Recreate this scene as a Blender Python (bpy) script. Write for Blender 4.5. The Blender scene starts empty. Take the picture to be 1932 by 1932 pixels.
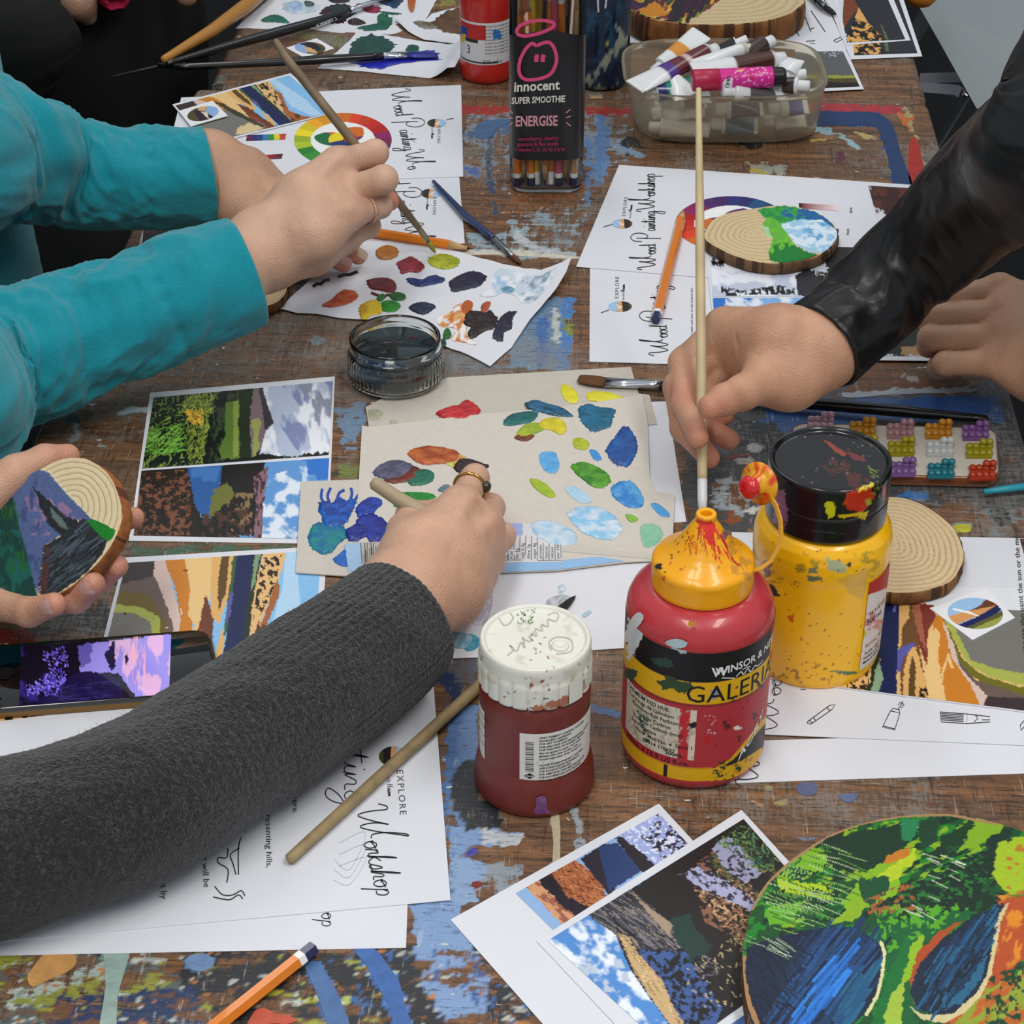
import bpy, bmesh, math, random
import numpy as np
from mathutils import Vector, Matrix, geometry
SC = bpy.context.scene
# ------------------------------------------------------------ camera, world, lights, exposure
FPX = 3900.0; PITCH = math.radians(34); TZ = 0.75; H = 0.74      # table height, eye height over the table
CP, SP = math.cos(PITCH), math.sin(PITCH)
cam = bpy.data.cameras.new('camera'); cam.sensor_width = 36; cam.lens = FPX/1932*36
cam.clip_start = .02; cam.clip_end = 50
co = bpy.data.objects.new('camera', cam); SC.collection.objects.link(co)
co.location = (0, 0, TZ+H); co.rotation_euler = (math.radians(90)-PITCH, 0, 0); SC.camera = co
w = bpy.data.worlds.new('room_light'); SC.world = w; w.use_nodes = True
w.node_tree.nodes['Background'].inputs[0].default_value = (.86, .93, 1, 1)
w.node_tree.nodes['Background'].inputs[1].default_value = .50
def area(name, loc, size, power, col=(1, .97, .92)):
    l = bpy.data.lights.new(name, 'AREA'); l.shape = 'RECTANGLE'; l.size, l.size_y = size; l.energy = power; l.color = col
    o = bpy.data.objects.new(name, l); o.location = loc; SC.collection.objects.link(o)
area('ceiling_lamp', (-.45, -.15, 2.75), (.3, 1.3), 19)
area('ceiling_lamp', (.75, .15, 2.75), (.3, 1.3), 19)
area('ceiling_lamp', (-.35, 2.3, 2.75), (.3, 1.2), 8)
area('ceiling_lamp', (1.0, 2.5, 2.75), (.3, 1.2), 6)
SC.view_settings.view_transform = 'Standard'; SC.view_settings.look = 'None'
SC.view_settings.exposure = 0.0; SC.view_settings.gamma = 1; SC.view_settings.use_curve_mapping = False
# ------------------------------------------------------------ measuring: photo pixel -> point at a height over the table top
def P(x, y, h=0.0):
    u = (x-966)/FPX; v = (966-y)/FPX
    t = (H-h)/(SP-v*CP)
    return Vector((u*t, (CP+v*SP)*t, TZ+h))
def ray(x, y):
    u = (x-966)/FPX; v = (966-y)/FPX
    return np.array([u, CP+v*SP, -SP+v*CP])
CAM = np.array([0, 0, TZ+H])
def px(V):
    V = np.asarray(V, float); x = V[:, 0]; y = V[:, 1]; z = V[:, 2]-TZ-H
    Z = y*CP-z*SP; up = y*SP+z*CP
    return 966+FPX*x/Z, 966-FPX*up/Z
def plane_surf(h): return lambda x, y: P(x, y, h)
def tilt_surf(c, n):
    c = np.array(c, float); n = np.array(n, float); n /= np.linalg.norm(n)
    def f(x, y):
        d = ray(x, y); t = np.dot(c-CAM, n)/np.dot(d, n); return Vector(CAM+d*t)
    return f
def cyl_surf(cx, cy, r):
    def f(x, y):
        d = ray(x, y); a = d[0]**2+d[1]**2; b = 2*(d[0]*(-cx)+d[1]*(-cy)); c = cx*cx+cy*cy-r*r
        q = b*b-4*a*c
        if q < 0: q = 0
        return Vector(CAM+d*((-b-math.sqrt(q))/(2*a)))
    return f
# ------------------------------------------------------------ colour
def lin(c):
    if isinstance(c, str):
        c = c.lstrip('#'); c = [int(c[i:i+2], 16)/255 for i in (0, 2, 4)]
        return np.array([x/12.92 if x <= .04045 else ((x+.055)/1.055)**2.4 for x in c])
    return np.array(c[:3], float)
# ------------------------------------------------------------ value noise
_R = np.random.RandomState(7); _T = _R.rand(256, 256)
def vn(x, y, s=0):
    x = np.asarray(x, float)+s*17.3; y = np.asarray(y, float)+s*31.7
    xi = np.floor(x).astype(int); yi = np.floor(y).astype(int); fx = x-xi; fy = y-yi
    fx = fx*fx*(3-2*fx); fy = fy*fy*(3-2*fy)
    a = _T[xi & 255, yi & 255]; b = _T[(xi+1) & 255, yi & 255]; c = _T[xi & 255, (yi+1) & 255]; d = _T[(xi+1) & 255, (yi+1) & 255]
    return (a*(1-fx)+b*fx)*(1-fy)+(c*(1-fx)+d*fx)*fy
def fbm(x, y, s=0, o=3):
    r = 0; a = .5; t = 0
    for i in range(o):
        r = r+a*vn(x*2**i, y*2**i, s+i*5); t += a; a *= .55
    return r/t
def inpoly(X, Y, pts):
    c = np.zeros(X.shape, bool); n = len(pts)
    for i in range(n):
        x1, y1 = pts[i]; x2, y2 = pts[(i+1) % n]
        if y1 == y2: continue
        k = (y1 > Y) != (y2 > Y)
        c ^= k & (X < (x2-x1)*(Y-y1)/(y2-y1)+x1)
    return c
def segd(X, Y, pts):
    d = np.full(X.shape, 1e9)
    for (x1, y1), (x2, y2) in zip(pts[:-1], pts[1:]):
        dx, dy = x2-x1, y2-y1; L = dx*dx+dy*dy+1e-9
        t = np.clip(((X-x1)*dx+(Y-y1)*dy)/L, 0, 1)
        d = np.minimum(d, np.hypot(X-x1-t*dx, Y-y1-t*dy))
    return d
def smooth(pts, n=6, closed=True):
    out = []; m = len(pts)
    rng = range(m) if closed else range(m-1)
    for i in rng:
        g = (lambda k: np.array(pts[k % m], float)) if closed else (lambda k: np.array(pts[min(max(k, 0), m-1)], float))
        p0, p1, p2, p3 = g(i-1), g(i), g(i+1), g(i+2)
        for k in range(n):
            t = k/n
            out.append(tuple(.5*((2*p1)+(-p0+p2)*t+(2*p0-5*p1+4*p2-p3)*t*t+(-p0+3*p1-3*p2+p3)*t**3)))
    if not closed: out.append(tuple(pts[-1]))
    return out
def paint(X, Y, ops, base=('ffffff', 0)):
    """colour (rgb) and density (a) of flat print at measured positions X, Y"""
    C = np.zeros((len(X), 4))
    def four(c):
        if isinstance(c, tuple) and isinstance(c[0], str): return np.append(lin(c[0]), c[1])
        return np.append(lin(c), 1.0)
    C[:] = four(base); sd = 0
    for op in ops:
        sd += 1; k = op[0]
        if k == 'P':
            _, c, pts, j = op
            if j:
                dx = (fbm(X/max(j*2.2, 4), Y/max(j*2.2, 4), sd, 3)-.5)*j*3; dy = (fbm(X/max(j*2.2, 4), Y/max(j*2.2, 4), sd+9, 3)-.5)*j*3
            else: dx = dy = 0
            m = inpoly(X+dx, Y+dy, pts); C[m] = four(c)
        elif k == 'E':
            _, c, cx, cy, rx, ry, an, j = op
            a = math.radians(an); u = (X-cx)*math.cos(a)+(Y-cy)*math.sin(a); v = -(X-cx)*math.sin(a)+(Y-cy)*math.cos(a)
            r = np.hypot(u/rx, v/ry)
            if j: r = r+(fbm(X/(j*4), Y/(j*4), sd, 3)-.5)*j*3/min(rx, ry)
            C[r < 1] = four(c)
        elif k == 'L':
            _, c, pts, wd, j = op
            d = segd(X, Y, pts)
            if j: d = d+(fbm(X/(j*3), Y/(j*3), sd, 3)-.5)*j*2
            C[d < wd/2] = four(c)
        elif k == 'N':      # noise mottling inside a polygon: colour, polygon, sizes, angle, threshold
            _, c, pts, sx, sy, an, th = op[:7]; soft = op[7] if len(op) > 7 else .04
            a = math.radians(an); u = (X*math.cos(a)+Y*math.sin(a))/sx; v = (-X*math.sin(a)+Y*math.cos(a))/sy
            n = fbm(u, v, sd*3, 4); wgt = np.clip((n-th)/soft, 0, 1)
            if pts is not None: wgt = wgt*inpoly(X, Y, pts)
            C = C*(1-wgt[:, None])+four(c)[None]*wgt[:, None]
        elif k == 'GR':     # gradient of print colour along a direction
            _, c1, c2, pts, x1, y1, x2, y2 = op
            L = (x2-x1)**2+(y2-y1)**2; t = np.clip(((X-x1)*(x2-x1)+(Y-y1)*(y2-y1))/L, 0, 1)[:, None]
            g = four(c1)*(1-t)+four(c2)*t; m = inpoly(X, Y, pts) if pts is not None else np.ones(len(X), bool)
            C[m] = g[m]
        elif k == 'S':      # many short strokes inside a polygon: colours, polygon, n, length, width, angle, spread
            _, cols, pts, n, ln, wd, an, spd = op
            r = np.random.RandomState(sd*13+n); xs = [p[0] for p in pts]; ys = [p[1] for p in pts]
            sel = np.where((X > min(xs)-ln) & (X < max(xs)+ln) & (Y > min(ys)-ln) & (Y < max(ys)+ln))[0]
            if not len(sel): continue
            xx, yy = X[sel], Y[sel]; cnt = 0
            for q in range(n*4):
                if cnt >= n: break
                x0 = r.uniform(min(xs), max(xs)); y0 = r.uniform(min(ys), max(ys))
                if not inpoly(np.array([x0]), np.array([y0]), pts)[0]: continue
                cnt += 1; a = math.radians(an+r.uniform(-spd, spd)); l = ln*r.uniform(.5, 1)
                dx, dy = math.cos(a)*l/2, math.sin(a)*l/2
                b = np.where((np.abs(xx-x0) < ln) & (np.abs(yy-y0) < ln))[0]
                if len(b):
                    d = segd(xx[b], yy[b], [(x0-dx, y0-dy), (x0+dx, y0+dy)])
                    C[sel[b[d < wd/2*r.uniform(.6, 1.2)]]] = four(cols[r.randint(len(cols))])
    return C
# ------------------------------------------------------------ materials (all node based)
_M = {}
def mat(name, col='cccccc', rough=.5, metal=0, trans=0, ior=1.45, coat=0, bump=0, bscale=300, var=0, vscale=60, vcol=False, sss=0, emit=0, alpha=1, sheen=0, stretch=None):
    if name in _M: return _M[name]
    m = bpy.data.materials.new(name); m.use_nodes = True; nt = m.node_tree; N = nt.nodes; Lk = nt.links
    b = N['Principled BSDF']; b.inputs['Roughness'].default_value = rough; b.inputs['Metallic'].default_value = metal
    b.inputs['Transmission Weight'].default_value = trans; b.inputs['IOR'].default_value = ior; b.inputs['Coat Weight'].default_value = coat
    b.inputs['Alpha'].default_value = alpha
    if sheen: b.inputs['Sheen Weight'].default_value = sheen
    if sss:
        b.inputs['Subsurface Weight'].default_value = sss; b.inputs['Subsurface Radius'].default_value = (.9, .35, .2); b.inputs['Subsurface Scale'].default_value = .006
    tc = N.new('ShaderNodeTexCoord'); src = tc.outputs['Object']
    if stretch:
        mp = N.new('ShaderNodeMapping'); mp.inputs['Scale'].default_value = stretch; Lk.new(src, mp.inputs[0]); src = mp.outputs[0]
    if vcol:
        at = N.new('ShaderNodeVertexColor'); at.layer_name = 'Col'; cs = at.outputs[0]
    else:
        rgb = N.new('ShaderNodeRGB'); rgb.outputs[0].default_value = (*lin(col), 1); cs = rgb.outputs[0]
    if var:
        nz = N.new('ShaderNodeTexNoise'); nz.inputs['Scale'].default_value = vscale; nz.inputs['Detail'].default_value = 5; Lk.new(src, nz.inputs['Vector'])
        mr = N.new('ShaderNodeMapRange'); mr.inputs['From Min'].default_value = .3; mr.inputs['From Max'].default_value = .7
        mr.inputs['To Min'].default_value = 1-var; mr.inputs['To Max'].default_value = 1+var; Lk.new(nz.outputs['Fac'], mr.inputs['Value'])
        mx = N.new('ShaderNodeVectorMath'); mx.operation = 'SCALE'; Lk.new(cs, mx.inputs[0]); Lk.new(mr.outputs[0], mx.inputs['Scale']); cs = mx.outputs[0]
    Lk.new(cs, b.inputs['Base Color'])
    if emit: Lk.new(cs, b.inputs['Emission Color']); b.inputs['Emission Strength'].default_value = emit
    if bump:
        nb = N.new('ShaderNodeTexNoise'); nb.inputs['Scale'].default_value = bscale; nb.inputs['Detail'].default_value = 4; Lk.new(src, nb.inputs['Vector'])
        bp = N.new('ShaderNodeBump'); bp.inputs['Strength'].default_value = min(bump, 1); bp.inputs['Distance'].default_value = .001; Lk.new(nb.outputs['Fac'], bp.inputs['Height']); Lk.new(bp.outputs[0], b.inputs['Normal'])
    _M[name] = m; return m
PAPER = mat('white_paper', 'd9dbe2', .75, var=.015, vscale=30)
PRINT = mat('printed_ink', vcol=True, rough=.45, var=.03, vscale=400)
INK = mat('black_ink', '1b1b1f', .6, var=.1)
# ------------------------------------------------------------ building
def tag(o, label=None, cat=None, group=None, kind=None):
    if label: o['label'] = label
    if cat: o['category'] = cat
    if group: o['group'] = group
    if kind: o['kind'] = kind
    return o
def thing(name, label, cat, loc, group=None):
    o = bpy.data.objects.new(name, None); SC.collection.objects.link(o); o.location = loc; o.empty_display_size = .02
    bpy.context.view_layer.update()
    return tag(o, label, cat, group)
def mesh(name, V, F, m, parent=None, cols=None, smooth_=True, label=None, origin=None):
    """V in world space; linked under parent (an Empty without rotation) keeping its place"""
    V = np.asarray(V, float).reshape(-1, 3)
    if parent is not None: org = np.array(absloc(parent))
    elif origin is not None: org = np.array(origin, float)
    else: org = np.array([V[:, 0].mean(), V[:, 1].mean(), V[:, 2].min()])
    me = bpy.data.meshes.new(name)
    if isinstance(F, np.ndarray) and F.ndim == 2:
        n = len(F); k = F.shape[1]
        me.vertices.add(len(V)); me.vertices.foreach_set('co', (V-org).astype(np.float32).ravel())
        me.loops.add(n*k); me.loops.foreach_set('vertex_index', F.astype(np.int32).ravel())
        me.polygons.add(n); me.polygons.foreach_set('loop_start', np.arange(0, n*k, k, dtype=np.int32))
        me.update(calc_edges=True)
    else:
        me.from_pydata((V-org).tolist(), [], [list(map(int, f)) for f in F]); me.update()
    if smooth_: me.polygons.foreach_set('use_smooth', [True]*len(me.polygons))
    if cols is not None:
        a = me.color_attributes.new('Col', 'FLOAT_COLOR', 'POINT'); c = np.ones((len(V), 4), np.float32); cc = np.asarray(cols); c[:, :cc.shape[1]] = cc
        a.data.foreach_set('color', c.ravel())
    me.materials.append(m)
    o = bpy.data.objects.new(name, me); SC.collection.objects.link(o)
    if parent is not None: o.parent = parent
    else: o.location = org
    if label: o['label'] = label
    o['_org'] = [0.0]; del o['_org']
    ORG[o.name] = org
    return o
ORG = {}
def absloc(o):
    if o.name in ORG: return ORG[o.name]
    p = np.array(o.location)
    if o.parent is not None: p = p+absloc(o.parent)
    return p
def tube_vf(pts, rad, n=12, caps=True, flat=None):
    """rings along a polyline; rad scalar or list; flat = list of (rx, ry) multipliers"""
    pts = [Vector(p) for p in pts]; m = len(pts)
    if not hasattr(rad, '__len__'): rad = [rad]*m
    V = []; F = []; up = None
    for i, p in enumerate(pts):
        t = (pts[min(i+1, m-1)]-pts[max(i-1, 0)]).normalized()
        if up is None: up = Vector((0, 0, 1)) if abs(t.z) < .9 else Vector((0, 1, 0))
        a = t.cross(up).normalized(); b = a.cross(t).normalized(); up = b
        fx, fy = flat[i] if flat else (1, 1)
        for k in range(n):
            th = 2*math.pi*k/n
            V.append(p+a*(math.cos(th)*rad[i]*fx)+b*(math.sin(th)*rad[i]*fy))
    for i in range(m-1):
        for k in range(n):
            F.append((i*n+k, i*n+(k+1) % n, (i+1)*n+(k+1) % n, (i+1)*n+k))
    if caps:
        F.append(tuple(range(n-1, -1, -1))); F.append(tuple((m-1)*n+k for k in range(n)))
    return [tuple(v) for v in V], F
def tube(name, pts, rad, m, parent=None, n=12, **k):
    V, F = tube_vf(pts, rad, n, flat=k.pop('flat', None)); return mesh(name, V, F, m, parent, **k)
def lathe_vf(cx, cy, prof, n=96, z0=TZ, mod=None, se=2.0):
    V = []; F = []; m = len(prof)
    for (r, z) in prof:
        for k in range(n):
            th = 2*math.pi*k/n; rr = r
            if se != 2.0: rr = r/((abs(math.cos(th))**se+abs(math.sin(th))**se)**(1/se))
            if mod: rr = mod(rr, z, th)
            V.append((cx+rr*math.cos(th), cy+rr*math.sin(th), z0+z))
    for i in range(m-1):
        for k in range(n): F.append((i*n+k, i*n+(k+1) % n, (i+1)*n+(k+1) % n, (i+1)*n+k))
    if prof[0][0] > 1e-6: F.append(tuple(range(n-1, -1, -1)))
    if prof[-1][0] > 1e-6: F.append(tuple((m-1)*n+k for k in range(n)))
    return V, F
def lathe(name, cx, cy, prof, m, parent=None, n=96, z0=TZ, mod=None, se=2.0, ops=None, **k):
    if ops is not None:      # dense rings where print or paint marks sit
        q = []
        for (r1, z1), (r2, z2) in zip(prof[:-1], prof[1:]):
            st = max(1, int(math.hypot(r2-r1, z2-z1)/.0009)); q += [(r1+(r2-r1)*k/st, z1+(z2-z1)*k/st) for k in range(st)]
        prof = q+[prof[-1]]; n = max(n, 250)
    V, F = lathe_vf(cx, cy, prof, n, z0, mod, se); cols = None
    if ops is not None:
        X, Y = px(V); cols = paint(X, Y, ops[1:], ops[0])
    return mesh(name, V, F, m, parent, cols=cols, **k)
def patch(name, cx, cy, r, a0, a1, z0, z1, m, parent, ops, base, sp=.0006, **k):
    """printed label lying on a cylinder, angles from the viewer's side (-y) in degrees"""
    na = max(3, int(math.radians(a1-a0)*r/sp)); nz = max(2, int((z1-z0)/sp))
    A = np.radians(np.linspace(a0, a1, na)); Zs = np.linspace(z0, z1, nz)
    AA, ZZ = np.meshgrid(A, Zs)
    V = np.stack([cx+r*np.sin(AA), cy-r*np.cos(AA), TZ+ZZ], -1).reshape(-1, 3)
    i = np.arange(nz-1)[:, None]*na+np.arange(na-1)[None]
    Fq = np.stack([i, i+1, i+na+1, i+na], -1).reshape(-1, 4)
    X, Y = px(V); C = paint(X, Y, ops, base)
    return mesh(name, V, Fq, m, parent, cols=C, **k)
def ear_fill(pts2):
    return geometry.tessellate_polygon([[Vector((p[0], p[1], 0)) for p in pts2]])
def bil(c, u, v): return c[0]*((1-u)*(1-v))+c[1]*(u*(1-v))+c[2]*(u*v)+c[3]*((1-u)*v)
def quad(name, corners, h, m, parent=None, ops=None, base='ffffff', sp=1.8, th=0, surf=None, lift=None, jit=0, **k):
    """flat printed rectangle: corners measured in the photo (TL, TR, BR, BL); th adds real thickness"""
    s = surf or plane_surf(h); c = [np.array(s(*q)) for q in corners]
    e1 = max(np.hypot(corners[0][0]-corners[1][0], corners[0][1]-corners[1][1]), np.hypot(corners[3][0]-corners[2][0], corners[3][1]-corners[2][1]))
    e2 = max(np.hypot(corners[0][0]-corners[3][0], corners[0][1]-corners[3][1]), np.hypot(corners[1][0]-corners[2][0], corners[1][1]-corners[2][1]))
    nu = max(2, int(e1/sp)+1); nv = max(2, int(e2/sp)+1)
    U, W = np.meshgrid(np.linspace(0, 1, nu), np.linspace(0, 1, nv)); U = U.ravel()[:, None]; W = W.ravel()[:, None]
    V = c[0]*(1-U)*(1-W)+c[1]*U*(1-W)+c[2]*U*W+c[3]*(1-U)*W
    X, Y = px(V)
    if lift: V[:, 2] += lift(U[:, 0], W[:, 0])
    i = np.arange(nv-1)[:, None]*nu+np.arange(nu-1)[None]
    Fq = np.stack([i, i+nu, i+nu+1, i+1], -1).reshape(-1, 4)
    C = paint(X, Y, ops, base)[:, :3] if ops is not None else None
    if th:
        n = len(V); V2 = V.copy(); V2[:, 2] -= th
        top = np.arange(nu); bot = np.arange(nu)+(nv-1)*nu; lf = np.arange(nv)*nu; rt = lf+nu-1
        S = []
        for e, fl in ((top, 0), (bot, 1), (lf, 1), (rt, 0)):
            a, b = e[:-1], e[1:]
            q = np.stack([a, b, b+n, a+n], -1)
            S.append(q[:, ::-1] if fl else q)
        Fq = np.concatenate([Fq, Fq[:, ::-1]+n]+S); V = np.concatenate([V, V2])
        if C is not None: C = np.concatenate([C, C])
    o = mesh(name, V, Fq, m, parent, cols=C, **k)
    if th: o.data.set_sharp_from_angle(angle=.7)
    return o
def polysheet(name, pts, h, m, parent=None, th=.0004, lift=None, jit=0, seed=1, surf=None, ops=None, base='ffffff', step=None, **k):
    """sheet with a free outline (torn paper, card): top, bottom and rim"""
    r = random.Random(seed); s = surf or plane_surf(h); q = []
    n = len(pts)
    for i in range(n):
        a, b = pts[i], pts[(i+1) % n]; L = math.hypot(b[0]-a[0], b[1]-a[1]); st = max(1, int(L/(step or (6 if jit else 30))))
        for j in range(st):
            t = j/st; q.append((a[0]+(b[0]-a[0])*t+r.uniform(-jit, jit), a[1]+(b[1]-a[1])*t+r.uniform(-jit, jit)))
    nb = len(q); xs = [p[0] for p in q]; ys = [p[1] for p in q]; inner = []
    g = step or 28
    for yy in np.arange(min(ys)+g/2, max(ys), g):
        for xx in np.arange(min(xs)+g/2, max(xs), g): inner.append((xx, yy))
    if inner:
        I = np.array(inner); ok = inpoly(I[:, 0], I[:, 1], q); d = segd(I[:, 0], I[:, 1], q+[q[0]]); I = I[ok & (d > g*.35)]
    else: I = np.zeros((0, 2))
    allp = [Vector(p) for p in q]+[Vector(p) for p in I]
    vs, es, fs, *_ = geometry.delaunay_2d_cdt(allp, [(i, (i+1) % nb) for i in range(nb)], [], 1, 1e-5)
    V = [np.array(s(v.x, v.y)) for v in vs]; V = np.array(V)
    X = np.array([v.x for v in vs]); Y = np.array([v.y for v in vs])
    if lift: V[:, 2] += lift(X, Y)
    n = len(V); F = [tuple(reversed(f)) if True else f for f in fs]
    # orientation up
    f0 = F[0]; nn = np.cross(V[f0[1]]-V[f0[0]], V[f0[2]]-V[f0[0]])
    if nn[2] < 0: F = [tuple(reversed(f)) for f in F]
    V2 = V.copy(); V2[:, 2] -= th
    cnt = {}
    for f in F:
        for i in range(len(f)):
            e = (f[i], f[(i+1) % len(f)]); cnt[e] = 1
    S = [(e[1], e[0], e[0]+n, e[1]+n) for e in cnt if (e[1], e[0]) not in cnt]
    F2 = [tuple(reversed([i+n for i in f])) for f in F]
    C = None
    if ops is not None:
        c = paint(X, Y, ops, base)[:, :3]; C = np.concatenate([c, c])
    o = mesh(name, np.concatenate([V, V2]), list(F)+F2+S, m, parent, cols=C, **k)
    o.data.set_sharp_from_angle(angle=.7); return o
def blob(parent, pts, c1, c2=None, h=.001, t=.0007, seed=0, jag=.06, surf=None, name='paint_blob', m=None, dens=46):
    """dab of thick paint on a palette: domed, ridged, ragged rim"""
    q = smooth(pts, 8); cx = sum(p[0] for p in q)/len(q); cy = sum(p[1] for p in q)/len(q)
    n = dens*2; idx = np.linspace(0, len(q), n, endpoint=False); qq = [tuple(np.array(q[int(i)])*(1-i % 1)+np.array(q[(int(i)+1) % len(q)])*(i % 1)) for i in idx]
    R = random.Random(seed+int(cx)); V = []; X = []; Y = []; fr = (1, .93, .8, .62, .42, .22); s = surf or plane_surf(h)
    js = [1+R.gauss(0, jag*.5)+(R.random() < .06)*jag for _ in range(n)]
    for k, f in enumerate(fr):
        for i in range(n):
            g = 1+(js[i]-1)*f**8; x = cx+(qq[i][0]-cx)*f*g; y = cy+(qq[i][1]-cy)*f*g; X.append(x); Y.append(y)
    X.append(cx); Y.append(cy); X = np.array(X); Y = np.array(Y)
    Vv = np.array([s(a, b) for a, b in zip(X, Y)])
    nz = fbm(X/9, Y/4, seed, 3); prof = np.concatenate([np.full(n, v) for v in (0, .75, 1, 1, .95, .9)]+[[.9]])
    Vv[:, 2] += t*prof*(.55+.9*fbm(X/11, Y/5, seed, 2))+.00005
    F = []
    for k in range(len(fr)-1):
        for i in range(n): F.append((k*n+i, k*n+(i+1) % n, (k+1)*n+(i+1) % n, (k+1)*n+i))
    b = (len(fr)-1)*n
    for i in range(n): F.append((b+i, b+(i+1) % n, b+n))
    a1 = lin(c1); a2 = lin(c2 or c1); wv = np.clip((fbm(X/14, Y/7, seed+3, 3)-.35)*3, 0, 1)[:, None]
    return mesh(name, Vv, F, m or WETPAINT, parent, cols=a1*(1-wv)+a2*wv)
WETPAINT = mat('acrylic_paint', vcol=True, rough=.28, coat=.3, bump=.5, bscale=900)
def ribbon(parent, pts, wpx, surf, m=None, name='lettering'):
    q = pts; V = []; F = []
    for i, p in enumerate(q):
        a = np.array(q[max(i-1, 0)]); b = np.array(q[min(i+1, len(q)-1)]); t = b-a; L = np.hypot(*t) or 1; nrm = np.array([-t[1], t[0]])/L*wpx/2
        V += [surf(p[0]+nrm[0], p[1]+nrm[1]), surf(p[0]-nrm[0], p[1]-nrm[1])]
    for i in range(len(q)-1): F.append((2*i, 2*i+1, 2*i+3, 2*i+2))
    return V, F
def text(parent, s, surf, org, ux, uy, m=None, name='lettering', align='LEFT', bold=0, space=1, xs=1):
    """print text on a surface: org baseline start, ux the reading direction and uy the letter-height direction, in photo pixels"""
    cu = bpy.data.curves.new('t', 'FONT'); cu.body = s; cu.resolution_u = 2; cu.align_x = align; cu.offset = bold; cu.space_character = space
    o = bpy.data.objects.new('t', cu); SC.collection.objects.link(o)
    me = bpy.data.meshes.new_from_object(o); bpy.data.objects.remove(o); bpy.data.curves.remove(cu)
    if not len(me.vertices): return None
    V = [surf(org[0]+v.co.x*ux[0]*xs+v.co.y*uy[0], org[1]+v.co.x*ux[1]*xs+v.co.y*uy[1]) for v in me.vertices]
    F = [tuple(p.vertices) for p in me.polygons]; bpy.data.meshes.remove(me)
    return mesh(name, V, F, m or INK, parent, smooth_=False)
# cursive letters as pen strokes (x advance per letter, baseline 0, x-height 1)
CUR = {
 'W': (3.0, [[(-.9, 1.9), (-.6, 2.5), (-.25, 2.4), (-.2, 1.4), (0, .4), (.3, .15), (.9, 1.2), (1.35, 2.3), (1.1, 1.4), (1.2, .4), (1.5, .1), (2.0, 1.2), (2.5, 2.9), (2.7, 3.6), (2.45, 3.4), (2.2, 2.0), (2.3, .9), (2.7, .7)]]),
 'P': (2.6, [[(1.0, 2.6), (.7, 1.2), (.45, -.3), (.3, -.7)], [(0, 1.9), (.3, 2.9), (1.3, 3.4), (2.2, 2.9), (2.2, 1.9), (1.5, 1.1), (.9, 1.2), (.8, 1.5)]]),
 'o': (.85, [[(0, .8), (.15, .2), (.5, 0), (.75, .4), (.6, .9), (.25, .95), (.1, .6), (.4, .75), (.85, .85)]]),
 'd': (1.0, [[(.7, .85), (.3, .95), (.05, .5), (.25, .05), (.6, .2), (.85, 1.2), (.95, 2.3), (.8, 1.2), (.75, .2), (1.0, .1)]]),
 'a': (.95, [[(.7, .85), (.3, .95), (.05, .5), (.25, .05), (.6, .3), (.75, .9), (.7, .2), (.95, .1)]]),
 'i': (.45, [[(0, .1), (.2, .95), (.15, .2), (.45, .1)], [(.3, 1.5), (.36, 1.6)]]),
 'n': (.95, [[(0, 0), (.15, .95), (.12, .1), (.45, .9), (.65, .8), (.65, .15), (.95, .1)]]),
 't': (.6, [[(0, .1), (.3, 1.9), (.2, .3), (.6, .1)], [(-.15, 1.3), (.6, 1.4)]]),
 'g': (1.0, [[(.7, .85), (.3, .95), (.05, .5), (.25, .05), (.6, .3), (.75, .9), (.65, -.6), (.3, -1.3), (-.1, -1.1), (.3, -.3), (1.0, .2)]]),
 'r': (.7, [[(0, 0), (.15, .95), (.2, .8), (.45, .95), (.45, .3), (.7, .1)]]),
 'k': (.9, [[(0, 0), (.25, 1.2), (.4, 2.3), (.2, 1.5), (.15, .1)], [(.6, 1), (.2, .55), (.6, .05), (.9, .1)]]),
 's': (.7, [[(0, .1), (.4, 1), (.55, .4), (.35, 0), (.1, .1), (.7, .15)]]),
 'h': (1.0, [[(0, 0), (.3, 1.2), (.45, 2.3), (.25, 1.5), (.12, 0), (.45, .9), (.7, .8), (.65, .15), (1.0, .1)]]),
 'p': (1.0, [[(.25, 1), (.15, 0), (.0, -1.1)], [(.2, .6), (.5, 1), (.8, .7), (.7, .1), (.3, .05)]]),
 'H': (1.5, [[(.2, 2.2), (.1, 0)], [(1.1, 2.3), (.9, 0)], [(0, 1.1), (1.2, 1.2)]]), ' ': (.9, []), 'e': (.7, [[(0, .3), (.5, .7), (.3, 1), (.08, .5), (.25, .02), (.7, .2)]]), 'w': (1.1, [[(0, .9), (.15, .1), (.5, .7), (.6, .1), (1, .9)]]), 'l': (.5, [[(0, .1), (.35, 1.8), (.2, 2.2), (.12, .5), (.5, .1)]]),
}
def cursive(parent, s, surf, org, ux, uy, wpx=2.2, m=None):
    V = []; F = []; x = 0; wpx *= .72
    for ch in s:
        adv, strokes = CUR[ch]
        for st in strokes:
            q = smooth(st, 4, False); pp = [(org[0]+(x+a)*ux[0]+(b+.12*0)*uy[0], org[1]+(x+a)*ux[1]+b*uy[1]) for a, b in q]
            v, f = ribbon(None, pp, wpx, surf); n = len(V); V += v; F += [tuple(i+n for i in t) for t in f]
        x += adv
    return mesh('lettering', V, F, m or INK, parent, smooth_=False)
def lines(parent, L, wpx, surf, m=None, name='drawing'):
    for pp in L:
        v, f = ribbon(None, pp, wpx, surf); o = mesh(name, v, f, m or INK, parent, smooth_=False)
    return o
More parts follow.
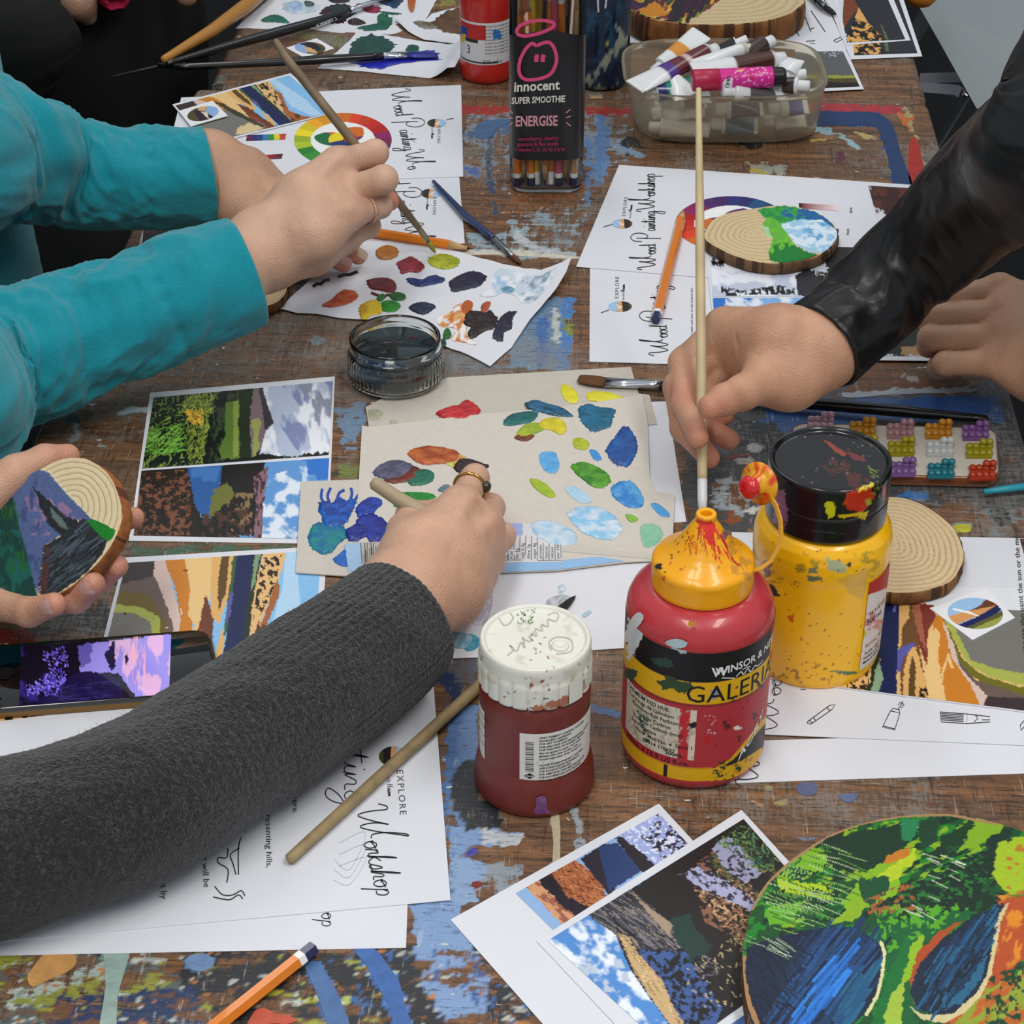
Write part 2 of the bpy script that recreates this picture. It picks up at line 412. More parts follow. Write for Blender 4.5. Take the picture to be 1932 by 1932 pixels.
# ============================================================ SETTING
def box_vf(x0, y0, z0, x1, y1, z1):
    V = [(x, y, z) for z in (z0, z1) for y in (y0, y1) for x in (x0, x1)]
    return V, [(0, 2, 3, 1), (4, 5, 7, 6), (0, 1, 5, 4), (1, 3, 7, 5), (3, 2, 6, 7), (2, 0, 4, 6)]
FLOOR = mat('dark_carpet', '08090b', .95, bump=.6, bscale=500, var=.4, vscale=25)
V, F = box_vf(-3, -1.5, -.03, 3.2, 5, 0)
tag(mesh('floor', V, F, FLOOR, smooth_=False), kind='structure')
V, F = box_vf(-3, 4.9, 0, 3.2, 5, 2.8)
tag(mesh('wall_back', V, F, mat('wall_paint', '9a9da0', .9, var=.03), smooth_=False), kind='structure')
# ------------------------------------------------------------ table
YAW = math.radians(-3.07)
def trot(x, y): return (x*math.cos(YAW)-y*math.sin(YAW), x*math.sin(YAW)+y*math.cos(YAW))
def tinv(x, y): return (x*math.cos(-YAW)-y*math.sin(-YAW), x*math.sin(-YAW)+y*math.cos(-YAW))
fl = tinv(*P(360, 192)[:2]); fr = tinv(*P(1741, 196)[:2])
def table_mat():
    m = bpy.data.materials.new('paint_stained_wood'); m.use_nodes = True; nt = m.node_tree; N = nt.nodes; L = nt.links
    b = N['Principled BSDF']; b.inputs['Roughness'].default_value = .48
    tc = N.new('ShaderNodeTexCoord'); at = N.new('ShaderNodeVertexColor'); at.layer_name = 'Col'
    rot = N.new('ShaderNodeMapping'); rot.inputs['Rotation'].default_value = (0, 0, -YAW); L.new(tc.outputs['Object'], rot.inputs[0])
    def noise(sc, st=(1, 1, 1), det=6, rgh=.6):
        mp = N.new('ShaderNodeMapping'); mp.inputs['Scale'].default_value = st; L.new(rot.outputs[0], mp.inputs[0])
        n = N.new('ShaderNodeTexNoise'); n.inputs['Scale'].default_value = sc; n.inputs['Detail'].default_value = det; n.inputs['Roughness'].default_value = rgh
        L.new(mp.outputs[0], n.inputs['Vector']); return n.outputs['Fac']
    def ramp(f, st):
        r = N.new('ShaderNodeValToRGB'); e = r.color_ramp.elements
        while len(e) > 1: e.remove(e[0])
        e[0].position = st[0][0]; e[0].color = (*lin(st[0][1]), 1)
        for p, c in st[1:]: x = e.new(p); x.color = (*lin(c), 1)
        L.new(f, r.inputs[0]); return r.outputs[0]
    def mix(a, c, f):
        x = N.new('ShaderNodeMix'); x.data_type = 'RGBA'
        for s, v in ((6, a), (7, c)):
            if isinstance(v, str): x.inputs[s].default_value = (*lin(v), 1)
            else: L.new(v, x.inputs[s])
        if isinstance(f, float): x.inputs[0].default_value = f
        else: L.new(f, x.inputs[0])
        return x.outputs[2]
    def math_(op, a, c=None):
        x = N.new('ShaderNodeMath'); x.operation = op
        for i, v in enumerate((a, c)):
            if v is None: continue
            if isinstance(v, (int, float)): x.inputs[i].default_value = v
            else: L.new(v, x.inputs[i])
        return x.outputs[0]
    def stepf(v, lo, hi):
        x = N.new('ShaderNodeMapRange'); x.inputs['From Min'].default_value = lo; x.inputs['From Max'].default_value = hi; L.new(v, x.inputs[0]); return x.outputs[0]
    g1 = noise(9, (1, 14, 1), 8); g2 = noise(11, (10, 1, 1), 7); big = noise(5, (1, 1, 1), 5)
    wood = ramp(g1, [(.25, '412c1e'), (.45, '6b4a30'), (.6, '875c39'), (.8, 'a5825c')])
    wood = mix(wood, '3a2b22', stepf(noise(60, (1, 6, 1), 4), .56, .66))
    wood = mix(wood, '6f5a49', math_('MULTIPLY', stepf(big, .45, .62), .55))
    # dark film worn in crossing scratches
    sc = noise(34, (1, 16, 1), 3); sc2 = noise(34, (16, 1, 1), 3)
    wood = mix(wood, '2a231f', math_('MULTIPLY', stepf(sc, .57, .63), .75)); wood = mix(wood, '372d27', math_('MULTIPLY', stepf(sc2, .58, .64), .7))
    wood = mix(wood, 'b8a996', math_('MULTIPLY', stepf(noise(40, (18, 1, 1), 2), .66, .7), .5))
    wood = mix(wood, 'b5aca0', math_('MULTIPLY', stepf(noise(38, (1, 20, 1), 2), .67, .71), .5))
    # measured smears, broken up by the worn grain
    n = noise(55, (1, 1, 1), 7, .7); n2 = noise(26, (1, 9, 1), 5); n3 = noise(26, (9, 1, 1), 5)
    nn = math_('ADD', math_('MULTIPLY', n, .5), math_('ADD', math_('MULTIPLY', n2, .3), math_('MULTIPLY', n3, .3)))
    sm = stepf(math_('ADD', math_('MULTIPLY', at.outputs['Alpha'], 1.0), math_('MULTIPLY', math_('SUBTRACT', nn, .55), 2.6)), .46, .56)
    pc = mix(at.outputs[0], '1b1c20', math_('MULTIPLY', stepf(noise(70, (1, 5, 1), 4), .58, .66), .3))
    pc = mix(pc, 'c8cdd2', math_('MULTIPLY', stepf(noise(50, (7, 1, 1), 4), .63, .68), .3))
    col = mix(wood, pc, sm)
    gw = math_('ADD', math_('MULTIPLY', noise(7, (1, 1, 1), 3), .5), math_('ADD', math_('MULTIPLY', noise(90, (1, 7, 1), 5, .7), .28), math_('MULTIPLY', noise(90, (7, 1, 1), 5, .7), .28)))
    col = mix(col, '84817c', math_('MULTIPLY', stepf(gw, .565, .61), .62)); col = mix(col, '24262b', math_('MULTIPLY', stepf(noise(120, (1, 4, 1), 5, .7), .57, .63), .65))
    # flecks
    fk = noise(95, (1, 1.4, 1), 2); col = mix(col, 'c9c6bd', stepf(fk, .735, .745)); fk2 = noise(80, (1.5, 1, 1), 2)
    L.new(col, b.inputs['Base Color'])
    hgt = math_('ADD', math_('MULTIPLY', sm, .35), math_('ADD', math_('MULTIPLY', sc, -.5), math_('MULTIPLY', n, .6)))
    bp = N.new('ShaderNodeBump'); bp.inputs['Strength'].default_value = .5; bp.inputs['Distance'].default_value = .0012; L.new(hgt, bp.inputs['Height']); L.new(bp.outputs[0], b.inputs['Normal'])
    r = N.new('ShaderNodeMapRange'); L.new(n, r.inputs[0]); r.inputs['To Min'].default_value = .3; r.inputs['To Max'].default_value = .62; L.new(r.outputs[0], b.inputs['Roughness'])
    return m
TM = table_mat()
def C_(c, d): return (c, d)
B1, B2, B3, NV, DK, GY, WH, CR = '4f6f9f', '6e88ae', '34507c', '22355a', '23272c', '8b939c', 'b9bec2', 'b9a98a'
TOPS = [
 # near end, dark and paint-caked
 ('P', C_(DK, .62), [(-200, 1790), (900, 1790), (1300, 1960), (-200, 2200)], 14),
 ('P', C_('55605f', .5), [(-100, 1790), (350, 1790), (300, 1960), (-100, 1960)], 14),
 ('P', C_('8a8c3a', .62), [(-20, 1795), (110, 1795), (60, 1830), (-20, 1830)], 8), ('P', C_('8a8c3a', .55), [(120, 1830), (330, 1840), (300, 1880), (20, 1900), (-10, 1860)], 10),
 ('P', C_('8fa6a0', .7), [(190, 1790), (245, 1790), (225, 1850), (218, 1940), (188, 1940), (196, 1860)], 3), ('P', C_('9fb0a8', .6), [(50, 1850), (190, 1810), (190, 1840), (110, 1870), (0, 1890)], 6),
 ('P', C_('cd9a5b', .9), [(55, 1830), (90, 1795), (140, 1800), (142, 1822), (95, 1845), (62, 1860)], 4),
 ('E', C_('6d8fbd', 1), 375, 1815, 28, 17, -15, 2), ('P', C_(NV, .6), [(110, 1880), (370, 1860), (400, 1960), (80, 1960)], 10),
 ('P', C_('c9543a', 1), [(475, 1915), (500, 1902), (545, 1918), (560, 1925), (520, 1932), (480, 1945), (468, 1930)], 3),
 ('P', C_('a9b43a', .9), [(565, 1885), (600, 1882), (660, 1880), (655, 1893), (600, 1898)], 4),
 ('P', C_('5b7fb4', 1), [(575, 1820), (600, 1815), (630, 1860), (660, 1940), (630, 1960), (600, 1880)], 2),
 ('P', C_('4a74b8', 1.2), [(668, 1790), (705, 1790), (760, 1860), (785, 1960), (750, 1975), (712, 1860)], 1.5),
 ('P', C_(DK, .75), [(705, 1790), (860, 1790), (880, 1900), (780, 1900)], 8),
 ('P', C_('7d9ac4', .72), [(770, 1700), (860, 1640), (880, 1760), (930, 1850), (900, 1960), (860, 1960), (800, 1860), (780, 1780)], 7),
 ('N', C_('6e4a30', .5), [(-100, 1795), (1100, 1795), (1150, 1990), (-100, 1990)], 46, 14, -4, .56, .05), ('N', C_('b9bdb4', .85), [(-100, 1795), (1000, 1795), (1000, 1990), (-100, 1990)], 40, 9, -6, .70, .03), ('N', C_('9a9c38', .85), [(-100, 1795), (720, 1795), (720, 1990), (-100, 1990)], 44, 10, 4, .71, .03), ('N', C_('b5763c', .8), [(-100, 1795), (1000, 1795), (1000, 1990), (-100, 1990)], 34, 10, 10, .73, .03), ('N', C_('3a5f98', .85), [(600, 1795), (1100, 1795), (1100, 1990), (600, 1990)], 16, 44, 0, .66, .03),
 # blue stripes running away from us in the middle
 ('P', C_(B1, .8), [(846, 1300), (872, 1300), (868, 1420), (850, 1500), (842, 1600), (832, 1480)], 3),
 ('P', C_('5f7ea8', .72), [(872, 1330), (905, 1330), (905, 1500), (870, 1640), (880, 1700), (842, 1700), (850, 1560)], 5),
 ('P', C_(DK, .95), [(868, 1440), (905, 1430), (905, 1510), (880, 1560), (858, 1530), (850, 1480)], 7), ('P', C_(DK, .9), [(868, 1520), (940, 1500), (950, 1560), (900, 1570), (880, 1600)], 7),
 ('P', C_('7b97c0', .95), [(850, 1560), (990, 1570), (985, 1595), (880, 1600), (850, 1620)], 5), ('P', C_(WH, .8), [(900, 1570), (990, 1570), (985, 1600), (920, 1592)], 5),
 ('P', C_('87a1c4', .8), [(850, 1620), (918, 1620), (915, 1700), (870, 1720), (855, 1700)], 6), ('L', C_(CR, .95), [(1048, 1540), (1050, 1610), (1040, 1640)], 16, 2), ('L', C_('9aa0a6', .9), [(1085, 1530), (1095, 1610)], 18, 4),
 ('E', C_('7c2f22', 1.3), 901, 1668, 9, 5, 0, 1), ('E', C_('3d3fa0', 1), 893, 1608, 10, 9, 0, 3), ('P', C_(GY, .55), [(920, 1620), (1000, 1630), (985, 1690), (900, 1690)], 8),
 ('P', C_('555a66', .55), [(740, 1240), (905, 1240), (905, 1300), (820, 1300)], 8), ('P', C_(NV, .7), [(830, 1250), (880, 1300), (860, 1360), (840, 1330)], 8),
 ('P', C_('5a79a6', .8), [(1112, 1330), (1175, 1330), (1175, 1355), (1112, 1345)], 4), ('E', C_('5c6488', 1), 1522, 1488, 19, 11, 0, 2), ('P', C_('5c6d92', .95), [(1580, 1497), (1620, 1495), (1612, 1515), (1590, 1508)], 3),
 ('E', C_('a79a5a', .8), 1445, 1487, 18, 7, 0, 3), ('E', C_('a79a5a', .85), 1475, 1515, 20, 6, 0, 2), ('P', C_('6a86b4', .85), [(1503, 1578), (1545, 1578), (1540, 1592), (1510, 1592)], 3), ('L', C_('b98a62', .8), [(1400, 1495), (1415, 1510), (1445, 1520)], 8, 3),
 # behind the boards on the right: grey and blue, worn
 ('P', C_('4b4c4e', .72), [(1300, 690), (2000, 700), (2000, 1010), (1290, 1010)], 16), ('P', C_('80868c', .38), [(1560, 940), (2000, 960), (2000, 1020), (1700, 1020)], 10),
 ('P', C_('2f568f', .95), [(1600, 755), (1880, 745), (1890, 775), (1900, 800), (1600, 790), (1500, 815), (1400, 800)], 5), ('P', C_('2c5692', .95), [(1440, 770), (1640, 790), (1520, 830), (1440, 820)], 6),
 ('P', C_('7a4b2a', .5), [(1640, 670), (1880, 700), (1800, 745), (1600, 740)], 8), ('L', C_('a9b1b9', .9), [(1590, 745), (1700, 738), (1830, 735)], 8, 3), ('E', C_('aaa79c', .95), 1720, 713, 13, 7, 20, 2), ('E', C_('cfc59c', 1), 1715, 763, 10, 7, 0, 1),
 ('E', C_('1b1d20', .95), 1740, 800, 14, 6, 0, 2), ('P', C_('1d2226', .9), [(1380, 790), (1460, 800), (1500, 850), (1400, 860)], 8), ('L', C_('16181a', .95), [(1840, 770), (1860, 790), (1870, 800)], 4, 1), ('E', C_('1d1f22', .95), 1882, 958, 24, 12, 30, 3), ('E', C_('1d1f22', .95), 1888, 978, 22, 12, 30, 3), ('E', C_('c8c43c', 1.2), 1817, 996, 16, 8, 0, 1),
 ('P', C_('3f78b5', .9), [(1700, 925), (1760, 930), (1740, 945), (1690, 940)], 4), ('P', C_('6b3a1e', 1), [(1890, 865), (1915, 862), (1920, 872), (1895, 878)], 1),
 ('E', C_('b9bcb9', .9), 1420, 845, 14, 8, 0, 3), ('L', C_('b9b4a8', .9), [(1395, 870), (1420, 868)], 10, 3), ('L', C_('8c2c1e', .85), [(1370, 862), (1410, 856)], 7, 2), ('P', C_('8a4d28', .8), [(1370, 955), (1400, 955), (1395, 985), (1370, 990)], 6), ('L', C_('c9c8c0', 1), [(1395, 965), (1435, 962)], 9, 2), ('P', C_('9aa3aa', .55), [(1350, 900), (1420, 910), (1400, 970), (1340, 950)], 8),
 # middle of the table
 ('P', C_('84909a', .46), [(880, 205), (1190, 205), (1180, 300), (1100, 310), (960, 370), (870, 330)], 12), ('P', C_('3d628f', .75), [(905, 232), (960, 222), (965, 250), (870, 262)], 5), ('L', C_('2f4560', .95), [(925, 250), (922, 330), (935, 400)], 12, 2),
 ('P', C_('3f62a0', .95), [(870, 310), (905, 320), (900, 335), (885, 325), (870, 322)], 3),
 ('P', C_('5b7fae', .8), [(1125, 205), (1142, 205), (1140, 350), (1120, 350)], 3), ('P', C_('5b7fae', .75), [(1105, 260), (1118, 260), (1112, 400), (1098, 470)], 3), ('P', C_('5b7fae', .7), [(1135, 240), (1150, 240), (1145, 340), (1130, 340)], 3),
 ('P', C_('8fa2ac', .5), [(960, 390), (1110, 380), (1090, 480), (1050, 500), (980, 490), (890, 470), (880, 440), (950, 440)], 12), ('L', C_('cdc8ba', 1), [(870, 478), (985, 475), (1085, 484)], 7, 2), ('L', C_('b9bec2', .9), [(975, 440), (1010, 470), (1080, 480)], 14, 6),
 ('P', C_('8a5530', .42), [(960, 300), (1100, 350), (1090, 400), (950, 390)], 12), ('P', C_('66839f', .75), [(1010, 560), (1085, 560), (1075, 700), (960, 700), (960, 650)], 8), ('P', C_('4b7cb8', .85), [(1062, 560), (1082, 560), (1080, 640), (1070, 690), (1050, 690)], 3), ('P', C_('3f6aa6', .8), [(1015, 600), (1035, 600), (1030, 690), (1010, 690)], 3), ('L', C_('b9bdb9', .95), [(1048, 580), (1050, 640)], 12, 4),
 ('P', C_('7c8b3a', .8), [(1062, 600), (1085, 605), (1082, 640), (1065, 630)], 5), ('P', C_('5b6a78', .6), [(840, 660), (950, 690), (960, 705), (845, 705)], 8),
 # seam and far right corner
 ('P', C_('9e2f26', .95), [(860, 200), (1190, 203), (1190, 218), (860, 214)], 3), ('P', C_('a8323a', .9), [(1520, 190), (1700, 198), (1710, 212), (1650, 220), (1530, 214)], 4),
 ('P', C_('22406e', 1.15), [(1525, 212), (1655, 212), (1685, 240), (1710, 330), (1725, 360), (1690, 365), (1672, 300), (1655, 240), (1525, 236)], 1.5), ('P', C_('b32720', 1.1), [(1718, 262), (1730, 262), (1745, 350), (1715, 350)], 2), ('P', C_('bd6a28', .8), [(1690, 215), (1725, 212), (1720, 250), (1695, 235)], 4),
 ('L', C_('8fb0ba', 1), [(1525, 240), (1565, 250), (1600, 262), (1618, 278)], 9, 3), ('L', C_('b9974a', .9), [(1530, 264), (1570, 262)], 7, 2), ('E', C_('5c2333', 1.1), 1583, 296, 10, 13, 0, 2), ('L', C_('b39a62', .9), [(1610, 250), (1655, 262)], 7, 3), ('L', C_('a5976a', .8), [(1710, 205), (1740, 300), (1765, 340)], 7, 3),
 ('P', C_('9b9b90', .6), [(1400, 300), (1500, 310), (1480, 340), (1420, 330)], 8), ('L', C_('b5a03a', .8), [(1415, 322), (1445, 326)], 6, 2), ('E', C_('17191c', .8), 1410, 270, 30, 10, 0, 5), ('P', C_('17191c', .7), [(1180, 250), (1230, 280), (1180, 290)], 8), ('L', C_('7b93ad', .8), [(1165, 275), (1210, 295)], 12, 5),
 # left side
 ('P', C_('6b5d50', .5), [(100, 700), (700, 560), (700, 720), (250, 830), (60, 860)], 14), ('L', C_('a9b6bb', 1), [(222, 778), (250, 773), (280, 770)], 9, 2), ('E', C_('38424a', .95), 140, 795, 14, 10, 40, 4), ('L', C_('8c8f8c', .85), [(140, 800), (150, 820), (130, 835)], 8, 4), ('L', C_('8c8f8c', .8), [(185, 840), (205, 850)], 8, 4),
 ('P', C_('6d88a4', .7), [(632, 770), (690, 760), (685, 860), (635, 860)], 10), ('P', C_('6d7a3a', .7), [(632, 870), (680, 860), (680, 905), (632, 905)], 8), ('P', C_('47604a', .6), [(240, 1030), (560, 1026), (560, 1045), (240, 1060)], 8), ('P', C_('7b2319', .75), [(0, 1180), (100, 1190), (60, 1215), (-20, 1215)], 8), ('P', C_('2a2a2c', .6), [(60, 1130), (210, 1130), (200, 1200), (60, 1200)], 10),
 ('P', C_('3a4248', .6), [(540, 520), (620, 480), (560, 560)], 6), ('E', C_('6f7d86', .8), 600, 640, 14, 8, 0, 4),
]
FOPS = [('E', C_('6f6f6b', 1), 412, 148, 22, 8, -5, 3), ('E', C_('2b2622', .9), 412, 165, 30, 6, 0, 3), ('L', C_('b7aca0', .9), [(432, 58), (452, 70)], 9, 4), ('L', C_('c9c3b6', 1), [(590, 140), (602, 146), (590, 150)], 4, 1), ('P', C_('6d6a3a', .7), [(560, 60), (680, 65), (640, 90), (560, 78)], 6),
 ('P', C_('8f8a3d', .6), [(780, 10), (870, -5), (865, 12), (800, 20)], 6), ('E', C_('23201c', .8), 645, 158, 18, 5, 0, 3), ('E', C_('1c1a18', .95), 1690, 122, 7, 4, 0, 1), ('E', C_('1c1a18', .7), 1652, 152, 10, 4, 0, 2), ('P', C_('4b3b2d', .5), [(600, 150), (860, 160), (860, 185), (620, 180)], 8), ('L', C_('c2965a', .8), [(870, 186), (960, 184), (1100, 186), (1190, 187)], 8, 2), ('P', C_('2b2a2a', .6), [(1530, 183), (1740, 183), (1740, 186), (1530, 186)], 3), ('P', C_('7a7b72', .5), [(1100, 60), (1190, 80), (1180, 180), (1100, 180)], 8)]
def table_top(name, x0, x1, y0, y1, zt, ops, parent, th=.028, sp=.0024, rc=.012):
    nx = int((x1-x0)/sp); ny = int((y1-y0)/sp)
    X, Y = np.meshgrid(np.linspace(x0, x1, nx), np.linspace(y0, y1, ny)); X = X.ravel(); Y = Y.ravel()
    # rounded corners: pull grid points in
    cx = (x0+x1)/2; cy = (y0+y1)/2; ax = (x1-x0)/2; ay = (y1-y0)/2
    dx = np.maximum(np.abs(X-cx)-(ax-rc), 0); dy = np.maximum(np.abs(Y-cy)-(ay-rc), 0); d = np.hypot(dx, dy)
    k = (dx > 0) & (dy > 0) & (d > rc)
    s = np.where(k, rc/np.maximum(d, 1e-9), 1)
    X = np.where(k, cx+np.sign(X-cx)*((ax-rc)+dx*s), X); Y = np.where(k, cy+np.sign(Y-cy)*((ay-rc)+dy*s), Y)
    Z = np.full(X.shape, float(zt)); edge = np.minimum(np.minimum(X-x0, x1-X), np.minimum(Y-y0, y1-Y)); Z -= np.where(edge < .002, .0015*(1-edge/.002), 0)
    wx = X*math.cos(YAW)-Y*math.sin(YAW); wy = X*math.sin(YAW)+Y*math.cos(YAW)
    V = np.stack([wx, wy, Z], -1); i = np.arange(ny-1)[:, None]*nx+np.arange(nx-1)[None]
    Fq = np.stack([i, i+1, i+nx+1, i+nx], -1).reshape(-1, 4)
    PX, PY = px(V); PX = PX+(fbm(PX/9, PY/9, 77, 3)-.5)*16; PY = PY+(fbm(PX/9, PY/7, 78, 3)-.5)*14; C = paint(PX, PY, ops, ('7a7060', 0))
    A_ = C[:, 3].reshape(ny, nx)      # feather only the density, so the worn grain breaks the edges
    for ax in (0, 1): A_ = (np.roll(A_, 1, ax)+A_*1.5+np.roll(A_, -1, ax))/3.5
    C[:, 3] = A_.ravel()
    n = len(V); rim = np.concatenate([np.arange(nx), np.arange(1, ny)*nx+nx-1, (ny-1)*nx+np.arange(nx-2, -1, -1), np.arange(ny-2, 0, -1)*nx])
    Vb = V[rim].copy(); Vb[:, 2] = zt-th; m = len(rim); a = np.arange(m); b = (a+1) % m
    S = np.stack([rim[b], rim[a], n+a, n+b], -1)
    V = np.concatenate([V, Vb]); C = np.concatenate([C, np.tile([[.2, .12, .06, 0]], (m, 1))])
    o = mesh(name, V, np.concatenate([Fq, S]), TM, parent, cols=C, smooth_=False)
    bm = bmesh.new(); bm.from_mesh(o.data); bm.verts.ensure_lookup_table(); bm.faces.new([bm.verts[n+q] for q in range(m-1, -1, -1)]); bm.to_mesh(o.data); bm.free()
    return o
LEGM = mat('table_leg_wood', '7a4f2b', .6, var=.2, vscale=20, stretch=(1, 1, .1))
def make_table(label, x0, x1, y0, y1, zt, ops, sp=.0019):
    t = thing('work_table', label, 'table', (*trot((x0+x1)/2, (y0+y1)/2), 0))
    table_top('tabletop', x0, x1, y0, y1, zt, ops, t, sp=sp)
    for lx in (x0+.05, x1-.05):
        for ly in (y0+.05, y1-.05):
            c = trot(lx, ly); V, F = box_vf(c[0]-.02, c[1]-.02, 0, c[0]+.02, c[1]+.02, zt-.028)
            mesh('leg', V, F, LEGM, t, smooth_=False)
    for (a, b) in (((x0+.05, y0+.05), (x1-.05, y0+.05)), ((x0+.05, y1-.05), (x1-.05, y1-.05)), ((x0+.05, y0+.05), (x0+.05, y1-.05)), ((x1-.05, y0+.05), (x1-.05, y1-.05))):
        A = Vector((*trot(*a), zt-.06)); Bv = Vector((*trot(*b), zt-.06)); dr = (Bv-A).normalized(); sd = Vector((-dr.y, dr.x, 0))*.01; up = Vector((0, 0, .03)); A2 = A+dr*.018; B2_ = Bv-dr*.018
        V = [tuple(q) for q in (A2-sd-up, A2+sd-up, B2_+sd-up, B2_-sd-up, A2-sd+up, A2+sd+up, B2_+sd+up, B2_-sd+up)]
        mesh('apron', V, [(0, 3, 2, 1), (4, 5, 6, 7), (0, 1, 5, 4), (1, 2, 6, 5), (2, 3, 7, 6), (3, 0, 4, 7)], LEGM, t, smooth_=False)
    return t
make_table('near wooden work table caked with old blue and grey paint, papers all over it', fl[0], fr[0]+.004, .36, fr[1]-.001, TZ, TOPS)
make_table('far wooden work table beyond the seam, under the big wood slice and jars', fl[0]+.012, fr[0]+.004, fr[1]+.001, fr[1]+.9, TZ, FOPS, .005)
# ------------------------------------------------------------ folding chair, top right
CH = mat('grey_chair_plastic', '8f979a', .5, bump=.2, bscale=400); CM = mat('grey_painted_steel', 'a3a9b0', .35, metal=.3)
ch = thing('folding_chair', 'grey folding chair with flat metal legs beside the far right table corner', 'chair', (.62, 2.05, 0))
def slab(name, pts, th, m, parent, **k):
    pts = [Vector(p) for p in pts]; n = (pts[1]-pts[0]).cross(pts[2]-pts[0]).normalized()*th; q = len(pts)
    V = [tuple(p) for p in pts]+[tuple(p-n) for p in pts]
    F = [tuple(range(q)), tuple(range(2*q-1, q-1, -1))]+[(i, i+q, (i+1) % q+q, (i+1) % q) for i in range(q)]
    return mesh(name, V, F, m, parent, smooth_=False, **k)
def bar(name, a, b, w_, th, m, parent, up=(0, 0, 1)):
    a = Vector(a); b = Vector(b); d = (b-a).normalized(); s = d.cross(Vector(up)).normalized()*w_/2; t = s.cross(d).normalized()*th/2
    V = [tuple(x) for x in (a-s-t, a+s-t, a+s+t, a-s+t, b-s-t, b+s-t, b+s+t, b-s+t)]
    return mesh(name, V, [(3, 2, 1, 0), (4, 5, 6, 7), (0, 1, 5, 4), (1, 2, 6, 5), (2, 3, 7, 6), (3, 0, 4, 7)], m, parent, smooth_=False)
seat = [P(1755, -40, -.22), P(1875, 190, -.30), P(2080, 190, -.30), P(2050, -40, -.22)]
seat = [P(1762, 0, -.18), P(1800, 65, -.2), P(1872, 192, -.24), P(1960, 240, -.25), P(2150, 150, -.22), P(2100, -160, -.14), P(1850, -220, -.12), P(1700, -120, -.15)]
slab('seat', seat, .02, CH, ch)
bar('leg', P(1835, 165, -.25), P(1742, 320, -.55), .022, .006, CM, ch, up=(0, -.8, .5))
bar('leg', P(1757, 12, -.22), P(1700, 110, -.5), .022, .006, CM, ch, up=(0, -.8, .5))
bar('leg', P(2080, 150, -.25), P(2000, 330, -.72), .022, .006, CM, ch, up=(0, -.8, .5))
bar('leg', P(1690, -110, -.18), P(1640, -40, -.6), .022, .006, CM, ch, up=(0, -.8, .5))
slab('bracket', [P(1838, 150, -.247), P(1868, 186, -.247), P(1833, 183, -.247), P(1815, 170, -.247)], .004, CM, ch)
for a, b in (((1738, 149), (1828, 146)), ((1738, 166), (1808, 172))):
    bar('stretcher', P(*a, -.35), P(*b, -.33), .014, .008, CM, ch, up=(0, -.8, .5))
for q in ((1846, 167), (1824, 178)):
    c = P(*q, -.243); V, F = lathe_vf(c.x, c.y, [(.006, 0), (.006, .003), (.004, .0045), (0, .005)], 16, c.z-.002); mesh('rivet', V, F, mat('chrome', 'd8d8d8', .15, metal=1), ch)
# orange plastic thing hanging over the chair back
c = P(1738, -8, -.1); V, F = lathe_vf(c.x, c.y, [(0.0, -.012), (.012, -.01), (.02, 0), (.022, .012), (.016, .02), (0, .022)], 24, c.z)
tag(mesh('orange_cloth', V, F, mat('orange_fabric', 'e38a2b', .8, bump=.5, bscale=120)), 'small orange cloth corner hanging over the grey folding chair', 'cloth')
# ============================================================ PAPERS, PHOTOS, PALETTES
LY = .0005
def page(label, corners, lay, ops=None, group=None, lift=None, name='paper_sheet', cat='paper', m=None, sp=24, base='ffffff'):
    o = quad(name, corners, LY*lay, m or PAPER, None, ops=ops, base=base, sp=sp, th=.0003, lift=lift)
    return tag(o, label, cat, group)
def pict(parent, corners, lay, ops, base='777777', sp=1.8, name='printed_picture', lift=None):
    return quad(name, corners, LY*lay+.00012, PRINT, parent, ops=ops, base=base, sp=sp, lift=lift)
def mix2(a, b, t): return ((a[0]*(1-t)+b[0]*t), (a[1]*(1-t)+b[1]*t))
# the little round emblem with its two lines of lettering
def emblem(parent, lay, cx, cy, rx, ry, rot, explore, withp, eh, land):
    s = plane_surf(LY*lay+.00015); pts = [(cx+rx*math.cos(a/24*2*math.pi), cy+ry*math.sin(a/24*2*math.pi)) for a in range(24)]
    n = 12; V = []; 
    X, Y = np.meshgrid(np.linspace(-1, 1, 40), np.linspace(-1, 1, 40)); X = X.ravel(); Y = Y.ravel(); 
    # disc by square-to-circle mapping
    U = X*np.sqrt(1-Y*Y/2); W = Y*np.sqrt(1-X*X/2); xx = cx+U*rx; yy = cy+W*ry
    V = np.array([s(a, b) for a, b in zip(xx, yy)]); i = np.arange(39)[:, None]*40+np.arange(39)[None]
    Fq = np.stack([i, i+40, i+41, i+1], -1).reshape(-1, 4); d = land
    def R(u, v): return (cx+(u*d[0][0]+v*d[1][0])*rx, cy+(u*d[0][1]+v*d[1][1])*ry)   # u = towards the sky side
    ops = [('P', '9fc3e8', [R(0.15, -2), R(2, -2), R(2, 2), R(.35, 2)], 1), ('P', 'd8a878', [R(-.1, -2), R(.15, -2), R(.35, 2), R(-.3, 2)], 1), ('P', '2a2323', [R(-.65, -2), R(-.1, -2), R(-.3, 2), R(-.8, 2)], 1), ('L', 'f2e4d4', [R(.3, -.3), R(-.1, .2), R(.2, .3)], 2.2, 0)]
    mesh('emblem', V, Fq, PRINT, parent, cols=paint(xx, yy, ops, ('4a4a28', 1)))
    if explore: text(parent, 'EXPLORE', s, *explore, m=mat('grey_ink', '4a4d55', .6), space=1.25)
    if withp: text(parent, 'with', s, *withp, m=mat('grey_ink', '4a4d55', .6), space=1.2); o, ux, uy = withp; cursive(parent, 'Haison', s, (o[0]+ux[0]*2.3, o[1]+ux[1]*2.3), (ux[0]*.36, ux[1]*.36), (uy[0]*.45, uy[1]*.45), 1.3)
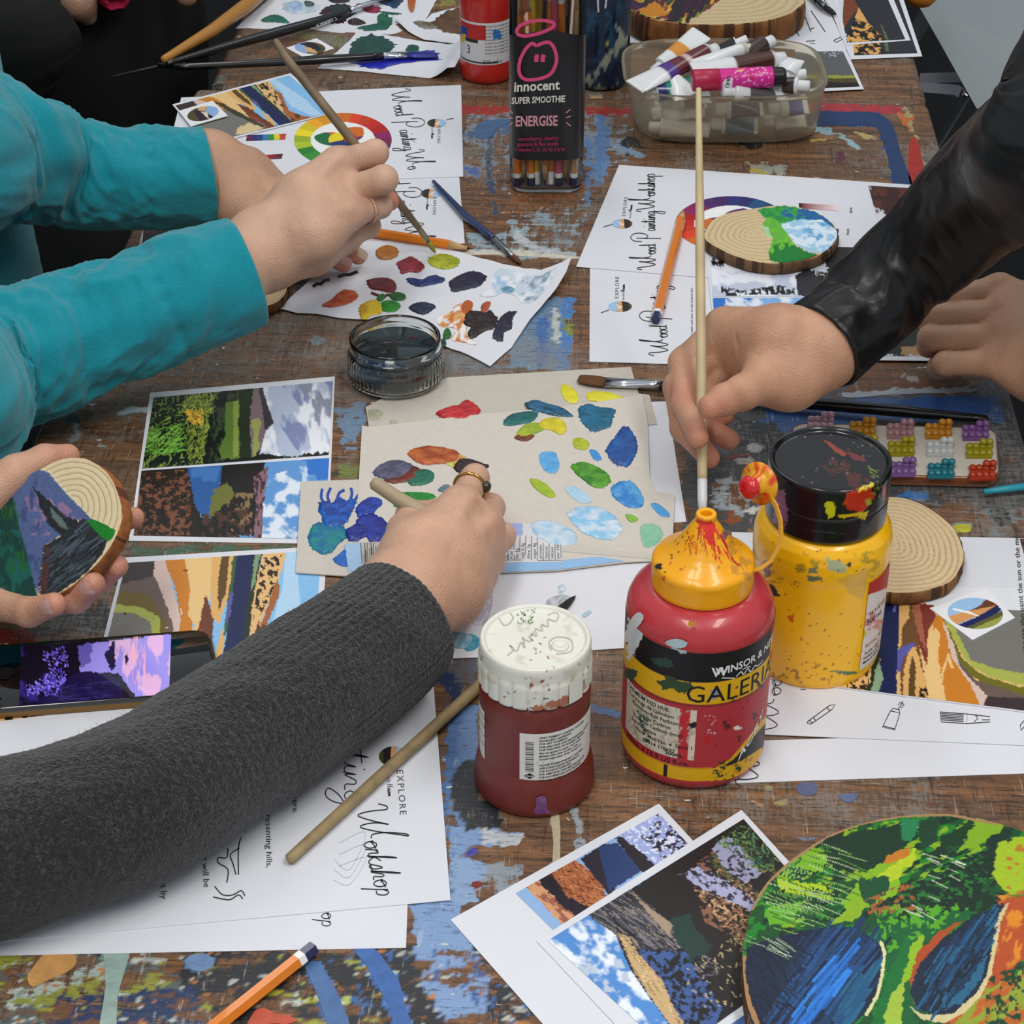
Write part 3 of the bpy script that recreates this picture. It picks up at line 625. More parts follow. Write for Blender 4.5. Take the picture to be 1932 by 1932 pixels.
def wheel(parent, lay, cx, cy, rx, ry, rot=0, hide=None):
    s = plane_surf(LY*lay+.00015); n = 110
    X, Y = np.meshgrid(np.linspace(-1, 1, n), np.linspace(-1, 1, n)); X = X.ravel(); Y = Y.ravel(); U = X*np.sqrt(1-Y*Y/2); W = Y*np.sqrt(1-X*X/2)
    xx = cx+U*rx; yy = cy+W*ry; V = np.array([s(a, b) for a, b in zip(xx, yy)]); i = np.arange(n-1)[:, None]*n+np.arange(n-1)[None]
    Fq = np.stack([i, i+n, i+n+1, i+1], -1).reshape(-1, 4)
    r = np.hypot(U, W); a = (np.degrees(np.arctan2(-W, U))-rot) % 360
    cols = [lin(c) for c in ('c01f1a', 'd8411c', 'e0741d', 'e9a31f', 'e8d41f', 'a8c02a', '2f8a34', '1a6a3c', '1f4f7a', '2b2f74', '4a2568', '86205a')]
    C = np.array([cols[int(q//30) % 12] for q in a]); C = C*(.82+.25*((a % 30) > 15))[:, None]
    C[(r > .6) & (r < .66)] = lin('efefef'); inner = r < .6
    tri = inner & (np.abs(((a+30) % 120)-60)/60*.35+r > .62)
    C[tri] = lin('f1f1f1')
    t2 = inner & ~tri; base = [lin('c9301f'), lin('e8d41f'), lin('22356f')]
    for k in range(3): C[t2 & (((a+60) % 360)//120 == k)] = base[k]
    q = inner & (r > .3) & ~tri; sec = [lin('cf6a24'), lin('1f6a3a'), lin('5a2468')]
    for k in range(3): C[q & ((a % 360)//120 == k)] = sec[k]
    mesh('colour_wheel', V, Fq, PRINT, parent, cols=C)
def greek(parent, surf, o, ux, uy, rows, s='lines (representing hills, rivers and a sky of your choice', m=None):
    for i, t in enumerate(rows): text(parent, t, surf, (o[0]-uy[0]*1.5*i, o[1]-uy[1]*1.5*i), ux, uy, m=m)
# ---- illustrated print (flat-colour mountain stream): written once in its own 0..1 frame, u from lake to sky, v across
def illus(c, j=1.5):
    def M(u, v): return (c[0][0]*(1-u)*(1-v)+c[1][0]*u*(1-v)+c[2][0]*u*v+c[3][0]*(1-u)*v, c[0][1]*(1-u)*(1-v)+c[1][1]*u*(1-v)+c[2][1]*u*v+c[3][1]*(1-u)*v)
    def Q(*p): return [M(*q) for q in p]
    return [('P', '3c2f30', Q((0, -.02), (.16, -.02), (.17, .1), (.15, .17), (0, .2)), j), ('P', '6a5850', Q((0, .17), (.17, .12), (.27, .3), (.35, .6), (.37, 1), (.33, 1), (.28, .6), (.15, .28), (0, .25)), j),
     ('P', '6d5a1c', Q((0, .22), (.15, .27), (.27, .5), (.33, .8), (.34, 1), (.31, 1), (.29, .7), (.2, .45), (0, .34)), j), ('P', 'a9b050', Q((0, .33), (.12, .36), (.23, .45), (.27, .7), (.32, 1), (.3, 1), (.25, .75), (.19, .5), (.1, .42), (0, .4)), j),
     ('P', '77756f', Q((0, .39), (.1, .41), (.19, .49), (.25, .75), (.3, 1.05), (0, 1.05)), j*.6),
     ('P', 'd6bdb2', Q((.15, -.02), (.2, -.02), (.27, .22), (.34, .5), (.37, 1.02), (.34, 1.02), (.31, .55), (.22, .26), (.16, .12)), j), ('P', 'cb7d24', Q((.19, -.02), (.34, -.02), (.41, .3), (.4, .6), (.43, 1.02), (.36, 1.02), (.34, .5), (.28, .22)), j),
     ('P', 'e8c283', Q((.3, -.02), (.44, -.02), (.47, .3), (.44, .6), (.43, .9), (.39, .85), (.41, .55), (.37, .45), (.36, .25)), j), ('P', '6b3a22', Q((.44, .3), (.5, .5), (.52, .8), (.56, 1.02), (.42, 1.02), (.43, .7)), j),
     ('P', '8e3f2c', Q((.44, .55), (.48, .7), (.49, 1.02), (.43, 1.02)), j), ('P', 'dfae68', Q((.44, -.02), (.56, -.02), (.56, .3), (.53, .55), (.49, .5), (.46, .25)), j), ('P', '5e431f', Q((.49, -.02), (.53, -.02), (.54, .3), (.52, .45), (.5, .3), (.49, .1)), j*.8),
     ('P', '3e5c38', Q((.55, -.02), (.6, -.02), (.58, .6), (.56, .7)), j), ('P', 'dfae68', Q((.55, .6), (.57, .7), (.56, .95), (.54, 1.02), (.53, .85)), j), ('P', '15204f', Q((.57, -.02), (.66, -.02), (.66, 1.02), (.57, 1.02), (.575, .6)), j*.5), ('P', '5a5a9a', Q((.56, .3), (.58, .3), (.58, .5), (.56, .55)), j),
     ('P', '1f2f1f', Q((.655, -.02), (.7, -.02), (.69, .3), (.68, 1.02), (.655, 1.02)), j), ('P', '7a9a78', Q((.66, -.02), (.69, -.02), (.68, .25), (.665, .3)), j), ('P', 'e3b87a', Q((.7, -.02), (.82, -.02), (.81, .15), (.77, .35), (.73, .6), (.69, .8), (.68, .4)), j),
     ('N', '2b1a10', Q((.7, .03), (.8, .02), (.78, .3), (.73, .5), (.69, .6)), 7, 6, 30, .52, .01), ('P', 'a55f2c', Q((.79, .2), (.81, .35), (.76, .6), (.74, .75), (.8, .95), (.86, 1.02), (.68, 1.02), (.69, .75), (.75, .5)), j), ('N', '5a3018', Q((.72, .55), (.76, .6), (.75, .8), (.82, 1.02), (.68, 1.02)), 10, 10, 0, .52, .02),
     ('P', '85bdea', Q((.82, -.02), (1.02, -.02), (1.02, 1.02), (.86, 1.02), (.78, .75), (.77, .6), (.82, .3)), 1), ('P', 'b2d4f0', Q((.82, -.02), (.87, -.02), (.92, .5), (.92, 1.02), (.84, .95), (.78, .65), (.82, .3)), 1)]
# thick single strokes of dried paint standing on the near table top: parts of that table
NT = bpy.data.objects['work_table']
for pts, col in (([(575, 1820), (600, 1813), (612, 1830), (632, 1862), (645, 1895), (662, 1945), (632, 1965), (612, 1915), (596, 1870)], '4c6d9c'), ([(668, 1790), (705, 1790), (728, 1815), (752, 1850), (762, 1890), (785, 1965), (748, 1975), (738, 1910), (712, 1860), (690, 1820)], '3f66a4'), ([(246, 1785), (220, 1785), (196, 1790), (199, 1860), (186, 1960), (217, 1960), (222, 1880), (236, 1830)], '8ea49c'), ([(60, 1828), (90, 1796), (138, 1800), (142, 1820), (118, 1838), (95, 1846), (62, 1862), (52, 1845)], 'c08e54'),
                 ([(352, 1808), (370, 1800), (395, 1803), (405, 1815), (395, 1828), (370, 1832), (352, 1822)], '6a86ac'), ([(478, 1910), (500, 1902), (522, 1916), (545, 1918), (562, 1925), (540, 1932), (505, 1932), (485, 1960), (462, 1950)], 'b8523a'), 
                 ([(1525, 212), (1600, 211), (1655, 213), (1685, 238), (1700, 290), (1722, 352), (1692, 356), (1676, 300), (1660, 250), (1645, 237), (1580, 236), (1525, 237)], '1f3a66'), ([(1718, 264), (1730, 262), (1742, 310), (1745, 348), (1718, 350), (1714, 300)], 'a82a22'), ([(1640, 778), (1700, 756), (1790, 748), (1860, 752), (1868, 772), (1840, 780), (1700, 778)], '264c86'), ([(1802, 994), (1818, 988), (1832, 994), (1828, 1003), (1812, 1004)], 'bcb83c'), ([(892, 1664), (905, 1663), (911, 1669), (900, 1674), (890, 1670)], '742c20'), ([(1504, 1480), (1522, 1476), (1541, 1482), (1540, 1497), (1520, 1500), (1505, 1494)], '565e82'), ([(1582, 1498), (1605, 1500), (1620, 1496), (1615, 1506), (1600, 1514), (1588, 1508)], '5a6a8e'), ([(1040, 1540), (1055, 1538), (1057, 1600), (1054, 1640), (1042, 1642), (1044, 1590)], 'b3a78c'),
                 ([(222, 778), (245, 771), (280, 768), (278, 774), (250, 778), (232, 782)], 'a9b6bb'), ([(870, 476), (940, 474), (1000, 478), (1085, 483), (1084, 488), (1000, 484), (930, 480), (872, 481)], 'c9c4b6'), ([(1590, 744), (1640, 740), (1700, 736), (1830, 733), (1830, 739), (1700, 743), (1640, 748), (1600, 750)], 'a2aab2'), ([(905, 232), (935, 226), (960, 224), (962, 232), (940, 240), (925, 258), (905, 262), (895, 250)], '46688e')):
    polysheet('paint_streak', smooth(pts, 3), .00035, mat('dried_'+col, col, .5, bump=.6, bscale=260, var=.14, vscale=120), NT, th=.0003, jit=.35, step=9, seed=int(pts[0][0]))
# ================= left pair of landscape photographs on one sheet
sh = page('white-bordered sheet with two landscape photographs, cloudy valley and blue lake, under the teal sleeve', [(283, 741), (632, 710), (618, 1026), (243, 1020)], 1)
c1 = [(290, 750), (628, 719), (621, 858), (268, 884)]
GN = ['5f7a2c', '7d963e', '39501e', '95a04a', '2a3a1a']
pict(sh, c1, 1.3, [('P', '141a12', [(260, 745), (480, 725), (500, 900), (250, 900)], 3), ('S', GN, [(285, 755), (410, 735), (400, 885), (270, 885)], 420, 16, 1.8, -50, 60), ('S', ['8fa03c', 'a8a848', '6d7d2c'], [(345, 745), (405, 740), (395, 880), (360, 880)], 260, 15, 1.6, -60, 50), ('S', ['d39a22', 'e8b62e', 'f0c84a'], [(350, 776), (382, 772), (382, 802), (355, 796)], 40, 8, 3, 40, 60),
 ('S', ['6fae3c', '86c04a', '4f8a2a'], [(275, 815), (340, 800), (350, 850), (275, 860)], 90, 26, 2, -30, 30), ('P', '11170f', [(395, 780), (420, 770), (440, 880), (385, 880)], 5), ('N', '39452a', [(400, 735), (490, 728), (480, 880), (395, 880)], 5, 12, 0, .52), ('P', '5d7a2e', [(425, 760), (452, 755), (452, 868), (418, 866), (412, 850), (425, 820)], 1), ('P', '8a9a45', [(440, 757), (450, 757), (450, 860), (440, 862)], 1), ('P', '243019', [(452, 740), (480, 735), (475, 880), (452, 880)], 4),
 ('P', '7d6a6e', [(478, 732), (492, 728), (504, 760), (517, 797), (500, 820), (490, 850), (474, 870), (470, 800)], 3), ('P', '9ba05a', [(474, 790), (492, 790), (488, 850), (476, 866)], 4), ('P', '3b3440', [(488, 730), (494, 728), (505, 765), (517, 798), (500, 812), (495, 770)], 1),
 ('P', 'b4bfd6', [(493, 722), (640, 710), (630, 880), (480, 880), (492, 850), (500, 818), (517, 798), (505, 762)], 0), ('N', 'e9edf4', [(493, 722), (640, 710), (630, 880), (485, 880), (500, 818), (517, 798), (505, 762)], 26, 60, -14, .5, .1), ('N', '7f8bb4', [(510, 722), (640, 710), (630, 850), (560, 850), (520, 790)], 30, 60, -14, .54, .1), ('N', '8d93a6', [(560, 720), (632, 715), (628, 840), (590, 830)], 22, 40, -10, .52, .08),
 ('P', '12150f', [(400, 872), (500, 856), (540, 862), (622, 852), (622, 862), (400, 884)], 4)], 'cfd6e2')
c2 = [(267, 888), (621, 864), (612, 1017), (252, 1010)]
pict(sh, c2, 1.3, [('P', '2a1a12', [(240, 880), (370, 870), (380, 1030), (240, 1030)], 4), ('N', '7a4a30', [(250, 895), (358, 885), (362, 1010), (250, 1010)], 9, 7, 0, .47, .05), ('N', '1c120d', [(250, 895), (370, 885), (372, 1020), (250, 1020)], 6, 6, 0, .55, .03), ('P', '2a5b9c', [(355, 882), (420, 876), (416, 910), (396, 970), (388, 978), (370, 960), (362, 925)], 2), ('N', '4377b8', [(358, 882), (415, 880), (405, 940), (370, 940)], 22, 40, 60, .52, .1),
 ('P', '1a1512', [(420, 874), (500, 870), (490, 910), (480, 1010), (370, 1015), (366, 975), (395, 980), (410, 940)], 3), ('P', '6d7030', [(402, 925), (428, 908), (445, 935), (415, 960), (395, 975)], 3), ('N', '8a6e4a', [(430, 930), (478, 930), (475, 1010), (430, 1000)], 9, 10, 0, .52, .05), ('N', '4a2f24', [(380, 970), (470, 960), (470, 1015), (380, 1015)], 8, 8, 0, .5),
 ('P', '8d6672', [(478, 900), (510, 876), (500, 930), (494, 1020), (478, 1020), (484, 960)], 2), ('N', '3c2a30', [(478, 900), (505, 880), (496, 1015), (480, 1015)], 4, 14, 8, .52), ('P', '5f97d4', [(508, 872), (625, 862), (615, 1022), (494, 1022), (497, 960)], 1), ('N', 'dfe9f4', [(498, 900), (570, 880), (600, 1022), (494, 1022)], 26, 22, 0, .46, .12), ('N', 'c9dcf0', [(570, 880), (600, 880), (612, 1020), (570, 1020)], 22, 30, 0, .5, .1), ('P', '2f74cc', [(572, 864), (626, 862), (622, 902), (600, 915), (580, 890)], 7)], '5f97d4')
# ================= left illustrated print
ci = [(240, 1060), (607, 1037), (590, 1260), (180, 1300)]
sh = page('illustrated mountain stream print on white sheet, half under the charcoal knit sleeve', [(234, 1052), (618, 1030), (600, 1275), (168, 1310)], 1)
pict(sh, [(237, 1062), (606, 1038), (590, 1262), (180, 1300)], 1.3, illus([(237, 1062), (606, 1038), (590, 1262), (180, 1300)], 2)+[('L', 'e9e9e9', [(333, 1148), (340, 1147), (344, 1158), (337, 1160), (333, 1148)], 1.3, 0), ('L', 'e9e9e9', [(312, 1185), (318, 1183)], 1.3, 0), ('E', '2b1a10', 236, 1157, 3, 2, 30, 1), ('E', '2b1a10', 349, 1077, 5, 2, 0, 1)], '85bdea')
# ================= small sheet below the phone
sh = page('white printed sheet with black-on-orange pattern sticking out below the phone', [(-60, 1330), (240, 1320), (180, 1480), (-80, 1480)], 1.2)
pict(sh, [(-60, 1335), (110, 1330), (60, 1470), (-80, 1470)], 1.5, [('P', 'a4552f', [(60, 1330), (112, 1330), (70, 1420), (50, 1420)], 1), ('N', '1c130d', [(-60, 1335), (92, 1335), (62, 1470), (-60, 1470)], 13, 7, -25, .5, .01)], 'e8b87e')
lines(sh, [smooth([(128, 1342), (130, 1355), (138, 1362), (150, 1350), (143, 1345)], 3, False)], 1.6, plane_surf(LY*1.2+.0002))
text(sh, 'a', plane_surf(LY*1.2+.0002), (110, 1394), (15, 0), (0, -13))
# ================= bottom-left pages
pA = page('lower white workshop page whose letters o and p show beside the orange pencil', [(-300, 1690), (773, 1600), (766, 1788), (-300, 1808)], 1, group=None)
cursive(pA, 'op', plane_surf(LY+.0001), (607, 1722), (0, 15), (17, 0), 2.6)
pB = page('white workshop page with handwritten title and steps, under the charcoal elbow', [(-150, 1380), (815, 1255), (850, 1698), (-150, 1790)], 2)
sB = plane_surf(LY*2+.0003)
cursive(pB, 'Painting', sB, (640, 1240), (1.2, 36), (26, 0), 2.6); cursive(pB, 'Workshop', sB, (672, 1535), (4.4, 17.5), (24, -1.5), 2.8)
emblem(pB, 2.2, 743, 1427, 28, 19, 0, ((748, 1452), (1.4, 17.5), (18, -1.2)), ((728, 1452), (1, 12), (11, -.6)), 0, ((1, 0), (0, 1)))
text(pB, 'gently draw your lines (representing hills,', sB, (498, 1345), (.3, 17.5), (16, 0), align='LEFT'); text(pB, 'here.', sB, (552, 1500), (.3, 17), (16, 0))
text(pB, 'the scene of your choice. It will be', sB, (368, 1432), (1.2, 17.3), (16.5, -.6)); text(pB, 'and you may start by', sB, (296, 1552), (1, 17), (16.5, -.6))
lines(pB, [smooth(q, 3, False) for q in ([(455, 1580), (450, 1600), (450, 1650)], [(452, 1600), (435, 1612), (440, 1630), (445, 1650)], [(430, 1600), (428, 1618), (412, 1618), (412, 1628), (430, 1640), (428, 1665)], [(405, 1672), (420, 1688), (440, 1688), (455, 1680), (462, 1690)], [(402, 1692), (420, 1696), (435, 1697), (450, 1688), (458, 1696)])], 2, sB)
pict(pB, [(-150, 1735), (36, 1712), (36, 1768), (-150, 1780)], 2.3, [('N', '4a2228', None, 10, 10, 0, .5)], '1b1215', 3)
lines(pB, [smooth([(640, 1590+i*22), (690, 1570+i*24), (660, 1640+i*14), (630, 1620+i*20)], 5, False) for i in range(3)], 1.2, sB, mat('faint_pencil', 'c6c7cd', .8))
# ================= bottom middle photographs
sh = page('back one of two overlapping photo sheets at the bottom edge, rocks and red heather', [(850, 1735), (1243, 1516), (1440, 1730), (1120, 2040)], 1)
c = [(973, 1685), (1243, 1534), (1320, 1615), (1060, 1770)]
pict(sh, c, 1.3, [('P', '8fb2dd', [(960, 1680), (1010, 1660), (1100, 1760), (1050, 1790)], 2), ('P', 'd39a6e', [(990, 1672), (1020, 1655), (1110, 1735), (1075, 1760)], 3), ('N', '9a5a48', [(990, 1672), (1020, 1655), (1110, 1735), (1075, 1760)], 6, 20, -50, .5), ('P', '221a26', [(1015, 1660), (1060, 1630), (1150, 1700), (1110, 1745), (1060, 1710)], 3), ('P', 'a8623c', [(1040, 1648), (1080, 1622), (1125, 1650), (1148, 1695), (1120, 1715), (1070, 1690)], 3), ('S', ['d08a5a', '7a3a20', 'c47444', '4a2415'], [(1040, 1648), (1080, 1622), (1125, 1650), (1148, 1695), (1120, 1715), (1070, 1690)], 170, 16, 1.5, 40, 40),
 ('P', '2c2630', [(1095, 1620), (1140, 1590), (1190, 1640), (1150, 1690)], 2), ('P', '2b3f6e', [(1128, 1595), (1165, 1590), (1215, 1640), (1160, 1675), (1148, 1680)], 2), ('P', '241f28', [(1160, 1580), (1180, 1575), (1260, 1650), (1210, 1645)], 2), ('P', '9aa8dc', [(1165, 1572), (1245, 1530), (1325, 1610), (1255, 1645)], 3), ('N', '2a2238', [(1190, 1560), (1245, 1535), (1320, 1610), (1270, 1640)], 10, 9, 0, .5, .04), ('N', 'dde3f6', [(1165, 1572), (1245, 1530), (1325, 1610), (1255, 1645)], 5, 5, 0, .56, .04)], '8fb2dd')
sh = page('front photo sheet at the bottom edge, mossy rocks above a cloudy blue sky', [(1012, 1775), (1399, 1528), (1640, 1790), (1300, 2080)], 2.2)
c = [(1034, 1774), (1403, 1545), (1590, 1760), (1270, 1990)]
BK = [(1165, 1790), (1120, 1725), (1400, 1545), (1600, 1760), (1420, 1890)]
pict(sh, c, 2.6, [('P', '1f1b1c', [(1110, 1730), (1400, 1540), (1600, 1760), (1300, 1990), (1240, 1900), (1150, 1780)], 3), ('P', '3a3a44', [(1110, 1722), (1180, 1672), (1290, 1760), (1360, 1830), (1330, 1850), (1150, 1762)], 3), ('S', ['6d6a72', '8c8278', '17161a', '4d4a55'], [(1110, 1722), (1180, 1672), (1290, 1760), (1360, 1830), (1330, 1850), (1150, 1762)], 300, 40, 1.8, 35, 10), ('P', 'a58f78', [(1185, 1670), (1210, 1700), (1270, 1745), (1262, 1765), (1220, 1720)], 2),
 ('N', '8a5e48', [(1300, 1640), (1380, 1580), (1500, 1700), (1440, 1800), (1330, 1740)], 8, 5, 30, .47, .04), ('N', 'c9a878', [(1310, 1680), (1400, 1600), (1500, 1700), (1400, 1790)], 5, 4, 0, .6, .03), ('N', '5c6a34', [(1300, 1650), (1390, 1570), (1470, 1640), (1440, 1720)], 8, 8, 0, .55, .04), ('P', 'a9a9cc', [(1282, 1650), (1320, 1635), (1400, 1680), (1440, 1710), (1420, 1720), (1330, 1680)], 4), ('P', '9a9ab8', [(1345, 1600), (1375, 1575), (1440, 1650), (1410, 1668), (1370, 1640)], 4), ('N', '2b2630', [(1280, 1650), (1400, 1575), (1440, 1710), (1330, 1690)], 7, 5, 30, .54, .04), ('S', ['5a8a5a', '2f5a44', '7a9a4a', '1f3a2c'], [(1350, 1590), (1402, 1552), (1470, 1620), (1440, 1660), (1390, 1610)], 160, 14, 2, 70, 60), ('P', '221d22', [(1410, 1665), (1450, 1640), (1470, 1680), (1440, 1690)], 3), ('P', '1d3a34', [(1260, 1730), (1300, 1720), (1340, 1790), (1300, 1830), (1280, 1780)], 7),
 ('P', '3d5a94', [(1180, 1790), (1290, 1800), (1330, 1850), (1360, 1900), (1350, 1960), (1280, 1960), (1230, 1870)], 6), ('N', '14151c', [(1180, 1790), (1290, 1790), (1420, 1860), (1360, 1960), (1260, 1930)], 6, 8, -40, .5, .05), ('S', ['a99a6a', '2a2a1c', 'c8b888', '101010'], [(1280, 1830), (1400, 1760), (1460, 1830), (1400, 1900), (1330, 1900)], 140, 9, 2, 60, 60), ('P', 'c7a777', [(1166, 1760), (1185, 1768), (1205, 1800), (1250, 1850), (1270, 1900), (1310, 1960), (1290, 1965), (1240, 1900), (1195, 1830)], 2), ('S', ['8a6a44', 'e3c896', 'b08a5c'], [(1168, 1762), (1185, 1770), (1205, 1800), (1250, 1850), (1270, 1900), (1300, 1950), (1240, 1890), (1195, 1830)], 80, 22, 1.5, 58, 8),
 ('P', '4f8bd0', [(1030, 1775), (1110, 1728), (1160, 1762), (1190, 1830), (1240, 1905), (1290, 1970), (1240, 1990), (1100, 1870)], 1), ('N', 'e6edf6', [(1030, 1775), (1110, 1728), (1160, 1762), (1190, 1830), (1240, 1905), (1280, 1960), (1240, 1990), (1100, 1870)], 34, 24, 40, .46, .14), ('N', 'b9c6d8', [(1040, 1790), (1150, 1762), (1190, 1850), (1150, 1890)], 24, 16, 30, .52, .1)], '4f8bd0', 2.0)
sh2 = page('white corner of a further photo sheet under the painted oval slice', [(1345, 1945), (1412, 1893), (1600, 2010), (1480, 2090)], 4.0)
pict(sh2, [(1340, 1960), (1408, 1912), (1580, 2010), (1470, 2080)], 4.2, [('N', '8fb2dd', None, 20, 20, 0, .5, .2)], '3c5f9c', 4)
# ================= bottom right pages
pC = page('lowest long white page running off the right edge below the red paint bottle', [(1180, 1405), (2150, 1375), (2150, 1452), (1330, 1479)], 1)
cursive(pC, 'W', plane_surf(LY+.0006), (1432, 1468), (1.5, -19), (-17, -1), 2.2)
pD = page('long white page with small line drawings of pencil, paint tube and brush', [(1300, 1250), (2150, 1340), (2150, 1415), (1360, 1382)], 2.2)
sD = plane_surf(LY*2.2+.0002)
cursive(pD, 'Wood', sD, (1468, 1372), (1.6, -20), (-17, 0), 2.2)
L = [[(1524, 1361), (1565, 1331), (1576, 1329), (1569, 1339), (1530, 1366), (1523, 1364), (1524, 1361)], [(1527, 1359), (1533, 1364)], [(1560, 1334), (1566, 1341)], [(1534, 1353), (1539, 1359)],
     [(1680, 1341), (1665, 1372), (1688, 1377), (1698, 1345), (1680, 1341)], [(1667, 1370), (1688, 1375)], [(1682, 1341), (1684, 1336), (1697, 1339), (1697, 1344)], [(1695, 1337), (1700, 1330), (1694, 1330), (1698, 1325), (1706, 1329), (1700, 1336)], [(1700, 1330), (1704, 1323)],
     [(1774, 1343), (1825, 1347), (1824, 1365), (1776, 1362), (1774, 1343)], [(1825, 1347), (1868, 1352)], [(1824, 1365), (1868, 1362)], [(1852, 1358), (1868, 1358)], [(1840, 1348), (1845, 1355), (1838, 1362)], [(1925, 1368), (1940, 1350), (1946, 1356), (1926, 1378), (1925, 1368)]]+[[(1776, 1346+3*i), (1818, 1349+3*i)] for i in range(5)]
lines(pD, L, 1.5, sD); text(pD, '1', sD, (1520, 1304), (0, -14), (-14, 0))
c = [(1380, 1004), (2150, 1020), (2150, 1372), (1420, 1276)]
pE = page('white page with small text and big illustrated mountain print, right of the yellow bottle', c, 3.4)
cp = [(2060, 1380), (1450, 1275), (1470, 1020), (2100, 1085)]
ops = [('P', 'ffffff', [(1440, 1000), (1700, 1000), (1815, 1000), (1815, 1100), (1760, 1130), (1754, 1139), (1700, 1139), (1640, 1139), (1440, 1139)], 0)]
illD = [('P', '77756f', [(1780, 1140), (2000, 1140), (2000, 1300), (1900, 1270), (1830, 1250), (1800, 1200)], 2), ('P', 'a9b050', [(1770, 1140), (1790, 1160), (1812, 1205), (1832, 1245), (1880, 1262), (1932, 1270), (2000, 1280), (2000, 1300), (1920, 1292), (1860, 1275), (1820, 1245), (1800, 1205), (1780, 1165)], 2),
 ('P', '6d6a1c', [(1775, 1150), (1792, 1190), (1815, 1240), (1850, 1272), (1920, 1295), (2000, 1305), (2000, 1325), (1932, 1315), (1860, 1295), (1815, 1258), (1790, 1215)], 2), ('P', '6a5850', [(1778, 1180), (1800, 1235), (1840, 1282), (1932, 1312), (2000, 1320), (2000, 1345), (1932, 1320), (1860, 1315), (1820, 1290), (1800, 1250)], 2),
 ('P', 'd6bdb2', [(1780, 1170), (1800, 1220), (1812, 1260), (1845, 1295), (1870, 1320), (1850, 1345), (1820, 1290), (1795, 1240)], 2), ('P', '3c2f30', [(1862, 1314), (2000, 1320), (2000, 1360), (1850, 1345)], 1),
 ('P', 'cb7d24', [(1760, 1170), (1775, 1160), (1795, 1240), (1830, 1290), (1858, 1345), (1790, 1340), (1770, 1280)], 2), ('P', 'e8c283', [(1752, 1190), (1775, 1185), (1770, 1240), (1780, 1300), (1790, 1335), (1752, 1330), (1745, 1260)], 3), ('P', 'e8c283', [(1775, 1270), (1790, 1230), (1800, 1262), (1795, 1262), (1787, 1245), (1778, 1285)], 1), ('P', 'cb7d24', [(1756, 1175), (1768, 1160), (1780, 1165), (1778, 1200), (1765, 1185)], 1),
 ('P', '7a3328', [(1720, 1139), (1765, 1139), (1765, 1165), (1752, 1190), (1748, 1255), (1735, 1220), (1722, 1180)], 2), ('P', 'a5604a', [(1718, 1139), (1735, 1139), (1740, 1170), (1748, 1230), (1730, 1190)], 2), ('P', '6e4a28', [(1700, 1139), (1720, 1139), (1728, 1180), (1738, 1240), (1750, 1320), (1700, 1320), (1698, 1220)], 2),
 ('P', 'dfae68', [(1698, 1140), (1715, 1140), (1715, 1165), (1702, 1185), (1700, 1225), (1696, 1200)], 2), ('P', 'dfae68', [(1705, 1260), (1718, 1220), (1728, 1222), (1740, 1260), (1752, 1325), (1728, 1325), (1720, 1260), (1716, 1325), (1702, 1322)], 2), ('P', '5e431f', [(1714, 1320), (1716, 1260), (1722, 1235), (1728, 1262), (1726, 1320)], 1), ('N', '1f130c', [(1733, 1295), (1752, 1298), (1750, 1322), (1735, 1320)], 4, 4, 0, .45, .01),
 ('P', '15204f', [(1664, 1139), (1697, 1139), (1696, 1200), (1692, 1260), (1692, 1320), (1655, 1316), (1660, 1250)], 1), ('P', '5a5aa8', [(1694, 1225), (1720, 1212), (1728, 1215), (1705, 1240), (1697, 1270), (1692, 1265)], 1), ('P', '6468b0', [(1686, 1140), (1692, 1140), (1690, 1155), (1685, 1155)], 0),
 ('P', '1f2f1f', [(1655, 1180), (1666, 1160), (1660, 1250), (1656, 1316), (1630, 1312), (1640, 1240)], 2), ('P', '8aa886', [(1652, 1262), (1660, 1245), (1666, 1280), (1655, 1312), (1640, 1310), (1648, 1290)], 2), ('P', 'e3b87a', [(1560, 1280), (1640, 1230), (1648, 1240), (1640, 1290), (1625, 1312), (1550, 1305)], 3), ('N', '2b1a10', [(1590, 1270), (1640, 1240), (1640, 1300), (1600, 1305)], 6, 6, 0, .5, .01), ('P', '85bdea', [(1500, 1270), (1600, 1270), (1570, 1300), (1500, 1295)], 1)]
pict(pE, [(1500, 1100), (2100, 1115), (2100, 1362), (1500, 1285)], 3.6, illD+[('P', 'eceef2', [(1480, 1080), (1650, 1080), (1756, 1080), (1754, 1137), (1700, 1137), (1480, 1137)], 0), ('P', 'e2e4ea', [(1754, 1085), (2150, 1085), (2150, 1160), (1980, 1155), (1904, 1150), (1880, 1160), (1748, 1140)], 0)], 'e3b87a', 2.0)
text(pE, 'you can also paint the sun or the moon!', plane_surf(LY*3.6+.0004), (1938, 1232), (-1.1, -15), (-14, 1)); text(pE, 'and', plane_surf(LY*3.6+.0004), (1959, 1150), (-1, -15), (-14, 1))
pict(pE, [(1924, 1016), (2050, 1018), (2050, 1060), (1936, 1060)], 3.7, [('N', '6a4a3a', None, 10, 10, 0, .5)], '3c2f30', 4)
st = tag(quad('sticker', [(1754, 1147), (1860, 1110), (1915, 1165), (1835, 1207)], .0026, mat('sticker_white', 'e9eaee', .5), None, sp=20, th=.0006), 'white four-sided sticker with an oval stream picture, on the print right of the wood slice', 'sticker', 'round-picture stickers')
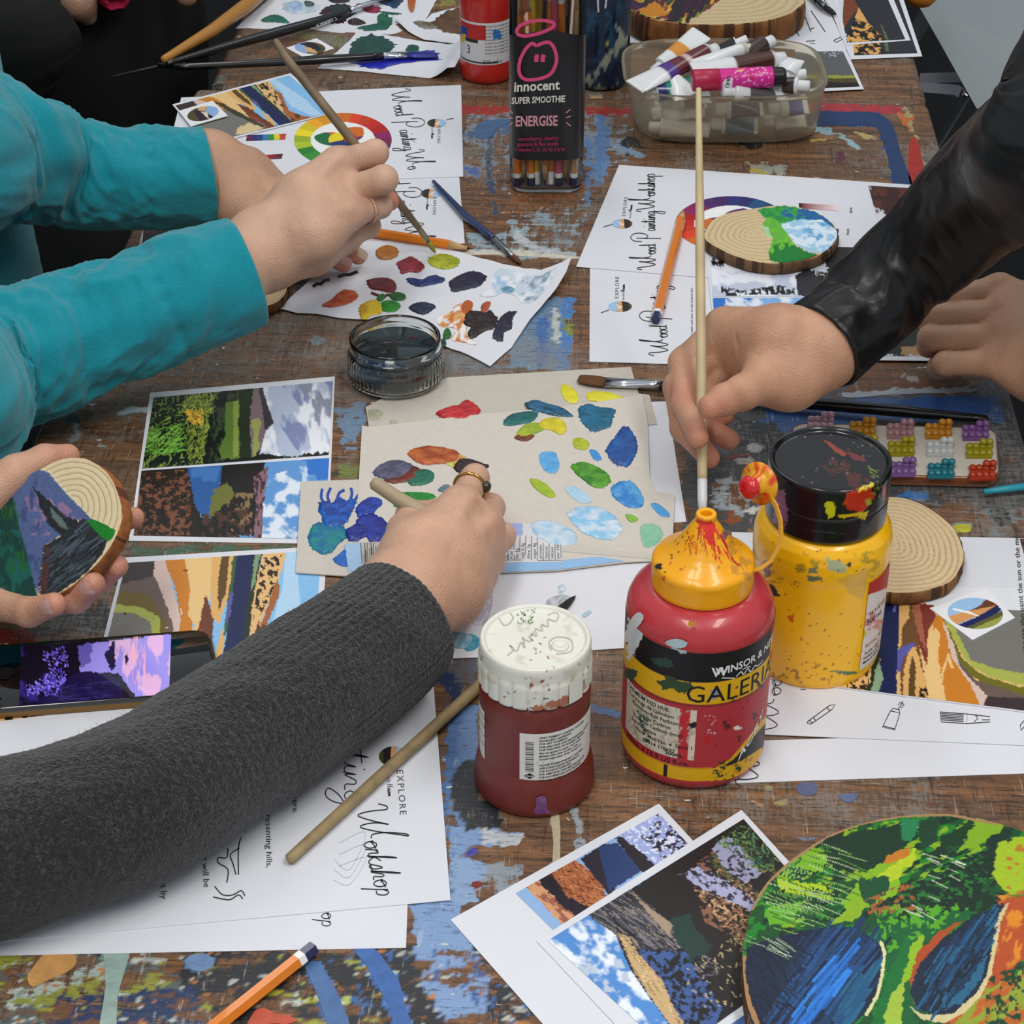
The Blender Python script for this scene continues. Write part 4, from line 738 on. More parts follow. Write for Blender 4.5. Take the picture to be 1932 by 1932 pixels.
def stick_pic(st, cx, cy, rx, ry, an, h, ops, base):
    n = 60; X, Y = np.meshgrid(np.linspace(-1, 1, n), np.linspace(-1, 1, n)); X = X.ravel(); Y = Y.ravel(); U = X*np.sqrt(1-Y*Y/2)*rx; W = Y*np.sqrt(1-X*X/2)*ry; a = math.radians(an)
    xx = cx+U*math.cos(a)-W*math.sin(a); yy = cy+U*math.sin(a)+W*math.cos(a); V = np.array([P(p, q, h) for p, q in zip(xx, yy)]); i = np.arange(n-1)[:, None]*n+np.arange(n-1)[None]
    mesh('oval_picture', V, np.stack([i, i+n, i+n+1, i+1], -1).reshape(-1, 4), PRINT, st, cols=paint(xx, yy, ops, base))
stick_pic(st, 1840, 1157, 52, 29, 4, .0028, [('P', '6a3a26', [(1845, 1145), (1860, 1130), (1870, 1133), (1895, 1145), (1860, 1150), (1800, 1165)], 1), ('P', 'd89a5c', [(1790, 1162), (1850, 1148), (1880, 1142), (1850, 1160), (1800, 1180)], 1), ('P', '1b2358', [(1800, 1182), (1840, 1165), (1880, 1143), (1892, 1150), (1850, 1175), (1815, 1190)], 1), ('P', '5a5a2a', [(1810, 1190), (1850, 1172), (1895, 1150), (1895, 1165), (1850, 1190)], 1), ('P', '9aa04a', [(1830, 1188), (1895, 1160), (1890, 1180), (1850, 1190)], 1), ('L', 'f4f4f4', [(1798, 1148), (1830, 1155), (1845, 1162), (1832, 1158), (1800, 1150)], 2, 0)], '9cc2e6')
# ================= right-hand middle pages
pF = page('white workshop page with right-hand colour wheel, below the tub of tubes', [(1168, 311), (1800, 354), (1775, 560), (1087, 503)], 2.6)
sF = plane_surf(LY*2.6+.0003)
wheel(pF, 2.7, 1380, 422, 106, 52, 155)
cursive(pF, 'Wood Painting Workshop', sF, (1238, 500), (-.1, -7.1+.0), (-14, 1.2), 1.8)
emblem(pF, 2.8, 1174, 422, 19, 9, 0, ((1180, 408), (.8, -7.5), (-9, -.6)), ((1190, 412), (.8, -6), (-6, -.3)), 0, ((-1, 0), (0, 1)))
pict(pF, [(1507, 383), (1583, 387), (1583, 398), (1508, 393)], 2.9, [('GR', '7a1420', 'f0d8dc', None, 1512, 388, 1580, 392), ('P', '2b1012', [(1500, 380), (1513, 380), (1513, 400), (1500, 400)], 0)], 'b01828', 2)
pict(pF, [(1545, 430), (1583, 432), (1581, 443), (1545, 441)], 2.9, [], '5a1440', 3)
text(pF, 'tint', sF, (1608, 402), (0, -8), (-9, 0)); text(pF, 'hue', sF, (1602, 443), (0, -8), (-9, 0))
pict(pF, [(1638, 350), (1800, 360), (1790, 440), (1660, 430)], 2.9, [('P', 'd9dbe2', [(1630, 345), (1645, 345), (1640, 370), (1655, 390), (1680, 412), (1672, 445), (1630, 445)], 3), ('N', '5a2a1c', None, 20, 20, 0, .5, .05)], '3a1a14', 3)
pG = page('white workshop page under the orange pencil, left of the brush-holding hand', [(1113, 495), (1345, 505), (1380, 690), (1112, 682)], 1.4)
sG = plane_surf(LY*1.4+.0003)
cursive(pG, 'Wood Painting', sG, (1262, 662), (-.6, -8.6), (-15, .5), 1.9)
emblem(pG, 1.4+.3, 1170, 578, 22, 10, 0, ((1167, 563), (.2, -8.5), (-10, 0)), ((1178, 566), (.2, -7), (-7, 0)), 0, ((-1, 0), (0, 1)))
lines(pG, [[(1134, 590), (1150, 584)]], 1.5, sG, mat('grey_ink', '4a4d55', .6)); lines(pF, [[(1138, 428), (1156, 423)]], 1.5, sF, mat('grey_ink', '4a4d55', .6))
text(pG, 'your paint and start on the branch line', sG, (1307, 640), (0, -6.2), (-6, 0))
pH = page('photo sheet with snowy trees and blue sky, under the small painted slice', [(1329, 455), (1775, 470), (1785, 681), (1353, 676)], 3.6)
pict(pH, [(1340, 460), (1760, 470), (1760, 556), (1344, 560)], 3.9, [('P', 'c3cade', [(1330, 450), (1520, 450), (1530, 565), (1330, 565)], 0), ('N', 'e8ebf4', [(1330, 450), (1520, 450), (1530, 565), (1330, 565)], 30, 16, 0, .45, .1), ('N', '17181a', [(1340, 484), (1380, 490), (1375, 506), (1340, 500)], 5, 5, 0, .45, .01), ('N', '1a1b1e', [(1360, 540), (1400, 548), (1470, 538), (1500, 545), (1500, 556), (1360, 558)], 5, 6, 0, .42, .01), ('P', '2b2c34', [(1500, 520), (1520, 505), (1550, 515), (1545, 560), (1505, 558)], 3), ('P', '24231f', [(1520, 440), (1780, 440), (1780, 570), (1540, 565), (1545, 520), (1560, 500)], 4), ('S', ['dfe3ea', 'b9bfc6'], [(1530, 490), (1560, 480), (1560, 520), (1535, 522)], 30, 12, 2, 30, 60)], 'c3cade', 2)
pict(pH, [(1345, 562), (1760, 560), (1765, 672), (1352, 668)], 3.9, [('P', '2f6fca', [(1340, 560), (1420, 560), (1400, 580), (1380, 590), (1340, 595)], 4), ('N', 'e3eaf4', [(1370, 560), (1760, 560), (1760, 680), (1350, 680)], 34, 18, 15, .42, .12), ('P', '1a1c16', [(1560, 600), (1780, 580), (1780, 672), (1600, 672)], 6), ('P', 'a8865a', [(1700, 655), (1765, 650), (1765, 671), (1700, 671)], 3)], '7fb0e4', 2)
# ================= top-left middle pages
pJ = page('upper white workshop page with colour wheel, behind the teal-sleeved hands', [(342, 184), (870, 160), (874, 333), (300, 352)], 2.2)
sJ = plane_surf(LY*2.2+.0002)
wheel(pJ, 2.4, 647, 264, 92, 51, 20)
cursive(pJ, 'Wood Painting Wo', sJ, (737, 178), (1.7, 7.4), (15, -2), 1.8)
emblem(pJ, 2.2+.2, 824, 232, 18, 8, 0, ((826, 238), (-.2, 6.6), (8, 0)), ((814, 240), (0, 5), (5, 0)), 0, ((1, 0), (0, 1)))
lines(pJ, [[(842, 226), (856, 223)]], 1.5, sJ, mat('grey_ink', '4a4d55', .6))
pict(pJ, [(466, 255), (540, 252), (538, 263), (464, 266)], 2.5, [('P', c, [(464+i*10.6, 250), (476+i*10.6, 250), (476+i*10.6, 268), (464+i*10.6, 268)], 0) for i, c in enumerate(('6a1a4a', '2b2a6a', '223a7a', '2a7ab0', '2f8a3a', 'e0cf2a', 'c8402a'))], 'a0282a', 2)
pict(pJ, [(470, 294), (534, 290), (531, 299), (486, 302)], 2.5, [('GR', 'b01c2c', '2a2030', None, 500, 295, 534, 295)], 'b01828', 2)
pict(pJ, [(348, 190), (400, 186), (392, 200), (344, 200)], 2.5, [], '23262a', 4)
pK = page('lower white workshop page crossed by the orange pencil, beside the teal cuff', [(296, 340), (866, 329), (877, 459), (258, 476)], 1.2)
sK = plane_surf(LY*1.2+.0002)
cursive(pK, 'Wood Painting Wo', sK, (728, 303), (2.2, 8.3), (15, -2), 1.9)
emblem(pK, 1.4, 813, 365, 19, 9, 0, ((818, 372), (-.3, 6.8), (8, 0)), ((805, 374), (-.2, 5), (5, 0)), 0, ((1, 0), (0, 1)))
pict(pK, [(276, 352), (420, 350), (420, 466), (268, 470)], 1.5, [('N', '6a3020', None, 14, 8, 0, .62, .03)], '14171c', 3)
cd = page('upright-tilted mountain print card with rounded corners, left of the top colour wheel', [(325, 197), (548, 138), (634, 212), (390, 274)], 4.2, name='print_card', cat='print')
ck = [(331, 199), (546, 142), (626, 212), (393, 269)]
pict(cd, ck, 4.5, illus([(331, 199), (546, 142), (626, 212), (393, 269)], 1.2)+[('P', '74736d', [(395, 262), (420, 205), (500, 235), (500, 262)], 1), ('P', '3e3a22', [(400, 190), (420, 195), (470, 222), (500, 238), (495, 240), (440, 215)], 1), ('P', 'dcc394', [(444, 254), (450, 240), (470, 232), (498, 240), (480, 250)], 2)], '85bdea', 1.4)
st = tag(quad('sticker', [(337, 209), (401, 190), (430, 218), (360, 238)], .0042, mat('sticker_white', 'e9eaee', .5), None, sp=20, th=.0006), 'white four-sided sticker with an oval stream picture, lying on the top-left print card', 'sticker', 'round-picture stickers')
stick_pic(st, 383, 214, 30, 13, -12, .0044, [('P', '8fb0dc', [(392, 195), (430, 190), (430, 230), (395, 228), (388, 212)], 1), ('P', 'd8a878', [(372, 198), (392, 196), (385, 215), (375, 210)], 1), ('P', '2a2030', [(365, 210), (380, 208), (410, 224), (380, 232)], 1), ('P', 'e8d0b8', [(378, 210), (390, 212), (395, 224), (388, 220)], 1)], '4f4a28')
# ================= far table papers
pL = tag(polysheet('palette_sheet', [(445, 53), (470, 30), (520, -12), (560, -60), (860, -60), (826, -5), (800, 43), (776, 42), (745, 45), (760, 58), (742, 64), (700, 64), (655, 61), (640, 62), (600, 57), (575, 53), (500, 54)], LY*1.2, PAPER, None, jit=.7, seed=3), 'white paper palette at the far top left with teal, maroon and white paint', 'paper palette')
pM = tag(polysheet('palette_sheet', [(742, 38), (800, 42), (815, 25), (868, 12), (930, 5), (930, 80), (868, 84), (840, 80), (800, 74), (770, 60)], LY*3.2, PAPER, None, jit=.6, seed=4, step=10, lift=lambda X, Y: .005*np.clip((790-X)/50, 0, 1)**2), 'curled white palette sheet with brown smears, left of the far red paint bottle', 'paper palette')
pN = tag(polysheet('palette_sheet', [(599, 128), (628, 104), (660, 76), (672, 62), (700, 60), (728, 66), (800, 78), (868, 86), (872, 125), (858, 149), (845, 150), (800, 146), (740, 140), (690, 135)], LY*2.2, PAPER, None, jit=.5, seed=5, step=10, lift=lambda X, Y: .012*np.clip((X+(Y-90)*.6-845)/35, 0, 1)**1.5), 'white palette sheet with dark teal and ultramarine paint under the far black brush', 'paper palette')
h1, h2, h3 = LY*1.2, LY*3.2, LY*2.2
TL = '0f5a48'
for q in (([(493, 38), (505, 30), (525, 28), (538, 35), (545, 44), (520, 42), (500, 42)], TL, '15705a', h1, pL), ([(535, 8), (560, 2), (600, 8), (600, 18), (575, 25), (545, 24)], 'dfe5e8', 'a9c6e0', h1, pL), ([(548, 6), (560, 2), (572, 10), (560, 20), (552, 18)], '9dbbe0', 'b9cfe8', h1+.0006, pL), ([(575, 2), (592, 5), (590, 12), (578, 12)], '2f4a44', '5a6a66', h1+.0006, pL), ([(605, 22), (625, 10), (650, 8), (672, 20), (660, 32), (640, 44), (618, 40)], '2a1420', '3c1522', h1, pL), ([(620, 12), (640, 8), (655, 16), (640, 26), (625, 22)], '16302f', '1d2a2c', h1+.0006, pL), ([(673, 8), (690, 8), (700, 12), (718, 14), (712, 24), (690, 22)], '6a1226', 'a02038', h1, pL), ([(655, 42), (668, 34), (678, 36), (690, 44), (670, 48)], '2a1018', None, h1, pL),
          ([(676, 52), (690, 50), (715, 50), (712, 30), (725, 26), (740, 36), (738, 48), (725, 56), (690, 58)], '0d5240', '146a52', h1, pL), ([(715, 22), (740, 24), (758, 26), (740, 28)], '0f5a48', None, h1, pL), ([(700, -4), (760, -6), (755, 8), (745, 16), (735, 12), (710, 4)], '1f3a58', '2c4f74', h1, pL), ([(770, -10), (783, -8), (782, 14), (777, 22), (771, 14)], 'c4682a', 'b85a20', h1+.001, pL), ([(620, -4), (660, -6), (655, 4), (630, 6)], '241a24', None, h1, pL),
          ([(820, 38), (840, 22), (866, 15), (900, 15), (900, 62), (850, 62), (838, 60), (822, 52), (800, 50)], '4a3018', '6a4828', h2, pM), ([(780, 42), (800, 40), (830, 52), (800, 54)], '8a8680', '6a5a48', h2, pM),
          ([(660, 92), (672, 74), (705, 66), (735, 74), (744, 86), (728, 102), (690, 104), (660, 105)], '0f4038', '17544a', h3, pN), ([(765, 95), (772, 85), (788, 86), (790, 96), (775, 98)], '124a40', '1a5c50', h3, pN), ([(635, 115), (690, 112), (740, 105), (790, 97), (822, 96), (826, 110), (830, 113), (790, 116), (740, 123), (720, 130), (690, 126), (670, 120)], '10189a', '1a2ab4', h3, pN)):
    blob(q[4], q[0], q[1], q[2], q[3]+.0002, .0006, seed=5, jag=.12, dens=30)
st = tag(quad('sticker', [(540, 90), (597, 72), (631, 91), (573, 108)], .0011, mat('sticker_white', 'e9eaee', .5), None, sp=20, th=.0006), 'white four-sided sticker with an oval stream picture, on bare wood of the far table', 'sticker', 'round-picture stickers')
stick_pic(st, 585, 90, 29, 11, 4, .0013, [('P', '8fb0dc', [(550, 80), (575, 80), (580, 100), (560, 104)], 1), ('P', 'd8a878', [(575, 88), (592, 90), (598, 100), (580, 98)], 1), ('P', '2a2030', [(562, 82), (590, 80), (608, 92), (600, 96), (580, 88)], 1)], '4f4a28')
pO = page('white text page on the far table running under the big wood slice', [(1120, 30), (1640, -60), (1690, 96), (1120, 78)], 1)
sO = plane_surf(LY+.0002)
lines(pO, [[(1515, 22), (1530, 60)], [(1530, 20), (1557, 60)], [(1553, -5), (1586, 62)], [(1500, 55), (1508, 68)], [(1528, 56), (1536, 52)]], 1.6, sO); lines(pO, [[(1521, 78), (1538, 76), (1528, 82), (1538, 82)], [(1573, 76), (1586, 70), (1589, 74), (1578, 80), (1573, 76)]], 1.4, sO)
def farprint(label, c, lay, inner, flip):
    s_ = page(label, c, lay)
    pict(s_, inner, lay+.3, [('P', '26282e', [(1600, -60), (1760, -60), (1760, 120), (1650, 120), (1640, 30)], 0), ('P', '7a3a1e', [(1590, -20), (1608, -10), (1620, 15), (1600, 40), (1588, 62), (1592, 30)], 1), ('P', 'e0a85c', [(1595, 78+flip), (1604, 58+flip), (1612, 34), (1620, 14), (1640, 45), (1660, 62+flip), (1664, 84+flip)], 1), ('N', '15120c', [(1600, 60), (1612, 34), (1640, 45), (1660, 62+flip), (1670, 84+flip), (1605, 84+flip)], 7, 5, 10, .47, .01), ('P', '5c6a48', [(1660, 44), (1665, 50), (1678, 76+flip), (1672, 76+flip)], 1), ('P', 'd9dbe2', [(1570, -20), (1592, -10), (1590, 30), (1590, 60), (1597, 64), (1596, 90), (1560, 90)], 0)], '26282e', 1.6)
    return s_
farprint('lower of two dark illustrated prints overhanging the far table corner', [(1560, 0), (1692, -40), (1740, 106), (1605, 112)], 2.4, [(1600, 0), (1684, -36), (1731, 100), (1612, 104)], 20)
farprint('upper of two dark illustrated prints near the far table corner', [(1560, -40), (1662, -60), (1718, 76), (1596, 85)], 3.2, [(1575, -40), (1650, -60), (1708, 74), (1598, 80)], 0)
pP = page('grey lake print with rounded white border beside the tub of tubes', [(1500, 82), (1592, 84), (1630, 168), (1510, 174)], 4.0)
pict(pP, [(1502, 98), (1590, 96), (1622, 163), (1510, 168)], 4.3, [('P', '5a5d60', [(1490, 90), (1640, 90), (1640, 145), (1490, 145)], 0), ('P', '9a9c3a', [(1490, 142), (1640, 142), (1640, 150), (1490, 148)], 1), ('P', '4a4218', [(1490, 147), (1640, 148), (1640, 158), (1490, 156)], 1), ('P', '1c1510', [(1490, 154), (1640, 156), (1640, 175), (1490, 175)], 1), ('S', ['b9bcc4'], [(1550, 98), (1590, 96), (1590, 106), (1555, 106)], 20, 4, 1.5, 0, 60)], '5a5d60', 1.8)
# ================= palette sheet in the middle (white, torn)
pal = tag(polysheet('palette_sheet', [(527, 582), (560, 550), (605, 512), (640, 485), (690, 456), (750, 452), (810, 462), (880, 478), (905, 487), (960, 500), (1020, 514), (1060, 510), (1078, 505), (1068, 530), (1050, 555), (1000, 605), (965, 655), (925, 690), (880, 668), (840, 652), (760, 625), (690, 602), (640, 600), (597, 592), (560, 590)], .0016, PAPER, None, jit=.8, seed=9, step=14, lift=lambda X, Y: .010*np.clip((X-960)/120, 0, 1)**2), 'torn white paper palette covered in paint dabs behind the glass jar', 'paper palette')
hp = .0018
D = [([(712, 470), (730, 463), (748, 468), (750, 482), (735, 490), (715, 488), (709, 480)], 'b8721c', 'a8641a'), ([(808, 490), (825, 480), (850, 482), (867, 492), (858, 505), (835, 508), (815, 502)], '8f9a12', 'b4b81e'), ([(748, 496), (765, 488), (775, 484), (790, 492), (801, 502), (790, 514), (772, 513), (758, 517), (752, 506)], '7c0d22', 'a01830'),
     ([(693, 530), (715, 525), (738, 527), (748, 540), (742, 552), (715, 548), (700, 545)], '560c16', '701420'), ([(768, 526), (782, 528), (795, 530), (810, 522), (822, 520), (836, 524), (836, 532), (815, 537), (795, 541), (780, 538), (769, 532)], '0e2360', '16357e'), ([(847, 532), (870, 518), (890, 512), (910, 516), (917, 525), (905, 540), (885, 545), (860, 551), (850, 545)], '171633', '1f1d40'),
     ([(608, 576), (625, 566), (640, 552), (655, 547), (672, 552), (674, 562), (660, 572), (640, 578), (620, 580)], 'ab3f18', 'c05a24'), ([(678, 580), (690, 570), (710, 566), (722, 578), (718, 592), (700, 596), (690, 603), (680, 598)], 'b98f10', 'e3c41a'), ([(718, 572), (730, 568), (748, 570), (756, 578), (745, 588), (725, 588), (715, 580)], '157a1a', '2f9a22'), ([(735, 556), (748, 552), (764, 556), (764, 565), (750, 568), (738, 564)], '1c5c1c', '256a22'), ([(712, 560), (722, 555), (728, 560), (720, 568), (712, 567)], '1f6a20', None),
     ([(771, 580), (785, 572), (805, 571), (822, 578), (812, 588), (798, 594), (780, 588)], '121d38', '1b2b52'), ([(878, 595), (890, 586), (920, 590), (925, 585), (940, 605), (930, 620), (915, 625), (890, 640), (882, 630), (888, 618), (875, 612)], '1d1211', '281817'), ([(940, 605), (955, 590), (975, 587), (968, 600), (965, 620), (950, 628), (948, 645), (932, 640), (930, 630)], '1a1a2e', '23233a'), ([(908, 578), (918, 570), (926, 572), (920, 585), (910, 590)], '9a3e1e', 'b85228'), ([(838, 625), (846, 620), (852, 632), (846, 640), (836, 638)], '14641a', None), ([(826, 645), (838, 640), (842, 650), (835, 655)], '123f30', None)]
for i, d in enumerate(D): blob(pal, d[0], d[1], d[2], hp, .0011, seed=i, jag=.07)
WASH = mat('thin_paint_wash', vcol=True, rough=.6)
def wash(parent, name, corners, h, ops, base, sp=1.8, lift=None): return quad(name, corners, h, WASH, parent, ops=ops, base=base, sp=sp, lift=lift)
wl = lambda X, Y: .010*np.clip((X-960)/120, 0, 1)**2
def washpoly(parent, pts, h, ops, base, lift=None): return polysheet('paint_wash', pts, h, WASH, parent, th=.00005, jit=.6, step=4, ops=ops, base=base, lift=lift)
washpoly(pal, smooth([(905, 556), (925, 545), (935, 510), (960, 508), (1000, 522), (1030, 522), (1050, 518), (1035, 545), (1010, 570), (985, 572), (975, 560), (950, 552), (930, 560), (915, 560)], 4), .0019, [('N', 'e4e8ee', None, 14, 12, 0, .5, .08), ('N', '7f97ab', [(960, 530), (1040, 520), (1010, 575), (970, 560)], 12, 9, 0, .47, .1), ('N', '9fc0dc', [(920, 510), (965, 510), (960, 550), (920, 555)], 12, 12, 0, .5, .1)], 'c3d0de', wl)
blob(pal, [(945, 545), (960, 540), (972, 546), (965, 553), (950, 552)], '5f8fa8', '7fa8bf', hp, .0003)
washpoly(pal, smooth([(825, 600), (845, 592), (855, 580), (880, 570), (895, 590), (885, 610), (880, 630), (900, 650), (870, 645), (850, 640), (860, 620), (830, 615)], 4), .0019, [('N', 'c9742a', None, 6, 6, 0, .5, .03), ('N', 'e9eaee', None, 8, 8, 0, .56, .02)], 'dca56a')
washpoly(pal, smooth([(870, 578), (880, 566), (892, 572), (888, 588), (876, 592)], 3), .00195, [], 'b05a26')
lines(pal, [[(590, 541), (598, 535), (605, 536), (612, 529), (622, 527)], [(637, 522), (650, 518), (660, 518), (675, 512)]], 6, plane_surf(.0019), mat('black_paint', '14161a', .4), name='black_dashes')
lines(pal, [[(700, 552), (710, 556), (722, 560), (735, 555)]], 5, plane_surf(.0019), mat('maroon_paint', '5a1018', .4), name='maroon_streak')
# ================= card palettes
CARD = mat('grey_board', 'c9c2b8', .8, var=.03, vscale=200)
w1 = page('white sheet whose edge shows right of the cream card palette', [(900, 772), (1258, 757), (1295, 984), (920, 1010)], 1)
w2 = tag(polysheet('paper_sheet', [(780, 1086), (1232, 1060), (1245, 1218), (905, 1240), (812, 1243), (790, 1180)], LY*1.8, PAPER, None, step=40), 'white rinse-stained sheet below the cream card palette, behind the white-lidded jar', 'paper')
for q in (([(1035, 1130), (1060, 1122), (1080, 1130), (1060, 1145), (1030, 1148)], '9aa0a8', 'c3c6cc'), ([(905, 1120), (925, 1108), (930, 1130), (920, 1170), (900, 1180), (885, 1160)], 'b4aebf', 'cfcfda'), ([(825, 1195), (850, 1190), (890, 1200), (880, 1222), (850, 1220), (830, 1212)], '7fb0c8', 'a8c8d8'), ([(868, 1206), (886, 1196), (904, 1204), (902, 1222), (880, 1228)], '3f8fae', '5aa4c0'), ([(1050, 1110), (1062, 1102), (1068, 1112), (1056, 1120)], 'a9bfd0', 'dfe3ea'), ([(1098, 1160), (1110, 1152), (1116, 1155), (1104, 1164)], 'a8c0d0', None)):
    washpoly(w2, smooth(q[0], 4), LY*1.8+.0002+q[0][0][0]%7*.00004, [('N', q[2] or q[1], None, 8, 8, 0, .5, .1)], q[1])
k1 = tag(polysheet('card_palette', [(690, 768), (720, 752), (845, 712), (1000, 703), (1190, 692), (1205, 742), (1225, 745), (1240, 800), (700, 830)], LY*2.6, mat('grey_cream_board', 'c0b9ae', .8, var=.03, vscale=200), None, th=.0008, step=40), 'upper grey-cream card palette with yellow and red dabs, under the flat brush', 'card palette')
k3 = tag(polysheet('card_palette', [(568, 908), (700, 904), (760, 915), (780, 1090), (650, 1086), (558, 1080)], LY*4.4, CARD, None, th=.0008, step=40), 'small cream card with blue and turquoise paint left of the painting hand', 'card palette')
k2 = tag(polysheet('card_palette', [(683, 803), (700, 805), (900, 782), (1060, 768), (1212, 745), (1222, 800), (1226, 900), (1235, 928), (1273, 932), (1268, 1056), (1180, 1060), (1050, 1076), (940, 1080), (680, 1092), (675, 940)], LY*5.6, mat('cream_board', 'cdc6bc', .8, var=.03, vscale=200), None, th=.0008, step=40), 'large cream card palette in the middle with blue, green and orange paint dabs', 'card palette')
HK = LY*5.6+.0001
quad('printed_border', [(940, 1030), (1060, 1022), (1272, 1052), (1268, 1058)], HK+.0001, PRINT, k2, ops=[], base='c9c2b8', sp=8)
washpoly(k2, [(935, 1062), (1055, 1057), (1130, 1050), (1180, 1058), (1050, 1075), (940, 1080)], HK+.0002, [], '8fb8e0')
quad('printed_label', [(930, 985), (1060, 990), (1062, 1060), (925, 1062)], HK+.0003, PRINT, k2, ops=[('P', '9fa8d8', [(920, 985), (985, 985), (985, 1010), (930, 1025)], 4), ('L', '6f6f74', [(958, 1018), (958, 1058)], 1.5, 0)]+[('L', '5a5a60', [(x, 1012 if x < 1015 else 1025), (x, 1056)], 1.2, 0) for x in range(948, 1060, 11)]+[('L', '5a5a60', [(945, 1057), (1060, 1057)], 1.2, 0)], base='d3d3d6', sp=1.6)
for i, t in enumerate(('kJ 450', 'kcal 107', 'fat 1g', 'salt 0.4g', 'fibre 3g', 'sugar 8g', 'protein', 'typical', 'values', 'per 100g')): text(k2, t, plane_surf(HK+.0004), (956+i*11, 1054), (0, -9), (-8, 0))
quad('printed_label', [(650, 1026), (712, 1022), (712, 1092), (660, 1094)], HK+.0003, PRINT, k2, ops=[('P', 'b9b2aa', [(678, 1020), (720, 1020), (720, 1095), (690, 1095)], 0)]+[('L', '2a2a2e', [(x, 1025), (x+3, 1064)], (1.2, 2.2, 1.5)[x % 3], 0) for x in range(680, 712, 4)], base='9fc0e0', sp=1.5)
def kb(par, h): return lambda pts, c1, c2=None, t=.0007: blob(par, pts, c1, c2, h, t, seed=len(pts)+int(pts[0][0]))
b1 = kb(k1, LY*2.6+.0002); b2 = kb(k2, HK+.0001); b3 = kb(k3, LY*4.4+.0002)
b1([(822, 780), (845, 770), (865, 765), (880, 755), (895, 762), (906, 775), (895, 788), (865, 794), (840, 790)], 'a8121c', 'd0242a', .0015); b1([(1058, 730), (1070, 726), (1088, 740), (1090, 758), (1075, 760), (1062, 748)], 'd8cf10', 'e6dc2a', .0005); b1([(1108, 742), (1130, 738), (1165, 745), (1195, 760), (1204, 778), (1185, 782), (1160, 768), (1130, 758), (1110, 755)], 'd8d010', 'e4dc34', .0005)
b1([(695, 775), (710, 772), (722, 780), (715, 790), (698, 792)], 'b4b29a', 'a3a288', .0002); b1([(735, 795), (745, 793), (750, 800), (742, 806)], 'b4b29a', None, .0002)
b2([(990, 762), (1010, 756), (1030, 762), (1060, 770), (1080, 785), (1050, 785), (1020, 778), (1000, 772)], '0b4652', '13608a', .0012); b2([(950, 795), (965, 782), (1000, 776), (1015, 780), (1005, 795), (975, 802), (955, 803)], '0f6f6a', '0a4f58'); b2([(1092, 770), (1110, 762), (1130, 768), (1160, 772), (1155, 790), (1150, 805), (1120, 815), (1100, 800), (1093, 785)], '0a5a78', '0f6e94', .0009)
b2([(1015, 800), (1030, 790), (1055, 790), (1069, 805), (1060, 820), (1040, 812), (1020, 808)], 'c9b80c', 'ddd020', .0009); b2([(975, 818), (990, 802), (1015, 798), (1030, 806), (1010, 818), (985, 825)], '8aa81c', 'a8b828'); b2([(970, 825), (985, 819), (1008, 822), (995, 832), (980, 831)], '6a3214', '8a4a20'); b2([(1082, 830), (1095, 826), (1112, 836), (1105, 848), (1085, 845)], 'a8b814', 'c0c832'); b2([(1145, 845), (1160, 825), (1175, 805), (1190, 810), (1203, 838), (1198, 860), (1185, 880), (1160, 876), (1148, 862)], '0a3f88', '125aa8', .0012)
b2([(1017, 860), (1030, 852), (1048, 855), (1055, 880), (1045, 893), (1025, 885)], '4fa0dc', '6ab4e8', .0003); b2([(1112, 850), (1125, 850), (1135, 866), (1122, 868)], '3f90d4', None, .0003); b2([(1078, 882), (1095, 872), (1125, 880), (1150, 898), (1148, 915), (1125, 920), (1100, 905)], '2a7a12', '5aa41e', .001); b2([(1000, 905), (1015, 905), (1035, 918), (1048, 935), (1035, 938), (1010, 922)], '93b418', 'a8c024'); b2([(1152, 925), (1170, 908), (1195, 910), (1212, 935), (1212, 955), (1190, 958), (1165, 945)], '2a80cc', '5aa8e0', .0008)
b2([(1066, 920), (1085, 918), (1105, 930), (1117, 945), (1100, 950), (1080, 938)], 'a8cfe8', 'b9d6ea', .0002); b2([(1072, 968), (1100, 955), (1140, 960), (1170, 985), (1172, 1005), (1150, 1018), (1110, 1010), (1085, 992)], '8ac4ea', 'd3e2ee', .0008); b2([(1228, 952), (1240, 950), (1260, 965), (1262, 975), (1245, 972)], '4f9fdc', None, .0004); b2([(1180, 972), (1192, 972), (1204, 980), (1190, 985)], '86b83a'); b2([(1208, 995), (1225, 988), (1245, 995), (1250, 1012), (1235, 1028), (1215, 1030)], '7fbf9f', '90c8a8', .0002)
b2([(1000, 990), (1030, 982), (1060, 990), (1085, 1005), (1085, 1025), (1050, 1028), (1015, 1015)], 'c9dcea', '9fc8e8', .0012); b2([(768, 855), (800, 842), (840, 845), (865, 855), (862, 872), (830, 875), (795, 876)], '9a3f14', 'c4662a', .0009); b2([(840, 870), (862, 858), (880, 865), (868, 882), (850, 880)], 'cf5a28', 'c9d060', .0005); b2([(856, 878), (875, 865), (905, 872), (922, 880), (905, 892), (880, 895), (862, 890)], '221214', '3a1a16', .001)
b2([(704, 892), (720, 875), (750, 868), (778, 878), (770, 892), (745, 905), (720, 903)], '44445f', '5f5f7a', .001); b2([(725, 905), (755, 892), (782, 880), (795, 890), (780, 905), (745, 912)], '5a1c14', '7a2c1e'); b2([(780, 890), (800, 885), (818, 892), (815, 908), (790, 916), (770, 912)], '0f5f48', '1a7058'); b2([(735, 935), (760, 929), (800, 930), (820, 935), (815, 955), (790, 962), (750, 958)], '0a7a24', '18962e', .0009); b2([(826, 925), (840, 915), (850, 918), (842, 928)], '5a7484')
